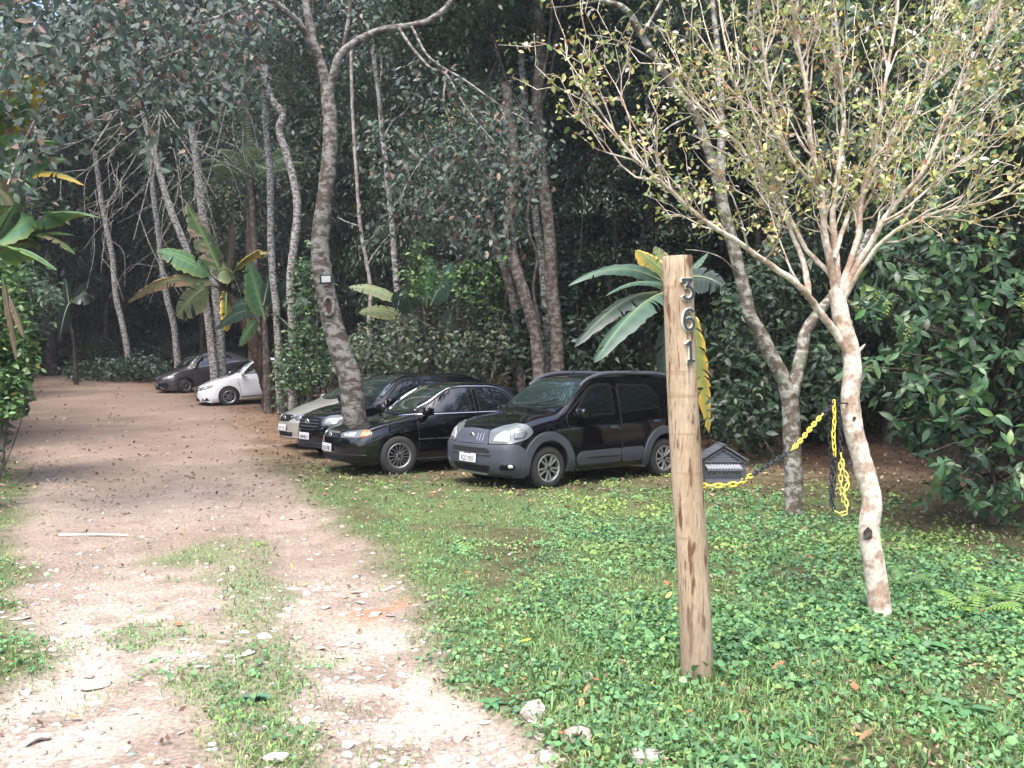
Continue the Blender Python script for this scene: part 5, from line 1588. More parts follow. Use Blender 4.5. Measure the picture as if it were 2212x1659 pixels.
def front_fiat(c):
    put, s, root = c['put'], c['s'], c['root']
    put('bumper', 'W', wpoly([(-55, .19), (55, .19), (57, .36), (56, .55), (49, .635), (25, .62), (0, .615), (-25, .62), (-49, .635), (-56, .55), (-57, .36)], .03), M_GREYPLASTIC, off=.022, res=.05, thick=.03, both=False)
    put('grille_panel', 'W', wpoly([(-24, .625), (24, .625), (21.5, .80), (8, .815), (-8, .815), (-21.5, .80)], .02), M_GREYPLASTIC, off=.016, res=.05, thick=.02, both=False)
    lamp = wpoly([(24.5, .632), (45, .645), (56, .70), (62, .775), (61, .83), (56, .885), (47, .895), (33, .855), (23, .80)], .035)
    hl = put('headlight', 'W', lamp, M_LAMP, off=.018, res=.035, thick=.03)
    for o in hl:
        sg = 1 if o is hl[0] else -1
        for nm, pl, m, of in (('reflector', wpoly([(28, .655), (43, .66), (44, .80), (38, .81), (30, .74)], .02), M_REFL, .0215),
                              ('lamp_bowl', wpoly([(46, .69), (54, .715), (57, .78), (54, .82), (46, .80)], .03), M_LAMPDARK, .0215)):
            V, F = s.patch('W', pl, of, .03, .004)
            if sg < 0: V, F = mirror(V, F)
            obj(nm, V, F, m, o)
    put('upper_intake', 'W', wpoly([(-26, .505), (26, .50), (27, .535), (24, .575), (-24, .575), (-27, .535)], .02), M_DARK, off=.026, res=.05, thick=.01, both=False)
    put('intake_bar', 'W', wpoly([(-28, .485), (28, .485), (28, .508), (-28, .508)], .008), M_GREYPLASTIC, off=.036, res=.04, thick=.02, both=False)
    put('lower_intake', 'W', wpoly([(-24, .255), (24, .255), (27, .35), (-27, .35)], .02), M_DARK, off=.026, res=.05, thick=.01, both=False)
    mb = MB()
    for k in range(9):
        a = -20 + 5 * k
        pts = []
        for z in (.26, .345):
            h, n, d = s.cast('W', a, z); pts.append(tuple(h + Vector((-.03, 0, 0))))
        mb.tube(pts, .004, 4)
    for z in (.275, .295, .315, .335):
        pts = []
        for a in range(-24, 25, 6):
            h, n, d = s.cast('W', a, z); pts.append(tuple(h + Vector((-.03, 0, 0))))
        mb.tube(pts, .004, 4)
    mb.build('grille_mesh', [M_TRIM], root)
    put('skid_plate', 'W', wpoly([(-25, .18), (25, .18), (22, .245), (-22, .245)], .015), M_ALLOY, off=.034, res=.04, thick=.02, both=False)
    fg = put('fog_lamp_bezel', 'W', wpoly([(34, .29), (48, .295), (50, .335), (48, .40), (36, .395), (33, .345)], .03), M_GREYPLASTIC, off=.030, res=.03, thick=.02)
    for o in fg:
        sg = 1 if o is fg[0] else -1
        V, F = s.patch('W', wpoly([(36, .305), (46, .31), (47.5, .345), (46, .385), (37, .38), (35.5, .345)], .03), .032, .03, .004)
        if sg < 0: V, F = mirror(V, F)
        obj('fog_recess', V, F, M_TRIM, o)
        V, F = s.patch('W', wpoly([(42.5, .33), (45.5, .33), (45.8, .35), (45.2, .37), (42.8, .37), (42.2, .35)], .012), .040, .02, .01)
        if sg < 0: V, F = mirror(V, F)
        obj('fog_lamp', V, F, M_REFL, o)
    badge(c, 'F', 0, .715, 'disc', .052, -14)
    for sgn in (1,):
        for k in range(3):
            pts = []
            for (dy, dz) in ((.035, .05), (.006, .05), (0, .04), (0, -.045), (.006, -.055), (.035, -.055)):
                h, n, d = s.cast('F', -.125 - k * .062 - .02 + dy * 1 * -1 + .0, .715 + dz)
                pts.append(tuple(h + Vector((-.022, 0, 0))))
            m_ = MB(); m_.tube(pts, .0055, 5); m_.build('grille_slot', [M_CHROME], root)
    # side cladding and rails
    put('side_cladding', 'L', rpoly([(1.27, .31), (2.16, .31), (2.16, .50), (1.36, .49), (1.27, .43)], .05), M_GREYPLASTIC, off=.02, res=.06, thick=.03)
    put('side_cladding', 'L', rpoly([(2.185, .31), (2.62, .31), (2.66, .45), (2.62, .505), (2.185, .50)], .05), M_GREYPLASTIC, off=.02, res=.06, thick=.03)
    m_ = MB()
    for z in (.405,):
        m_.tube([(x, s.cast('L', x, z)[0].y - .022, z) for x in np.linspace(1.45, 2.1, 8)], .006, 5)
    m_.build('cladding_rib', [M_TRIM], root)
    for sy in (-1, 1):
        pts = []
        for k, x in enumerate(np.linspace(1.52, 3.60, 22)):
            h, n, d = s.cast('T', x, sy * (.60 - .02 * math.sin(k / 21 * math.pi)))
            lift = .04 * min(1, k / 4.5, (21 - k) / 2.2)
            pts.append((h.x, h.y, h.z + .004 + lift))
        r_ = MB(); r_.tube(pts, [.02 + .016 * min(1, k / 4, (21 - k) / 2) for k in range(22)], 8)
        r_.box((0, 0, 0), (.20, .05, .075), 0, Matrix.Translation((2.65, sy * .585, pts[11][2] + .012)), bev=.02)
        r_.box((0, 0, 0), (.20, .05, .075), 0, Matrix.Translation((3.12, sy * .585, pts[16][2] + .010)), bev=.02)
        r_.build('roof_rail', [M_GREYPLASTIC], root)
    h, n, d = s.cast('T', 1.86, 0)
    a = MB(); a.tube([tuple(h), tuple(h + Vector((.02, 0, .03))), tuple(h + Vector((.20, 0, .17)))], [.018, .010, .004], 6); a.build('antenna', [M_TRIM], root)
    # keyhole
    h, n, d = s.cast('L', 2.12, .78)
    k_ = MB(); k_.lathe([(.014, 0), (.014, -.018), (.0005, -.02)], 10, 0, Matrix.Translation(h)); k_.build('door_lock', [M_CHROME], root)

FIAT = dict(name='black_compact_suv', L=3.77, W=1.64, paint=BLACK, foh=.745, wb=2.376, R=.30, inset=.085, tw=.185, gap=.06, crease=1.6,
    zt=[(0, .775), (.012, .80), (.05, .835), (.15, .885), (.5, .965), (.95, 1.03), (1.0, 1.045), (1.1, 1.10), (1.62, 1.46), (1.75, 1.505), (2.3, 1.545), (3.0, 1.54), (3.45, 1.51), (3.6, 1.46), (3.68, 1.2), (3.74, .98), (3.77, .9)],
    zb=[(0, .70), (.15, .80), (.5, .875), (1.0, .945), (2.0, .965), (2.8, 1.0), (3.4, 1.04), (3.6, 1.02), (3.77, .82)],
    zs=[(0, .22), (.1, .19), (.4, .18), (1.2, .215), (3.2, .215), (3.6, .26), (3.77, .3)],
    w=[(0, .86), (.05, .93), (.15, .975), (.35, 1.0), (2.8, 1.0), (3.5, .97), (3.72, .9), (3.77, .84)],
    wt=[(0, .80), (.1, .86), (.5, .875), (1.0, .88), (1.15, .865), (1.7, .755), (2.4, .76), (3.4, .735), (3.6, .73), (3.77, .75)],
    drop=[(0, .02), (.1, .03), (.9, .04), (1.2, .04), (1.8, .04), (3.5, .04), (3.77, .03)],
    nose=[(.15, .06), (.25, .005), (.4, -.05), (.58, -.05), (.66, -.01), (.82, .065), (.95, .13)], tail=[(.2, .05), (.5, 0), (.9, .03), (1.4, .05)], bow=.16, rbow=.10, tall=.055,
    rimstyle=dict(rim=.192, n=5, w0=.028, w1=.044, mid=.42, pair=(-13, 13), spin=18, lugs=4), flare=.036, lip=.115, flare_ang=(-10, 192), flare_mat=M_GREYPLASTIC,
    ws=(1.06, 1.67, .70, .595), wsbow=(.13, .05), rs=None,
    doors=[dict(poly=[(1.17, .255), (2.17, .255), (2.17, 1.36), (1.80, 1.40), (1.64, 1.36), (1.12, .98)], r=.05, handle=(2.0, .80)),
           dict(poly=[(2.195, .255), (2.62, .26), (2.78, .42), (3.02, .66), (3.06, 1.02), (2.93, 1.345), (2.195, 1.365)], r=.06, handle=(2.93, .855))],
    windows=[dict(poly=[(1.285, 1.00), (2.03, 1.015), (2.03, 1.385), (1.79, 1.385), (1.62, 1.325)], r=[.02, .03, .03, .12, .12], fr=.04, fmat=M_TRIM),
             dict(poly=[(2.235, 1.03), (3.02, 1.075), (3.03, 1.16), (2.90, 1.365), (2.235, 1.385)], r=[.03, .08, .1, .14, .03], fr=.03)],
    mirror=(1.30, .97), mirror_mat=BLACK, handle_mat=M_GREYPLASTIC, plate=(-.01, 0, .435, 'EQZ·5925', 3), front=front_fiat, wipers=((.10, -.45, .16), (-.25, -.63, .05)))
FIAT.pop('rs')

def rail(c, x0, x1, y, m, r=.016, lift=.035, n=18):
    s, root = c['s'], c['root']
    for sy in (-1, 1):
        pts = []
        for k, x in enumerate(np.linspace(x0, x1, n)):
            h, _, _ = s.cast('T', x, sy * y)
            pts.append((h.x, h.y, h.z + lift * min(1, k / 2.5, (n - 1 - k) / 2.5)))
        b = MB(); b.tube(pts, r, 6); b.build('roof_rail', [m], root)

def trim_line(c, name, z, x0, x1, m, r=.006, zz=None):
    s, root = c['s'], c['root']
    for side, sy in (('L', -1), ('R', 1)):
        pts = []
        for k, x in enumerate(np.linspace(x0, x1, 16)):
            zk = z if zz is None else z + (zz - z) * k / 15
            h, n, d = s.cast(side, x, zk)
            if h is not None: pts.append(tuple(h + n * .008))
        b = MB(); b.tube(pts, r, 5); b.build(name, [m], root)

def front_civic(c):
    put, s, root = c['put'], c['s'], c['root']
    put('grille', 'W', wpoly([(-23, .575), (23, .575), (19, .645), (-19, .645)], .02), M_TRIM, off=.006, res=.05, both=False)
    b = MB()
    for z in (.592, .61, .628):
        b.tube([tuple(s.cast('W', a, z)[0] + Vector((-.012, 0, 0))) for a in range(-20, 21, 5)], .005, 4)
    b.build('grille_bar', [M_GREYPLASTIC], root)
    put('grille_surround', 'W', wpoly([(-19, .648), (19, .648), (18, .672), (-18, .672)], .008), M_ALLOYDARK, off=.009, res=.05, both=False)
    lamp = wpoly([(23.5, .585), (45, .60), (58, .625), (60, .66), (57, .715), (48, .715), (33, .69), (22, .655)], .03)
    hl = put('headlight', 'W', lamp, M_LAMP, off=.008, res=.035, thick=.02)
    for o in hl:
        sg = 1 if o is hl[0] else -1
        for nm, pl, m in (('reflector', wpoly([(27, .60), (41, .61), (43, .685), (34, .675), (27, .65)], .02), M_REFL), ('indicator_lens', wpoly([(48, .61), (57, .63), (58.5, .66), (56, .705), (50, .705)], .02), M_AMBER)):
            V, F = s.patch('W', pl, .0115, .03, .004)
            if sg < 0: V, F = mirror(V, F)
            obj(nm, V, F, m, o)
    put('bumper', 'W', wpoly([(-52, .2), (52, .2), (54, .36), (53, .56), (25, .565), (0, .56), (-25, .565), (-53, .56), (-54, .36)], .02), c['sp']['paint'], off=.012, res=.05, thick=.02, both=False)
    put('lower_intake', 'W', wpoly([(-24, .25), (24, .25), (26, .325), (-26, .325)], .02), M_DARK, off=.016, res=.05, thick=.01, both=False)
    put('bumper_lip', 'W', wpoly([(-54, .175), (54, .175), (54, .205), (-54, .205)], .006), M_TRIM, off=.035, res=.04, thick=.04, both=False)
    b = MB(); b.tube([tuple(s.cast('W', a, .345)[0] + s.cast('W', a, .345)[1] * .016) for a in range(30, 55, 4)], .005, 4); b.build('bumper_crease', [BLACK], root)
    badge(c, 'F', 0, .615, 'h', .052, -8)
    trim_line(c, 'window_trim', .925, 1.10, 3.2, M_CHROME, .007, .955)
    pts = [(1.30, .98), (1.52, 1.11), (1.78, 1.265), (1.98, 1.342), (2.22, 1.355), (2.45, 1.355), (2.78, 1.338), (3.04, 1.232)]
    for side in ('L', 'R'):
        q = [tuple(s.cast(side, x, z)[0] + s.cast(side, x, z)[1] * .012) for x, z in catmull(pts, 4)]
        b = MB(); b.tube(q, .008, 5); b.build('window_trim', [M_CHROME], root)
    trim_line(c, 'side_moulding', .55, 1.2, 3.1, BLACK, .012, .57)
    trim_line(c, 'sill_crease', .25, 1.2, 3.1, BLACK, .01)

CIVIC = dict(name='black_sedan', L=4.44, W=1.715, paint=BLACK, foh=.87, wb=2.62, R=.315, inset=.085, tw=.195, gap=.035, crease=1.2,
    zt=[(0, .64), (.02, .665), (.08, .69), (.2, .725), (.6, .815), (1.12, .905), (1.2, .935), (1.30, .99), (1.85, 1.33), (2.0, 1.385), (2.45, 1.425), (2.9, 1.405), (3.2, 1.34), (3.75, 1.06), (3.9, 1.02), (4.3, 1.0), (4.4, .96), (4.44, .85)],
    zb=[(0, .60), (.2, .68), (.6, .76), (1.1, .84), (1.5, .875), (3.2, .915), (3.9, .93), (4.4, .88), (4.44, .78)],
    zs=[(0, .22), (.15, .18), (.5, .175), (1.2, .20), (3.6, .20), (4.2, .25), (4.44, .3)],
    w=[(0, .84), (.05, .90), (.2, .955), (.5, .985), (1.2, 1.0), (3.2, 1.0), (4.0, .97), (4.36, .9), (4.44, .84)],
    wt=[(0, .72), (.2, .80), (1.0, .84), (1.3, .80), (1.95, .66), (2.5, .665), (3.2, .64), (3.8, .74), (4.3, .78), (4.44, .74)],
    drop=[(0, .02), (.2, .035), (1.0, .05), (2.0, .045), (3.2, .045), (3.9, .03), (4.44, .02)],
    nose=[(.15, .10), (.25, .03), (.42, 0), (.52, .0), (.58, .03), (.7, .09), (.8, .14)], tail=[(.2, .08), (.5, 0), (.8, .02), (1.0, .06)], bow=.30, rbow=.2,
    rimstyle=dict(rim=.195, n=15, w0=.017, w1=.014, mid=.5, mat=M_ALLOYDARK, lugs=4), flare=.006, lip=.025,
    ws=(1.16, 1.93, .68, .53), wsbow=(.2, .08), rs=(3.2, 3.78, .53, .64),
    doors=[dict(poly=[(1.26, .235), (2.30, .235), (2.30, 1.31), (1.98, 1.34), (1.76, 1.28), (1.20, .93)], r=.05, handle=(2.12, .80)),
           dict(poly=[(2.325, .235), (2.95, .24), (3.08, .45), (3.28, .70), (3.30, .95), (3.06, 1.24), (2.6, 1.33), (2.325, 1.32)], r=.06, handle=(3.13, .82))],
    windows=[dict(poly=[(1.32, .955), (2.22, .965), (2.22, 1.33), (1.99, 1.325), (1.80, 1.26)], r=[.02, .02, .03, .12, .1], fr=.022),
             dict(poly=[(2.40, .97), (3.10, .985), (3.02, 1.215), (2.78, 1.315), (2.40, 1.33)], r=[.02, .04, .1, .12, .03], fr=.022)],
    mirror=(1.36, .925), handle_mat=BLACK, plate=(-.01, -.0, .43, 'DLU·7585', 2), front=front_civic)

def front_fox(c):
    put, s, root = c['put'], c['s'], c['root']
    put('grille', 'W', wpoly([(-27, .60), (-14, .565), (14, .565), (27, .60), (24, .76), (-24, .76)], .03), M_TRIM, off=.008, res=.05, both=False)
    b = MB()
    for z, a1 in ((.60, 24), (.655, 26), (.71, 25)):
        b.tube([tuple(s.cast('W', a, z)[0] + Vector((-.016, 0, 0))) for a in np.linspace(-a1, a1, 11)], .013, 6)
    b.build('grille_bar', [M_GREYPLASTIC], root)
    q = [(-29, .755), (-29, .60), (-15, .55), (0, .545), (15, .55), (29, .60), (29, .755)]
    b = MB(); b.tube([tuple(s.cast('W', a, z)[0] + Vector((-.012, 0, 0))) for a, z in catmull(q, 4)], .010, 6); b.build('grille_surround', [BLACK2], root)
    lamp = wpoly([(29, .625), (44, .62), (55, .645), (60, .70), (58, .775), (48, .815), (36, .79), (30, .72)], .05)
    hl = put('headlight', 'W', lamp, M_LAMP, off=.010, res=.035, thick=.02)
    for o in hl:
        sg = 1 if o is hl[0] else -1
        V, F = s.patch('W', wpoly([(33, .64), (46, .64), (52, .68), (50, .76), (40, .77), (33, .71)], .04), .0135, .03, .004)
        if sg < 0: V, F = mirror(V, F)
        obj('reflector', V, F, M_REFL, o)
    put('bumper', 'W', wpoly([(-54, .2), (54, .2), (56, .36), (54, .56), (30, .56), (14, .54), (-14, .54), (-30, .56), (-54, .56), (-56, .36)], .02), BLACK2, off=.012, res=.05, thick=.02, both=False)
    put('lower_intake', 'W', wpoly([(-33, .22), (33, .22), (33, .345), (-33, .345)], .02), M_DARK, off=.016, res=.05, thick=.01, both=False)
    b = MB()
    for z in (.25, .285, .32):
        b.tube([tuple(s.cast('W', a, z)[0] + s.cast('W', a, z)[1] * .022) for a in np.linspace(-32, 32, 13)], .007, 5)
    b.build('intake_bar', [M_GREYPLASTIC], root)
    put('bumper_lip', 'W', wpoly([(-52, .17), (52, .17), (54, .215), (-54, .215)], .01), M_GREYPLASTIC, off=.03, res=.04, thick=.03, both=False)
    badge(c, 'F', 0, .665, 'vw', .068, -10)
    rail(c, 1.55, 3.75, .56, M_TRIM, .017, .045)

FOX = dict(name='black_estate_car', L=4.18, W=1.66, paint=BLACK2, foh=.83, wb=2.465, R=.30, inset=.09, tw=.185, gap=.04,
    zt=[(0, .74), (.02, .765), (.08, .80), (.25, .85), (.7, .945), (1.0, .995), (1.07, 1.02), (1.17, 1.08), (1.65, 1.43), (1.8, 1.485), (2.4, 1.53), (3.3, 1.51), (3.75, 1.46), (3.9, 1.40), (4.05, 1.1), (4.15, .95), (4.18, .85)],
    zb=[(0, .68), (.2, .78), (.6, .86), (1.0, .925), (2.0, .95), (3.4, 1.0), (3.9, 1.02), (4.18, .8)],
    zs=[(0, .22), (.15, .18), (.5, .175), (1.2, .2), (3.4, .2), (4.0, .25), (4.18, .3)],
    w=[(0, .85), (.05, .92), (.18, .965), (.4, .99), (1.2, 1.0), (3.0, 1.0), (3.9, .96), (4.1, .9), (4.18, .84)],
    wt=[(0, .73), (.15, .80), (1.0, .83), (1.2, .81), (1.72, .69), (2.4, .70), (3.6, .67), (3.9, .68), (4.18, .7)],
    drop=[(0, .02), (.15, .04), (1.0, .055), (1.8, .05), (3.7, .05), (4.18, .03)],
    nose=[(.15, .10), (.25, .03), (.42, 0), (.55, .01), (.62, .04), (.8, .10), (.9, .16)], tail=[(.2, .06), (.5, 0), (.9, .03), (1.4, .04)], bow=.30, rbow=.12, tall=.065,
    rimstyle=dict(rim=.18, n=7, w0=.03, w1=.035, lugs=4), flare=.006, lip=.025,
    ws=(1.06, 1.70, .67, .55), wsbow=(.17, .07),
    doors=[dict(poly=[(1.20, .24), (2.22, .24), (2.22, 1.37), (1.85, 1.42), (1.66, 1.36), (1.14, .98)], r=.05, handle=(2.05, .82)),
           dict(poly=[(2.245, .24), (2.85, .25), (2.98, .5), (3.15, .72), (3.17, 1.0), (3.05, 1.35), (2.245, 1.38)], r=.06, handle=(3.02, .85))],
    windows=[dict(poly=[(1.30, 1.0), (2.15, 1.015), (2.15, 1.40), (1.86, 1.395), (1.69, 1.335)], r=[.02, .03, .03, .14, .12], fr=.028),
             dict(poly=[(2.31, 1.02), (3.08, 1.045), (3.0, 1.35), (2.31, 1.395)], r=[.03, .05, .12, .03], fr=.028),
             dict(poly=[(3.2, 1.06), (3.82, 1.12), (3.74, 1.3), (3.16, 1.36)], r=[.03, .1, .12, .05], fr=.02)],
    mirror=(1.33, .98), handle_mat=BLACK2, plate=(-.01, 0, .43, 'EAM·8613', 2), front=front_fox)

def front_silver(c):
    put, s, root = c['put'], c['s'], c['root']
    put('grille', 'W', wpoly([(-25, .655), (-14, .575), (14, .575), (25, .655), (17, .70), (-17, .70)], .03), M_TRIM, off=.007, res=.05, both=False)
    lamp = wpoly([(23, .655), (30, .60), (45, .61), (60, .69), (60, .735), (40, .725), (27, .705)], .02)
    hl = put('headlight', 'W', lamp, M_LAMPDARK, off=.009, res=.035, thick=.02)
    for o in hl:
        sg = 1 if o is hl[0] else -1
        V, F = s.patch('W', wpoly([(31, .625), (44, .63), (48, .69), (36, .69)], .02), .0125, .03, .004)
        if sg < 0: V, F = mirror(V, F)
        obj('reflector', V, F, M_REFL, o)
    put('lower_intake', 'W', wpoly([(-22, .28), (22, .28), (24, .37), (-24, .37)], .015), M_DARK, off=.006, res=.05, both=False)
    put('bumper_slot', 'W', wpoly([(-38, .215), (38, .215), (38, .245), (-38, .245)], .006), M_DARK, off=.012, res=.05, both=False)
    b = MB(); b.tube([tuple(s.cast('W', a, .27)[0] + s.cast('W', a, .27)[1] * .006) for a in range(-48, 49, 6)], .014, 6); b.build('bumper_crease', [SILVER], root)
    badge(c, 'F', 0, .635, 'h', .055, -12)

SILV = dict(name='silver_sedan', L=4.49, W=1.755, paint=SILVER, foh=.9, wb=2.7, R=.31, inset=.09, tw=.195, gap=.04,
    zt=[(0, .66), (.02, .69), (.08, .72), (.25, .775), (.6, .885), (.95, .975), (1.02, 1.0), (1.12, 1.05), (1.78, 1.385), (1.95, 1.43), (2.4, 1.455), (2.9, 1.43), (3.3, 1.34), (3.8, 1.11), (3.95, 1.07), (4.35, 1.06), (4.45, 1.0), (4.49, .88)],
    zb=[(0, .62), (.2, .70), (.6, .80), (1.0, .88), (1.5, .915), (3.2, .96), (3.9, .98), (4.4, .92), (4.49, .8)],
    zs=[(0, .22), (.15, .17), (.5, .165), (1.2, .19), (3.6, .19), (4.2, .25), (4.49, .3)],
    w=[(0, .84), (.05, .90), (.2, .955), (.5, .985), (1.2, 1.0), (3.2, 1.0), (4.0, .97), (4.4, .9), (4.49, .84)],
    wt=[(0, .70), (.2, .78), (.9, .82), (1.15, .79), (1.85, .66), (2.5, .66), (3.3, .63), (3.85, .72), (4.3, .76), (4.49, .72)],
    drop=[(0, .02), (.2, .04), (.9, .06), (2.0, .05), (3.2, .05), (3.9, .03), (4.49, .02)],
    nose=[(.15, .10), (.25, .03), (.42, 0), (.56, .0), (.62, .04), (.74, .10), (.85, .16)], tail=[(.2, .08), (.5, 0), (.8, .02), (1.0, .06)], bow=.36, rbow=.2, tall=.07,
    rimstyle=dict(rim=.195, n=7, w0=.03, w1=.035, lugs=4), flare=.004, lip=.02,
    ws=(1.0, 1.86, .70, .54), wsbow=(.24, .09), rs=(3.3, 3.8, .52, .62),
    doors=[dict(poly=[(1.28, .23), (2.38, .23), (2.38, 1.34), (2.0, 1.36), (1.74, 1.28), (1.22, .96)], r=.05, handle=(2.2, .84)),
           dict(poly=[(2.405, .23), (3.05, .24), (3.2, .5), (3.36, .74), (3.38, .98), (3.12, 1.26), (2.405, 1.345)], r=.06, handle=(3.2, .87))],
    windows=[dict(poly=[(1.36, .985), (2.30, 1.0), (2.30, 1.355), (2.02, 1.35), (1.8, 1.27)], r=[.02, .02, .03, .12, .1], fr=.022),
             dict(poly=[(2.46, 1.0), (3.2, 1.02), (3.08, 1.24), (2.8, 1.335), (2.46, 1.355)], r=[.02, .04, .1, .12, .03], fr=.022)],
    mirror=(1.38, .955), handle_mat=SILVER, plate=(-.01, 0, .455, 'DRT·7734', 6), front=front_silver)

def front_sentra(c):
    put, s, root = c['put'], c['s'], c['root']
    put('grille', 'W', wpoly([(-17, .56), (0, .53), (17, .56), (21, .705), (-21, .705)], .02), M_DARK, off=.006, res=.05, both=False)
    for sg in (1, -1):
        b = MB(); b.tube([tuple(s.cast('W', a * sg, z)[0] + Vector((-.014, 0, 0))) for a, z in ((20, .70), (17, .63), (13, .56), (4, .535))], .011, 6); b.build('grille_chrome', [M_CHROME], root)
    badge(c, 'F', 0, .635, 'bar', .06, -8)
    lamp = wpoly([(22, .60), (42, .625), (58, .69), (63, .755), (56, .765), (40, .735), (24, .70)], .015)
    hl = put('headlight', 'W', lamp, M_LAMPDARK, off=.008, res=.035, thick=.02)
    for o in hl:
        sg = 1 if o is hl[0] else -1
        for nm, pl, m in (('reflector', wpoly([(30, .63), (42, .65), (46, .715), (32, .70)], .02), M_REFL), ('indicator_lens', wpoly([(52, .69), (58, .71), (61, .75), (54, .745)], .01), M_AMBER)):
            V, F = s.patch('W', pl, .0115, .03, .004)
            if sg < 0: V, F = mirror(V, F)
            obj(nm, V, F, m, o)
    put('lower_intake', 'W', wpoly([(-22, .255), (22, .255), (17, .355), (-17, .355)], .02), M_DARK, off=.006, res=.05, both=False)
    fg = put('fog_lamp_bezel', 'W', wpoly([(30, .26), (52, .265), (46, .365), (33, .345)], .02), M_TRIM, off=.007, res=.04)
    for o in fg:
        sg = 1 if o is fg[0] else -1
        V, F = s.patch('W', [(39 + 4.2 * math.cos(t), .31 + .036 * math.sin(t)) for t in np.linspace(0, 2 * math.pi, 14, endpoint=False)], .016, .03, .01)
        if sg < 0: V, F = mirror(V, F)
        obj('fog_lamp', V, F, M_REFL, o)
    put('bumper_lip', 'W', wpoly([(-56, .17), (56, .17), (56, .215), (-56, .215)], .01), WHITE, off=.035, res=.04, thick=.03, both=False)
    trim_line(c, 'sill_trim', .27, 1.4, 3.1, M_TRIM, .012)

SENTRA = dict(name='white_sedan', L=4.64, W=1.76, paint=WHITE, foh=.95, wb=2.7, R=.325, inset=.09, tw=.205, gap=.045,
    zt=[(0, .68), (.02, .71), (.08, .745), (.25, .81), (.6, .91), (1.1, .995), (1.18, 1.02), (1.28, 1.07), (1.85, 1.415), (2.05, 1.465), (2.5, 1.50), (3.0, 1.475), (3.4, 1.38), (3.95, 1.14), (4.1, 1.10), (4.5, 1.08), (4.6, 1.02), (4.64, .9)],
    zb=[(0, .64), (.2, .73), (.6, .83), (1.1, .915), (1.6, .95), (3.3, .99), (4.0, 1.0), (4.5, .95), (4.64, .82)],
    zs=[(0, .22), (.15, .17), (.5, .165), (1.2, .19), (3.6, .19), (4.3, .25), (4.64, .3)],
    w=[(0, .84), (.05, .90), (.2, .955), (.5, .985), (1.2, 1.0), (3.3, 1.0), (4.1, .97), (4.55, .9), (4.64, .84)],
    wt=[(0, .70), (.2, .78), (1.0, .82), (1.3, .79), (1.95, .66), (2.6, .66), (3.4, .63), (4.0, .72), (4.5, .76), (4.64, .72)],
    drop=[(0, .02), (.2, .04), (1.0, .06), (2.0, .05), (3.4, .05), (4.1, .03), (4.64, .02)],
    nose=[(.15, .08), (.25, .02), (.42, 0), (.56, .0), (.64, .04), (.78, .10), (.9, .16)], tail=[(.2, .08), (.5, 0), (.8, .02), (1.0, .06)], bow=.36, rbow=.2,
    rimstyle=dict(rim=.21, n=5, w0=.03, w1=.03, pair=(-15, 15), skew=.02, lugs=5), flare=.004, lip=.02,
    ws=(1.16, 1.93, .70, .54), wsbow=(.24, .09), rs=(3.4, 3.95, .52, .62),
    doors=[dict(poly=[(1.38, .25), (2.48, .25), (2.48, 1.38), (2.1, 1.40), (1.84, 1.32), (1.32, .99)], r=.05, handle=(2.3, .87)),
           dict(poly=[(2.505, .25), (3.15, .26), (3.3, .5), (3.46, .76), (3.48, 1.0), (3.22, 1.29), (2.505, 1.385)], r=.06, handle=(3.3, .9))],
    windows=[dict(poly=[(1.46, 1.015), (2.40, 1.03), (2.40, 1.395), (2.12, 1.39), (1.9, 1.31)], r=[.02, .02, .03, .12, .1], fr=.022),
             dict(poly=[(2.56, 1.03), (3.3, 1.05), (3.18, 1.27), (2.9, 1.375), (2.56, 1.395)], r=[.02, .04, .1, .12, .03], fr=.022)],
    mirror=(1.5, 1.0), handle_mat=WHITE, plate=(-.01, 0, .45, '', 4), plate_mat=M_ALLOYDARK, front=front_sentra)

def front_etios(c):
    put, s, root = c['put'], c['s'], c['root']
    put('grille', 'W', wpoly([(-26, .62), (0, .585), (26, .62), (24, .665), (0, .69), (-24, .665)], .01), M_TRIM, off=.006, res=.05, both=False)
    badge(c, 'F', 0, .655, 'ovals', .05, -10)
    lamp = wpoly([(25, .62), (42, .635), (58, .70), (60, .765), (48, .77), (32, .725), (24, .67)], .02)
    hl = put('headlight', 'W', lamp, M_LAMPDARK, off=.008, res=.035, thick=.02)
    for o in hl:
        sg = 1 if o is hl[0] else -1
        for pl in (wpoly([(29, .635), (38, .645), (40, .705), (31, .69)], .02), wpoly([(43, .655), (54, .695), (55, .75), (45, .745)], .02)):
            V, F = s.patch('W', pl, .0115, .03, .004)
            if sg < 0: V, F = mirror(V, F)
            obj('reflector', V, F, M_REFL, o)
    put('lower_intake', 'W', wpoly([(-40, .25), (40, .25), (48, .40), (40, .52), (26, .49), (-26, .49), (-40, .52), (-48, .40)], .03), M_TRIM, off=.006, res=.05, both=False)
    for sg in (1, -1):
        b = MB(); b.tube([tuple(s.cast('W', a * sg, z)[0] + Vector((-.014, 0, 0))) for a, z in ((18, .36), (26, .30), (34, .265))], .014, 6); b.build('bumper_chrome', [M_CHROME], root)
    put('bumper_lip', 'W', wpoly([(-56, .17), (56, .17), (56, .215), (-56, .215)], .01), GREY, off=.03, res=.04, thick=.03, both=False)
    trim_line(c, 'window_trim', .955, 1.12, 3.3, M_ALLOY, .016, 1.02)

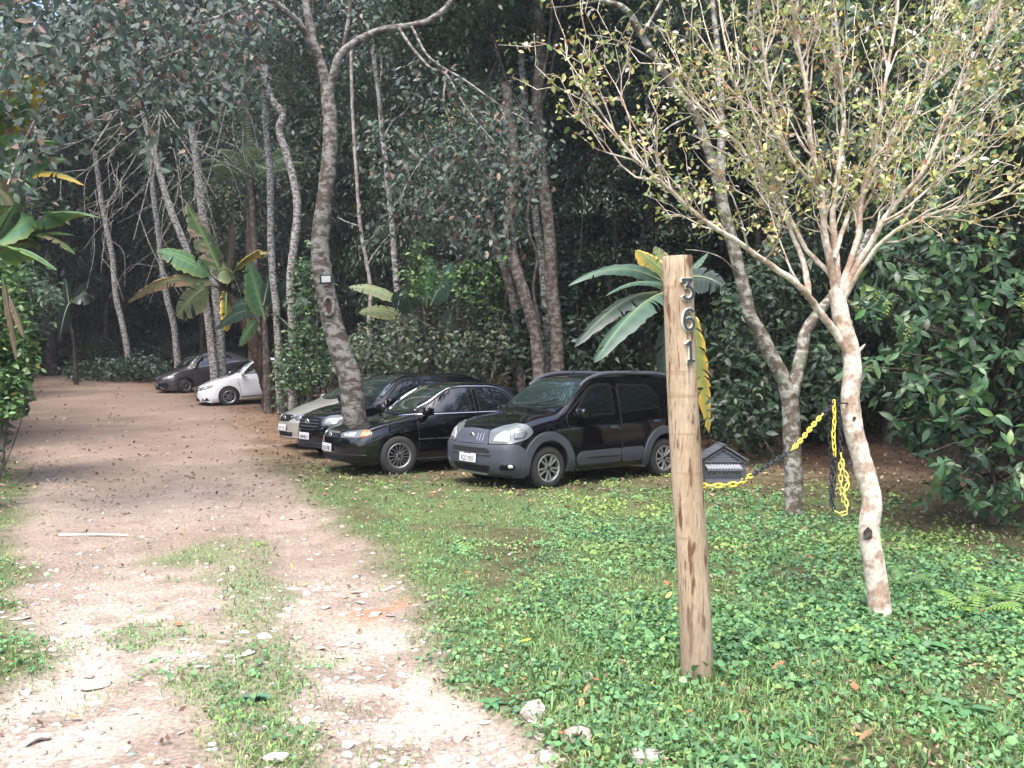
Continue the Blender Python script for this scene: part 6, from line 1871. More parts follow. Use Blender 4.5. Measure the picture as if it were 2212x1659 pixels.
ETIOS = dict(name='grey_sedan', L=4.37, W=1.70, paint=GREY, foh=.86, wb=2.55, R=.30, inset=.09, tw=.185, gap=.045, steer=14,
    zt=[(0, .68), (.02, .71), (.08, .745), (.25, .81), (.6, .91), (.95, .985), (1.02, 1.01), (1.12, 1.07), (1.65, 1.42), (1.85, 1.475), (2.3, 1.51), (2.8, 1.48), (3.2, 1.38), (3.7, 1.15), (3.85, 1.11), (4.25, 1.09), (4.33, 1.03), (4.37, .9)],
    zb=[(0, .64), (.2, .73), (.6, .83), (1.0, .905), (1.5, .935), (3.2, 1.0), (3.8, 1.01), (4.25, .96), (4.37, .82)],
    zs=[(0, .22), (.15, .17), (.5, .165), (1.2, .19), (3.4, .19), (4.1, .25), (4.37, .3)],
    w=[(0, .84), (.05, .90), (.2, .955), (.5, .985), (1.2, 1.0), (3.2, 1.0), (3.9, .97), (4.28, .9), (4.37, .84)],
    wt=[(0, .70), (.2, .78), (.95, .82), (1.15, .79), (1.75, .66), (2.4, .66), (3.2, .63), (3.75, .72), (4.2, .76), (4.37, .72)],
    drop=[(0, .02), (.2, .04), (.9, .06), (2.0, .05), (3.2, .05), (3.9, .03), (4.37, .02)],
    nose=[(.15, .08), (.25, .02), (.42, 0), (.56, .0), (.64, .04), (.78, .10), (.9, .16)], tail=[(.2, .08), (.5, 0), (.8, .02), (1.0, .06)], bow=.34, rbow=.2,
    rimstyle=dict(rim=.185, n=8, w0=.026, w1=.028, lugs=4), flare=.004, lip=.02,
    ws=(1.0, 1.74, .68, .54), wsbow=(.22, .09), rs=(3.22, 3.7, .52, .62),
    doors=[dict(poly=[(1.22, .25), (2.26, .25), (2.26, 1.38), (1.9, 1.41), (1.66, 1.33), (1.16, .98)], r=.05, handle=(2.08, .86)),
           dict(poly=[(2.285, .25), (2.85, .26), (3.0, .5), (3.16, .76), (3.2, 1.0), (3.0, 1.29), (2.285, 1.395)], r=.06, handle=(3.02, .9))],
    windows=[dict(poly=[(1.30, 1.005), (2.19, 1.03), (2.19, 1.405), (1.92, 1.40), (1.72, 1.32)], r=[.02, .02, .03, .12, .1], fr=.022),
             dict(poly=[(2.34, 1.035), (3.04, 1.065), (2.94, 1.29), (2.64, 1.385), (2.34, 1.405)], r=[.02, .04, .1, .12, .03], fr=.022)],
    mirror=(1.36, .985), handle_mat=GREY, plate=(-.01, 0, .44, '', 4), plate_mat=M_ALLOYDARK, front=front_etios)

def place_car(sp, fx, fy, theta, pitch, label, roll=0., cat='car', group=None):
    """put the near front wheel at (fx, fy) on the ground"""
    root, s = car(sp)
    wy = s.W - sp.get('inset', .10)
    M3 = Matrix.Rotation(R(theta), 4, 'Z') @ Matrix.Rotation(R(-pitch), 4, 'Y') @ Matrix.Rotation(R(roll), 4, 'X')
    w = M3 @ Vector((sp['foh'], -wy, 0))
    root.matrix_world = Matrix.Translation(Vector((fx, fy, float(ground_z(fx, fy)) - .012)) - w) @ M3
    tag(root, label, cat, group or 'cars parked nose out along the track')
    return root
place_car(FIAT, .468, 12.05, 37.3, 0, 'small black hatchback with grey plastic bumper and wheel arches, nearest the wooden post', roll=0)
place_car(CIVIC, -1.85, 13.7, 32, 0, 'black sedan with amber indicators and chrome window trim, beside the grey-bumpered hatchback')
place_car(FOX, -2.83, 16.2, 40, 0, 'black estate car with roof rails and round emblem, behind the leaning mottled tree')
place_car(SILV, -3.65, 17.9, 36, 0, 'silver beige sedan partly hidden behind the leaning tree and black estate car')
place_car(SENTRA, -9.95, 30, 30, 6, 'white sedan nosing out behind the banana trunk')
place_car(ETIOS, -13.4, 35, 42, 7, 'dark grey sedan parked farthest up the track')
# ================================================================== POST, NUMBERS, MAILBOX, CHAIN
def wood_mat():
    m, nt, b, out = newmat('pine_post')
    N = nt.nodes.new; L = nt.links.new
    tc = N('ShaderNodeTexCoord')
    def noise(sc, scale, det=5, rough=.6, off=(0, 0, 0)):
        mp = N('ShaderNodeMapping'); mp.inputs['Scale'].default_value = scale; mp.inputs['Location'].default_value = off
        L(tc.outputs['Object'], mp.inputs['Vector'])
        n = N('ShaderNodeTexNoise'); n.inputs['Scale'].default_value = sc; n.inputs['Detail'].default_value = det; n.inputs['Roughness'].default_value = rough
        L(mp.outputs[0], n.inputs['Vector']); return n.outputs['Fac']
    def ramp(src, p0, p1, c0, c1):
        r = N('ShaderNodeValToRGB'); r.color_ramp.elements[0].position = p0; r.color_ramp.elements[1].position = p1
        r.color_ramp.elements[0].color = (*c0, 1); r.color_ramp.elements[1].color = (*c1, 1); L(src, r.inputs['Fac']); return r.outputs['Color']
    def mix(f, a, b_, mode='MIX'):
        x = N('ShaderNodeMix'); x.data_type = 'RGBA'; x.blend_type = mode
        if isinstance(f, float): x.inputs[0].default_value = f
        else: L(f, x.inputs[0])
        for k, v in ((6, a), (7, b_)):
            if isinstance(v, tuple): x.inputs[k].default_value = (*v, 1)
            else: L(v, x.inputs[k])
        return x.outputs[2]
    base = ramp(noise(9, (1, 1, .12)), .3, .72, (.27, .195, .125), (.43, .345, .245))
    dash = ramp(noise(20, (1.3, 1.3, .26), 3, .5), .565, .635, (0, 0, 0), (1, 1, 1))
    c = mix(dash, base, (.115, .062, .035))
    dash2 = ramp(noise(42, (1.5, 1.5, .16), 2, .5, (3, 1, 0)), .61, .68, (0, 0, 0), (.75, .75, .75))
    c = mix(dash2, c, (.085, .045, .028))
    ringm = ramp(noise(11, (.12, .12, 2.2), 3, .5), .60, .68, (0, 0, 0), (.45, .45, .45))
    c = mix(ringm, c, (.20, .115, .06))
    blot = ramp(noise(2.4, (1, 1, .8), 4), .50, .70, (0, 0, 0), (.55, .55, .55))
    c = mix(blot, c, (.21, .13, .075))
    # weathered grey foot
    sep = N('ShaderNodeSeparateXYZ'); L(tc.outputs['Object'], sep.inputs[0])
    foot = ramp(sep.outputs['Z'], .0, .55, (.85, .85, .85), (0, 0, 0))
    c = mix(foot, c, (.23, .175, .125))
    fine = ramp(noise(90, (1, 1, .2), 4), .3, .7, (.78, .78, .78), (1.18, 1.18, 1.18))
    c = mix(1.0, c, fine, 'MULTIPLY')
    L(c, b.inputs['Base Color']); b.inputs['Roughness'].default_value = .75; b.inputs['Specular IOR Level'].default_value = .25
    bp = N('ShaderNodeBump'); bp.inputs['Strength'].default_value = .35; bp.inputs['Distance'].default_value = .006
    L(noise(60, (1, 1, .1)), bp.inputs['Height']); L(bp.outputs['Normal'], b.inputs['Normal'])
    return m
PD = 4.56
pb = P(1512, 1466, PD); pt = P(1462, 556, PD + .03)
POST = empty('wooden_post', (pb.x, pb.y, float(ground_z(pb.x, pb.y))))
tag(POST, 'round pine post carrying the house number, in the grass beside the mailbox', 'post')
rr = np.random.default_rng(9)
n = 52; m = 36
rows = []
A_, B_ = Vector((pb.x, pb.y, POST.location.z - .25)), pt
for i in range(m):
    t = i / (m - 1); c = A_.lerp(B_, t); rad = .0875 + (.0795 - .0875) * t + .004 * math.exp(-t * 9)
    c = c + Vector((.006 * math.sin(t * 6.0 + .4) * min(1, t * 4), 0, 0))
    rows.append((c, rad))
jig = np.convolve(rr.standard_normal(n * 3), np.ones(3) / 3, 'same')[n:2 * n] * .012
V, F = [], []
for i, (c, rad) in enumerate(rows):
    for j in range(n):
        a = 2 * math.pi * j / n
        q = rad * (1 + jig[j] + .008 * rr.standard_normal())
        if j == 42 + (i % 7 == 3) and i > m * .70: q *= .86          # drying crack down the face
        V.append((c.x + q * math.cos(a), c.y + q * math.sin(a), c.z + (.006 * math.sin(a * 1.0 + .6) if i == m - 1 else 0)))
for i in range(m - 1):
    for j in range(n):
        k2 = (j + 1) % n; F.append((i * n + j, i * n + k2, (i + 1) * n + k2, (i + 1) * n + j))
# slightly bevelled sawn top
o0 = len(V)
for j in range(n):
    x, y, z = V[(m - 1) * n + j]; c = rows[-1][0]
    V.append((c.x + (x - c.x) * .965, c.y + (y - c.y) * .965, z + .006))
for j in range(n): F.append(((m - 1) * n + j, (m - 1) * n + (j + 1) % n, o0 + (j + 1) % n, o0 + j))
F.append(tuple(range(o0, o0 + n)))
l = POST.location
obj('pole', [(a - l.x, b - l.y, c - l.z) for a, b, c in V], F, [wood_mat()], POST, sharp=55)

# house numbers: raised strokes, black faces on pale bodies
M_NUMB = mat('number_black', (.035, .034, .042), .45)
M_NUMW = mat('number_white', (.56, .56, .47), .5)
def ribbon(pts, w, z0, z1, mb, mi, k=5, widths=None):
    Q = catmull([(a, b, 0) for a, b in pts], k) if len(pts) > 2 else np.array([(a, b, 0) for a, b in pts], float)
    T = unit(np.gradient(Q, axis=0)); Nn = np.stack([-T[:, 1], T[:, 0], T[:, 2] * 0], 1)
    n_ = len(Q); ww = np.full(n_, w) if widths is None else np.interp(np.linspace(0, 1, n_), np.linspace(0, 1, len(widths)), widths)
    v = []
    for i in range(n_):
        for s_, z in ((1, z0), (-1, z0), (-1, z1), (1, z1)):
            p = Q[i] + Nn[i] * ww[i] / 2 * s_; v.append((p[0], p[1], z))
    f = []
    for i in range(n_ - 1):
        for j in range(4): f.append((4 * i + j, 4 * i + (j + 1) % 4, 4 * i + 4 + (j + 1) % 4, 4 * i + 4 + j))
    f.append((3, 2, 1, 0)); e = 4 * (n_ - 1); f.append((e, e + 1, e + 2, e + 3))
    mb.add(v, f, mi)
GLY = {'3': [([(-.30, .46), (.26, .46)], 5), ([(.26, .47), (-.10, .10), (-.04, .10)], 1), ([(-.12, .12), (.12, .10), (.30, -.10), (.27, -.34), (.05, -.48), (-.20, -.44), (-.30, -.30)], 5), ([(-.30, .50), (-.30, .34)], 5)],
       '6': [([(.26, .34), (.20, .44), (.03, .48), (-.18, .36), (-.29, .06), (-.28, -.22), (-.16, -.43), (.03, -.48), (.22, -.38), (.28, -.18), (.20, .0), (.03, .06), (-.10, .0)], 5)],
       '1': [([(-.20, .30), (.02, .46)], 5), ([(.03, .50), (.03, -.46)], 5), ([(-.19, -.47), (.25, -.47)], 5)]}
for ch, px, py, ang in (('3', 1477, 629, 28), ('6', 1479.5, 694, 27), ('1', 1482, 761, 26)):
    t = (559 - py) / (556 - 1466); t = (py - 556) / (1466 - 556)
    c = pt.lerp(pb, t); rad = .0805 + .0065 * t
    px0 = 1462 + (1512 - 1462) * t
    off = math.asin(max(-.95, min(.95, (px - px0) / 1838.3 * PD / rad)))
    a = off * 1.15
    nrm = Vector((math.sin(a), -math.cos(a), 0))
    root = empty('house_number', tuple(c + Vector((math.sin(off), -math.cos(off), 0)) * (rad - .002)))
    z_ = Vector((0, 0, 1)); lean = (pt - pb).normalized()
    xax = lean.cross(nrm).normalized(); M3 = Matrix((xax, lean, nrm)).transposed()
    root.rotation_euler = M3.to_euler()
    sz = .110
    bw, bf = MB(), MB()
    for pts, kk in GLY[ch]:
        q = [(a_ * sz * .9, b_ * sz) for a_, b_ in pts]
        ribbon(q, .0215, -.004, .0125, bw, 0, kk); ribbon(q, .0145, .012, .0175, bf, 0, kk)
    bw.build('number_body', [M_NUMW], root, smooth=False); bf.build('number_face', [M_NUMB], root, smooth=False)
    tag(root, {'3': 'raised black and white digit 3, topmost on the wooden post', '6': 'raised black and white digit 6 in the middle of the post', '1': 'raised black and white digit 1, lowest on the wooden post'}[ch], 'house number')

# mailbox shaped like a little house
M_SLATE = mat('dark_grey_metal', (.085, .09, .105), .48, noise=.12, nscale=60, bump=.05)
M_SLATE2 = mat('dark_grey_metal_smooth', (.070, .074, .088), .42, noise=.1, nscale=80)
MD = 4.60
def q3(px, py, d=0): 
    p = P(px, py, MD); return Vector((p.x, p.y + d, p.z))
k = MD / 1838.3
cx = (1512 + 1612) / 2
O = P(cx, 1043, MD)
BX = empty('mailbox', tuple(O))
tag(BX, 'dark grey house-shaped mailbox with raised lettering, fixed to the wooden post', 'mailbox')
U = lambda px, py: ((px - cx) * k, -(py - 1043) * k)
hw = 50 * k; hh = 47 * k; ap = 78 * k; dp = .115
b = MB()
prof = [(-hw, 0), (hw, 0), (hw, hh), (0, ap), (-hw, hh)]
v = [(x, .006, z) for x, z in prof] + [(x, dp, z) for x, z in prof]
b.add(v, [(0, 1, 2, 3, 4), (9, 8, 7, 6, 5)] + [(i, i + 5, (i + 1) % 5 + 5, (i + 1) % 5) for i in range(5)])
b.build('box', [M_SLATE2], BX, smooth=False)
hx = hw
nb = 12; bh = hh / nb
sb = MB(); sb.box((0, 0, 0), (10.0 * k, .008, bh - .0015), 0, bev=.0012); sbm = mesh('siding_board', sb.v, sb.f, [M_SLATE], smooth=False)
for side in (-1, 1):
    for i in range(nb):
        o = link('siding_board', sbm, BX); o.location = (side * (hx - 6.0 * k), .002 - .0008 * (i % 2), bh * (i + .5)); o.rotation_euler = (R(4), 0, 0)
for i in range(3):
    w = (hw * 2 - 26 * k) * (1 - (i + .7) / 3.6); g_ = MB(); g_.box((0, .001, hh + 4 * k + i * 6.0 * k), (w, .008, 5.4 * k), 0); g_.build('gable_board', [M_SLATE], BX, smooth=False)
g_ = MB(); g_.box((0, -.003, hh - 1.0 * k), (hw * 2 - 18 * k, .016, 3.2 * k), 0); g_.build('lintel', [M_SLATE], BX, smooth=False)
# roof slopes of single tiles
sl = math.atan2(ap - hh, hw); Ls = math.hypot(ap - hh, hw) + .010
for side in (-1, 1):
    for i in range(6):
        tb = MB(); tb.box((0, 0, 0), (Ls / 6 + .004, dp + .035, .009), 0, bev=.002)
        o = tb.build('roof_tile', [M_SLATE], BX, smooth=False)
        d = (i + .45) * Ls / 6
        o.location = (side * d * math.cos(sl), dp / 2 - .004, ap + .006 - d * math.sin(sl) + .002); o.rotation_euler = (0, side * (sl - R(5)), 0)
    fb = MB(); fb.box((0, 0, 0), (Ls * .92, .014, .008), 0); o = fb.build('barge_board', [M_SLATE2], BX, smooth=False)
    o.location = (side * hw * .48, -.004, ap - .014 - (ap - hh) * .48); o.rotation_euler = (0, side * sl, 0)
rb = MB(); rb.box((0, dp / 2 - .006, ap + .010), (.022, dp + .045, .010), 0, bev=.003); rb.build('ridge_tile', [M_SLATE], BX, smooth=False)
# corrugated awning
aw = MB(); nn = 72; v = []; wv = 76 * k
for i in range(nn + 1):
    x = -wv / 2 + wv * i / nn; h_ = .0035 * math.sin(i / nn * 12 * 2 * math.pi)
    v += [(x - .004, -.002, hh - 6 * k + h_), (x + .004, -.034, hh - 15.5 * k + h_), (x + .004, -.034, hh - 15.5 * k + h_ - .003), (x - .004, -.002, hh - 6 * k + h_ - .003)]
f = []
for i in range(nn):
    for j in range(4): f.append((4 * i + j, 4 * i + 4 + j, 4 * i + 4 + (j + 1) % 4, 4 * i + (j + 1) % 4))
aw.add(v, f); aw.build('awning', [mat('pale_slate', (.13, .135, .16), .4)], BX, sharp=60)
ab = MB(); ab.box((.002, -.030, hh - 19 * k), (wv, .010, 2.6 * k), 0); ab.build('awning_rail', [M_SLATE], BX, smooth=False)
pn = MB(); pn.box((0, .002, hh * .40), (76 * k, .012, 22 * k), 0); pn.build('flap', [M_SLATE2], BX, smooth=False)
sb_ = MB(); sb_.box((0, -.008, 4.2 * k), (82 * k, .028, 7.5 * k), 0, bev=.002); sb_.build('sill', [M_SLATE], BX, smooth=False)
v, f = text_mesh('CARTAS', 14.5 * k, extrude=.0022, wide=1.0, bold=.0004)
RT = Matrix(((1, 0, 0), (0, 0, -1), (0, 1, 0))).to_4x4()
obj('lettering', [tuple(Matrix.Translation((0, -.006, hh * .41)) @ RT @ Vector(p)) for p in v], f, [mat('pale_letter', (.17, .175, .19), .5)], BX, smooth=False)

# plastic chain
M_YEL = mat('yellow_plastic', (.78, .58, .08), .38, noise=.12, nscale=40)
M_PALEYEL = mat('faded_yellow_plastic', (.62, .55, .13), .42, noise=.12, nscale=40)
M_BLKP = mat('black_plastic', (.022, .024, .032), .35)
def link_mesh(m):
    a, b_ = .0155, .0105; pts = []
    for i in range(20):
        t = 2 * math.pi * i / 20
        c, s_ = math.cos(t), math.sin(t)
        pts.append(((a if c > 0 else -a) * (1 if abs(c) > 1e-6 else 0) + c * b_ * .9, s_ * b_, 0))
    v, f = tube(pts, .0046, 7, closed=True)
    return mesh('link', v, f, m)
LM = {'y': link_mesh(M_YEL), 'p': link_mesh(M_PALEYEL), 'b': link_mesh(M_BLKP)}
CH = empty('plastic_chain', tuple(P(1800, 874, 5.55)))
tag(CH, 'black and yellow plastic chain slung from the post to the white barked tree', 'chain')
def run(pts, colours, pitch=.0405, roll0=0):
    """links along a path; colours: [(fraction end, key)...]"""
    Q = catmull([tuple(p) for p in pts], 30)
    d = np.concatenate([[0], np.cumsum(np.linalg.norm(np.diff(Q, axis=0), axis=1))])
    n_ = int(d[-1] / pitch)
    for i in range(n_ + 1):
        s_ = i * pitch; p = np.array([np.interp(s_, d, Q[:, j]) for j in range(3)]); p2 = np.array([np.interp(min(d[-1], s_ + .01), d, Q[:, j]) for j in range(3)]); p1 = np.array([np.interp(max(0, s_ - .01), d, Q[:, j]) for j in range(3)])
        t = Vector(p2 - p1).normalized()
        up = Vector((0, -1, 0)) if abs(t.y) < .9 else Vector((0, 0, 1))
        sd = t.cross(up).normalized(); up = sd.cross(t)
        M3 = Matrix((t, sd, up)).transposed().to_4x4() @ Matrix.Rotation(R(roll0 + (18 if i % 2 else 105) + 8 * math.sin(i * 2.3)), 4, 'X')
        fr = s_ / d[-1]; key = [c for e, c in colours if fr <= e + 1e-6][0]
        o = link('link', LM[key], CH)
        o.matrix_local = Matrix.Translation(Vector(p) - CH.location) @ M3
H = P(1799, 872, 5.58)
run([P(1506, 1048, 4.60), P(1530, 1050, 4.555), P(1560, 1049, 4.55), P(1595, 1045, 4.57), P(1614, 1033, 4.63), P(1660, 1005, 4.85), P(1715, 968, 5.12), P(1760, 915, 5.38), H], [(.225, 'y'), (.58, 'b'), (.90, 'y'), (1, 'b')])
run([H + Vector((0, -.02, 0)), P(1803, 905, 5.55), P(1801, 940, 5.54), P(1804, 990, 5.54), P(1803, 1035, 5.55), P(1799, 1075, 5.56), P(1803, 1100, 5.56), P(1815, 1110, 5.56), P(1830, 1106, 5.56), P(1829, 1085, 5.56), P(1818, 1050, 5.57), P(1816, 1000, 5.57)], [(.30, 'y'), (.62, 'b'), (.90, 'p'), (1, 'p')])
run([H + Vector((.02, .0, .0)), P(1812, 900, 5.60), P(1814, 930, 5.62), P(1816, 960, 5.62), P(1818, 985, 5.60), P(1824, 1015, 5.58), P(1833, 1040, 5.57), P(1827, 1062, 5.57), P(1822, 1085, 5.58)], [(.50, 'b'), (1, 'p')], roll0=40)
run([H + Vector((-.012, .015, 0)), P(1793, 900, 5.62), P(1793, 950, 5.62), P(1797, 1000, 5.61), P(1796, 1050, 5.60), P(1797, 1085, 5.58)], [(1, 'b')], roll0=70)
hk = MB(); hk.tube([tuple(P(1838, 872, 5.70) - CH.location), tuple(P(1815, 871, 5.62) - CH.location), tuple(P(1797, 871, 5.57) - CH.location), tuple(P(1794, 866, 5.57) - CH.location)], .006, 6); hk.build('hook', [M_BLK], CH)
# ================================================================== LOW GROWTH, LITTER, STONES
g = np.random.default_rng(99)
def scatter(n, x0, x1, y0, y1, dens):
    """rejection sample on the ground; dens(x,y) in 0..1; nearer ground is sampled denser"""
    u = g.random(n); 
    y = 1 / ((1 - u) / y0 + u / y1) if y0 > 0 else g.uniform(y0, y1, n)
    lo = np.maximum(x0, -.66 * y - .5); hi = np.minimum(x1, .66 * y + .5)
    x = lo + (hi - lo) * g.random(n)
    k = g.random(n) < dens(x, y)
    x, y = x[k], y[k]
    return x, y, ground_z(x, y)
def cover_d(x, y):
    n = fbm(x * .75 + 11, y * .75 + 3, 4)
    right = x > (pchip_x(XR, y) + .5 + .5 * fbm(x * 2, y * 2, 2))
    big = sstep(.42, .60, n + .16 * sstep(0, 2.2, x - .8) - .16 * sstep(5.2, 3.6, y))
    return grass_mask(x, y) * np.where(right, .08 + .92 * big, np.where(path_mask(x, y) > .5, .07, .22))
# ground cover: soft clumps of small broad leaves
xc, yc, zc = scatter(23000, -8, 9, 2.4, 17, cover_d)
nc = len(xc); per = g.integers(6, 22, nc); i = np.repeat(np.arange(nc), per); n = len(i)
cr = g.uniform(.05, .17, nc); chh = cr * g.uniform(.35, .8, nc); csz = g.uniform(.017, .037, nc) * (.85 + .25 * (xc > .8)); ctone = g.uniform(.72, 1.25, nc)
a_ = g.random(n) * 2 * math.pi; q_ = np.sqrt(g.random(n)); x = xc[i] + np.cos(a_) * q_ * cr[i]; y = yc[i] + np.sin(a_) * q_ * cr[i]
z = ground_z(x, y) + chh[i] * (1 - q_ ** 2) * g.uniform(.45, 1.0, n) + .008
p = np.stack([x, y, z], 1)
td = np.stack([np.cos(a_) * q_, np.sin(a_) * q_, -.25 * q_], 1) + g.standard_normal((n, 3)) * .45; td[:, 2] *= .6
nn = np.stack([np.cos(a_) * q_ * .6, np.sin(a_) * q_ * .6 - .12, np.ones(n)], 1) + g.standard_normal((n, 3)) * .28
sz = csz[i] * g.uniform(.65, 1.25, n)
kind = g.choice(4, nc, p=[.42, .28, .18, .12])[i]
base = np.array([(.105, .225, .095), (.145, .285, .115), (.08, .165, .08), (.20, .31, .095)])[kind]
c1 = np.clip(base * ctone[i][:, None] * (1 + .14 * g.standard_normal((n, 1))) * (1 + .05 * g.standard_normal((n, 3))), .01, .9)
yl = sstep(.50, .66, fbm(x * .9 + 50, y * .9 + 31, 3))[:, None] * sstep(6.5, 9.0, y)[:, None]
c1 = c1 * (1 - .6 * yl) + np.array([.27, .34, .08]) * .6 * yl
V, F, T = leaves(p, td, nn, sz, sz * 1.05, c1, ((.12, .72), (.5, .98), (.82, .55)), .2, .3)
leafobj('ground_cover', (V, F, T), M_COVER, kind='stuff')
print('cover', n)
# grass blades
def blades(x, y, z, hmin, hmax, w, cols, lean=.5, segs=2):
    n = len(x)
    a = g.random(n) * 2 * math.pi; hh_ = g.uniform(hmin, hmax, n)
    d = np.stack([np.cos(a), np.sin(a), np.zeros(n)], 1); s = np.stack([-np.sin(a), np.cos(a), np.zeros(n)], 1)
    ln = (lean * (.3 + g.random(n)))[:, None]; ww = (w * (.6 + .7 * g.random(n)))[:, None]
    base = np.stack([x, y, z - .006], 1); up = np.array([0, 0, 1.])
    V = np.empty((n, 5, 3))
    V[:, 0] = base - s * ww * .35; V[:, 1] = base + s * ww * .35
    m = base + up * hh_[:, None] * .6 + d * hh_[:, None] * ln * .35
    V[:, 2] = m - s * ww * .5; V[:, 3] = m + s * ww * .5
    V[:, 4] = base + up * hh_[:, None] * (1 - .35 * ln) + d * hh_[:, None] * ln
    f = np.array([(0, 1, 3), (0, 3, 2), (2, 3, 4)])
    F = (np.arange(n)[:, None, None] * 5 + f[None]).reshape(-1, 3)
    T = np.repeat(mixcol(g, n, cols, .2)[:, None], 5, 1).reshape(-1, 3)
    return V.reshape(-1, 3), F, T
GC = [(4, (.16, .265, .09)), (3, (.20, .31, .10)), (2, (.12, .20, .075)), (.9, (.28, .29, .12)), (.5, (.32, .27, .16))]
def grass_d(x, y): return grass_mask(x, y) * (.35 + .65 * fbm(x * 1.5, y * 1.5 + 40, 3)) * 1.25
x, y, z = scatter(270000, -9, 9, 2.3, 22, grass_d)
n = len(x); print('grass', n)
br = sstep(.50, .66, fbm(x * .5 + 7, y * .5 + 2, 3)) * (x > -1) 
b1 = blades(x, y, z, .015, .055, .0065, GC, .95)
# broad-bladed grass in the near right corner
x2, y2, z2 = scatter(15000, .1, 6, 2.4, 8.5, lambda x, y: grass_mask(x, y) * np.clip(sstep(.46, .58, fbm(x * .8 + 33, y * .8 + 17, 3)) + .5 * sstep(5.4, 4, y), 0, 1))
b2 = blades(x2, y2, z2, .04, .12, .011, [(4, (.10, .20, .065)), (3, (.13, .25, .08)), (2, (.08, .15, .06))], .95)
# scattered tufts on the stony track
xt, yt, zt = scatter(26000, -9, 3, 2.4, 12, lambda x, y: path_mask(x, y) * sstep(.62, .74, fbm(x * 1.9 + 70, y * 1.9 + 5, 3)) * .8)
b3 = blades(xt, yt, zt, .02, .07, .005, GC, .8)
leafobj('grass', cat([b1, b2, b3]), M_GRASS, kind='stuff')
# leaf litter
def litter_d(x, y):
    pmk = path_mask(x, y)
    far_ = sstep(6, 14, y)
    return np.clip((.04 + .80 * far_) * pmk * .42 + (1 - pmk) * (.16 + .84 * sstep(9, 14, y + .4 * np.clip(x, 0, 8))), 0, 1)
x, y, z = scatter(64000, -26, 16, 2.6, 46, litter_d)
n = len(x); print('litter', n)
p = np.stack([x, y, z + g.uniform(.004, .022, n)], 1)
td = g.standard_normal((n, 3)); td[:, 2] *= .22; nn = g.standard_normal((n, 3)) * .28 + np.array([0, 0, 1])
l_ = g.uniform(.025, .065, n) * (.75 + .9 * sstep(4, 16, y) + .5 * sstep(16, 28, y))
leafobj('leaf_litter', leaves(p, td, nn, l_, l_ * .5, mixcol(g, n, [(4, (.13, .085, .06)), (3, (.20, .14, .10)), (1.3, (.08, .052, .038)), (2.2, (.32, .245, .185)), (.4, (.34, .17, .08))], .25), ((.45, 1.0),), .35, -.3), M_LITTER, kind='stuff')
# pebbles
bm = bmesh.new(); bmesh.ops.create_icosphere(bm, subdivisions=1, radius=1); IV = np.array([v.co[:] for v in bm.verts]); IF = np.array([[v.index for v in f.verts] for f in bm.faces]); bm.free()
def stone_d(x, y): 
    return path_mask(x, y) * (1 - .8 * sstep(6, 15, y)) * np.clip(.12 + .9 * sstep(.42, .62, fbm(x * 1.1 + 5, y * 1.1 + 60, 4)) + .3 * ruts(x, y), 0, 1)
x, y, z = scatter(15000, -10, 2.5, 2.3, 20, stone_d)
n = len(x); print('pebbles', n)
sc = (.004 + .022 * g.random(n) ** 2.2)[:, None] * np.stack([g.uniform(.8, 1.5, n), g.uniform(.8, 1.4, n), g.uniform(.35, .7, n)], 1)
V = IV[None] * sc[:, None] * (1 + .18 * g.standard_normal((n, len(IV), 1)))
V = V + np.stack([x, y, z], 1)[:, None]
F = (IF[None] + (np.arange(n) * len(IV))[:, None, None]).reshape(-1, 3)
T = np.repeat(mixcol(g, n, [(3, (.36, .315, .27)), (2, (.27, .225, .19)), (1, (.46, .43, .385))], .15)[:, None], len(IV), 1).reshape(-1, 3)
M_STONE = leafmat('pebble_stone', .85, .3, 0)
leafobj('gravel', (V.reshape(-1, 3), F, T), M_STONE, kind='stuff')
# bedded stones of the track: each one a part of it
M_ROCK = [mat('limestone', (.36, .31, .27), .85, noise=.25, nscale=9, bump=.5), mat('limestone_pink', (.30, .24, .205), .88, noise=.25, nscale=9, bump=.5), mat('limestone_pale', (.46, .42, .375), .85, noise=.2, nscale=9, bump=.5)]
VARS = []
for s_ in range(9):
    q = np.random.default_rng(300 + s_)
    bm = bmesh.new(); bmesh.ops.create_icosphere(bm, subdivisions=2, radius=1)
    bmesh.ops.scale(bm, vec=(1, 1, 1), verts=bm.verts)
    ph = np.vstack([q.random((4, 3)) * 2 - 1])
    for v in bm.verts:
        d = np.array(v.co); f_ = 1.0
        for k_ in range(4):
            c_ = d @ unit(ph[k_])
            if c_ > .55: f_ = min(f_, .60 / c_)
        f_ *= 1 + .07 * q.standard_normal()
        v.co = Vector(d * f_)
    me = bpy.data.meshes.new('stone'); bm.to_mesh(me); bm.free(); me.materials.append(M_ROCK[s_ % 3]); VARS.append(me)
for me in VARS: me.polygons.foreach_set('use_smooth', np.ones(len(me.polygons), dtype=bool)); me.set_sharp_from_angle(angle=R(32))
cand = scatter(9000, -6, 2.2, 2.35, 8.5, lambda x, y: path_mask(x, y) * np.clip(sstep(.44, .60, fbm(x * .8 + 15, y * .8 + 26, 3)) + .45 * ruts(x, y) * (y < 5.5), 0, 1) * (1 - .9 * sstep(5.5, 8.2, y)))
placed = []
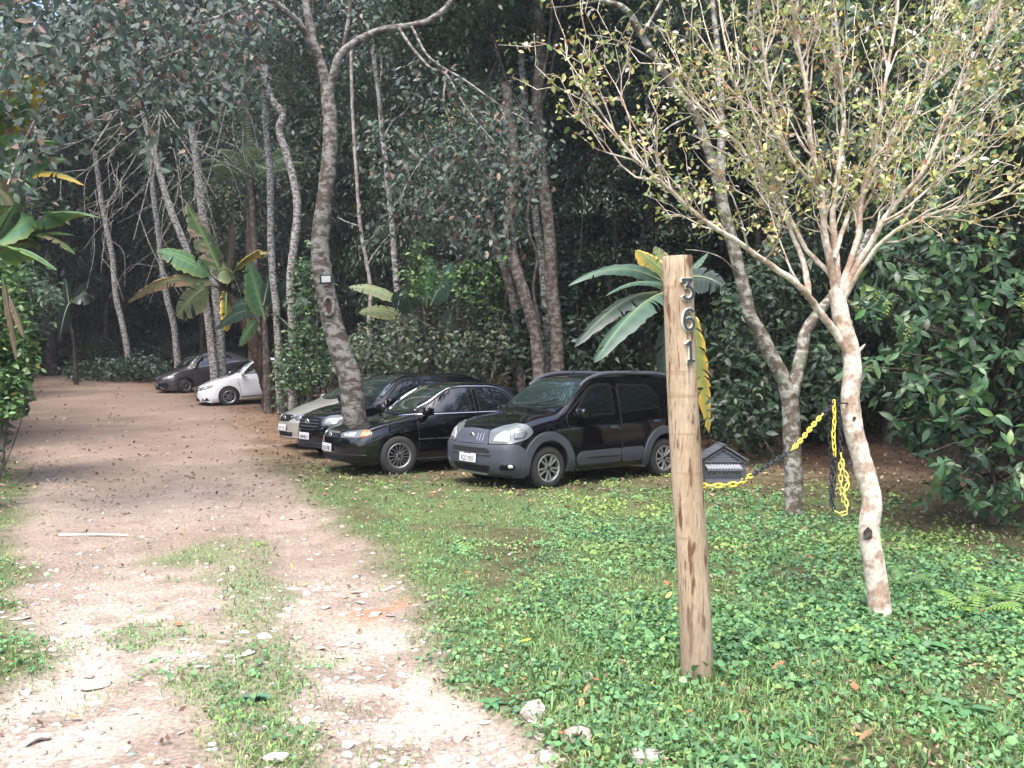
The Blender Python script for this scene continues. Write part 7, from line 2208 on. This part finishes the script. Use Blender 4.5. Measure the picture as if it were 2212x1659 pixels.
for x_, y_, z_ in zip(*cand):
    if len(placed) >= 290: break
    s_ = g.uniform(.018, .050) * (1.15 if y_ > 4.5 else .95)
    if any((x_ - a) ** 2 + (y_ - b) ** 2 < ((s_ + c) * .95) ** 2 for a, b, c in placed): continue
    placed.append((x_, y_, s_))
    o = link('stone', VARS[int(g.integers(9))], TRACK)
    o.location = (x_, y_, z_ - s_ * .03); o.rotation_euler = (g.normal(0, .12), g.normal(0, .12), g.random() * 6.28)
    o.scale = (s_ * g.uniform(.8, 1.7), s_ * g.uniform(.6, 1.1), s_ * g.uniform(.16, .30))
# a few larger stones at the grass edge
for px, py, s_ in ((2275 * 1344 / 4032, 0, 0),): pass
for px, py, s_, sh in ((1150, 1540, .07, .9), (1245, 1600, .075, .7), (1190, 1630, .05, .6), (1390, 1640, .085, .5), (90, 1580, .06, .3), (60, 1590, .05, .3), (810, 1310, .05, .5), (770, 1268, .055, .4), (200, 1465, .08, .5), (590, 1640, .06, .4)):
    D = EYE * 1838.3 / (py - 806); q = P(px, py, D)
    o = link('stone', VARS[int(g.integers(9))], TRACK); o.location = (q.x, q.y, float(ground_z(q.x, q.y)) + s_ * .08); o.rotation_euler = (g.normal(0, .15), g.normal(0, .15), g.random() * 6.28); o.scale = (s_ * 1.25, s_, s_ * sh)
# pale stick lying across the track
a, b_ = P(125, 1157, 8.5), P(275, 1150, 8.7); 
st = empty('stick', (a.x, a.y, float(ground_z(a.x, a.y)) + .015))
mb = MB(); limb(mb, wob([Vector((p_.x, p_.y, float(ground_z(p_.x, p_.y)) + .016)) for p_ in (a, a.lerp(b_, .5), b_)], g, .004, 5), .016, .011, 7, g); local(mb, st).build('stick_wood', [mat('bleached_wood', (.55, .48, .42), .8)], st)
tag(st, 'bleached pale stick lying across the dirt track', 'stick')
# single fallen leaves one can pick out
FL = []
for t in ((.36, .17, .06), (.30, .12, .06), (.24, .15, .08), (.42, .26, .10)):
    V, F, T = leaves(np.zeros((1, 3)), np.array([[1., 0, 0]]), np.array([[0, 0, 1.]]), np.array([1.0]), np.array([.45]), np.array([t]), ((.2, .7), (.5, 1), (.8, .7)), .3, -.25)
    FL.append(big_mesh('fallen_leaf', V, F, M_LITTER, tint=T))
xs, ys, zs = scatter(900, -3, 5, 2.8, 12, lambda x, y: .5 * grass_mask(x, y) + .12)
for i in range(min(110, len(xs))):
    o = link('fallen_leaf', FL[int(g.integers(4))]); s_ = g.uniform(.045, .085)
    o.location = (xs[i], ys[i], zs[i] + g.uniform(.02, .05)); o.rotation_euler = (g.normal(0, .3), g.normal(0, .3), g.random() * 6.28); o.scale = (s_,) * 3
    tag(o, 'orange brown fallen leaf lying on the low green growth', 'leaf', 'single fallen leaves on the grass')
V, F, T = leaves(np.zeros((1, 3)), np.array([[1., 0, 0]]), np.array([[0, 0, 1.]]), np.array([.06]), np.array([.035]), np.array([(.75, .55, .03)]), ((.2, .7), (.5, 1), (.8, .7)), .3, -.25)
o = link('fallen_leaf', big_mesh('fallen_leaf', V, F, M_LITTER, tint=T)); q = P(1125, 1408, 4.98); o.location = (q.x, q.y, float(ground_z(q.x, q.y)) + .06)
tag(o, 'bright yellow fallen leaf in the grass left of the post', 'leaf')
# dead leaf bract pieces and broad weeds
def weed(px, py, n_, sz, col, label, cat_='weed'):
    D = EYE * 1838.3 / (py - 806); q = P(px, py, D); root = empty('weed', (q.x, q.y, float(ground_z(q.x, q.y))))
    for j in range(n_):
        a = 2 * math.pi * j / n_ + g.uniform(-.3, .3)
        V, F, T = leaves(np.array([[0, 0, .01]]), np.array([[math.cos(a), math.sin(a), g.uniform(.25, .8)]]), np.array([[-math.cos(a) * .5, -math.sin(a) * .5, 1]]), np.array([sz * g.uniform(.7, 1.1)]), np.array([sz * .42]), mixcol(g, 1, [(1, col)], .1), ((.2, .7), (.5, 1), (.8, .7)), .25, .45)
        link('leaf', big_mesh('leaf', V, F, M_LEAF, tint=T), root)
    tag(root, label, cat_)
weed(1512, 1468, 5, .10, (.07, .16, .07), 'small broad-leaved seedling at the foot of the wooden post')
weed(1890, 1430, 6, .17, (.12, .25, .08), 'rosette of long pale leaves in the grass right of the post')
weed(1990, 1400, 6, .19, (.10, .22, .08), 'big leafed weed below the fern at the right')
weed(1060, 1520, 6, .09, (.09, .20, .09), 'blue green weed at the grass edge by the bottom stones')
weed(545, 1500, 8, .10, (.11, .22, .13), 'blue green rosette weed on the strip between the ruts')
weed(1720, 1600, 6, .13, (.10, .22, .10), 'broad weed near the bottom edge below the post')
weed(2080, 1540, 7, .15, (.10, .21, .10), 'broad leafed weed in the bottom corner of the lawn')
# ================================================================== ADDED VEIL
hz = MB(); hz.box((0, 32, 22), (150, 112, 52))  # thin scattering volume added to imitate a lens flare veil and lift the darks
hm = bpy.data.materials.new('air'); hm.use_nodes = True; hm.node_tree.nodes.clear()
_o = hm.node_tree.nodes.new('ShaderNodeOutputMaterial'); _v = hm.node_tree.nodes.new('ShaderNodeVolumePrincipled')
_v.inputs['Color'].default_value = (.86, .91, 1.0, 1); _v.inputs['Density'].default_value = .0007; _v.inputs['Anisotropy'].default_value = .3
hm.node_tree.links.new(_v.outputs[0], _o.inputs['Volume'])
hz.build('haze', [hm], smooth=False)['kind'] = 'stuff'
SC.cycles.volume_bounces = 0
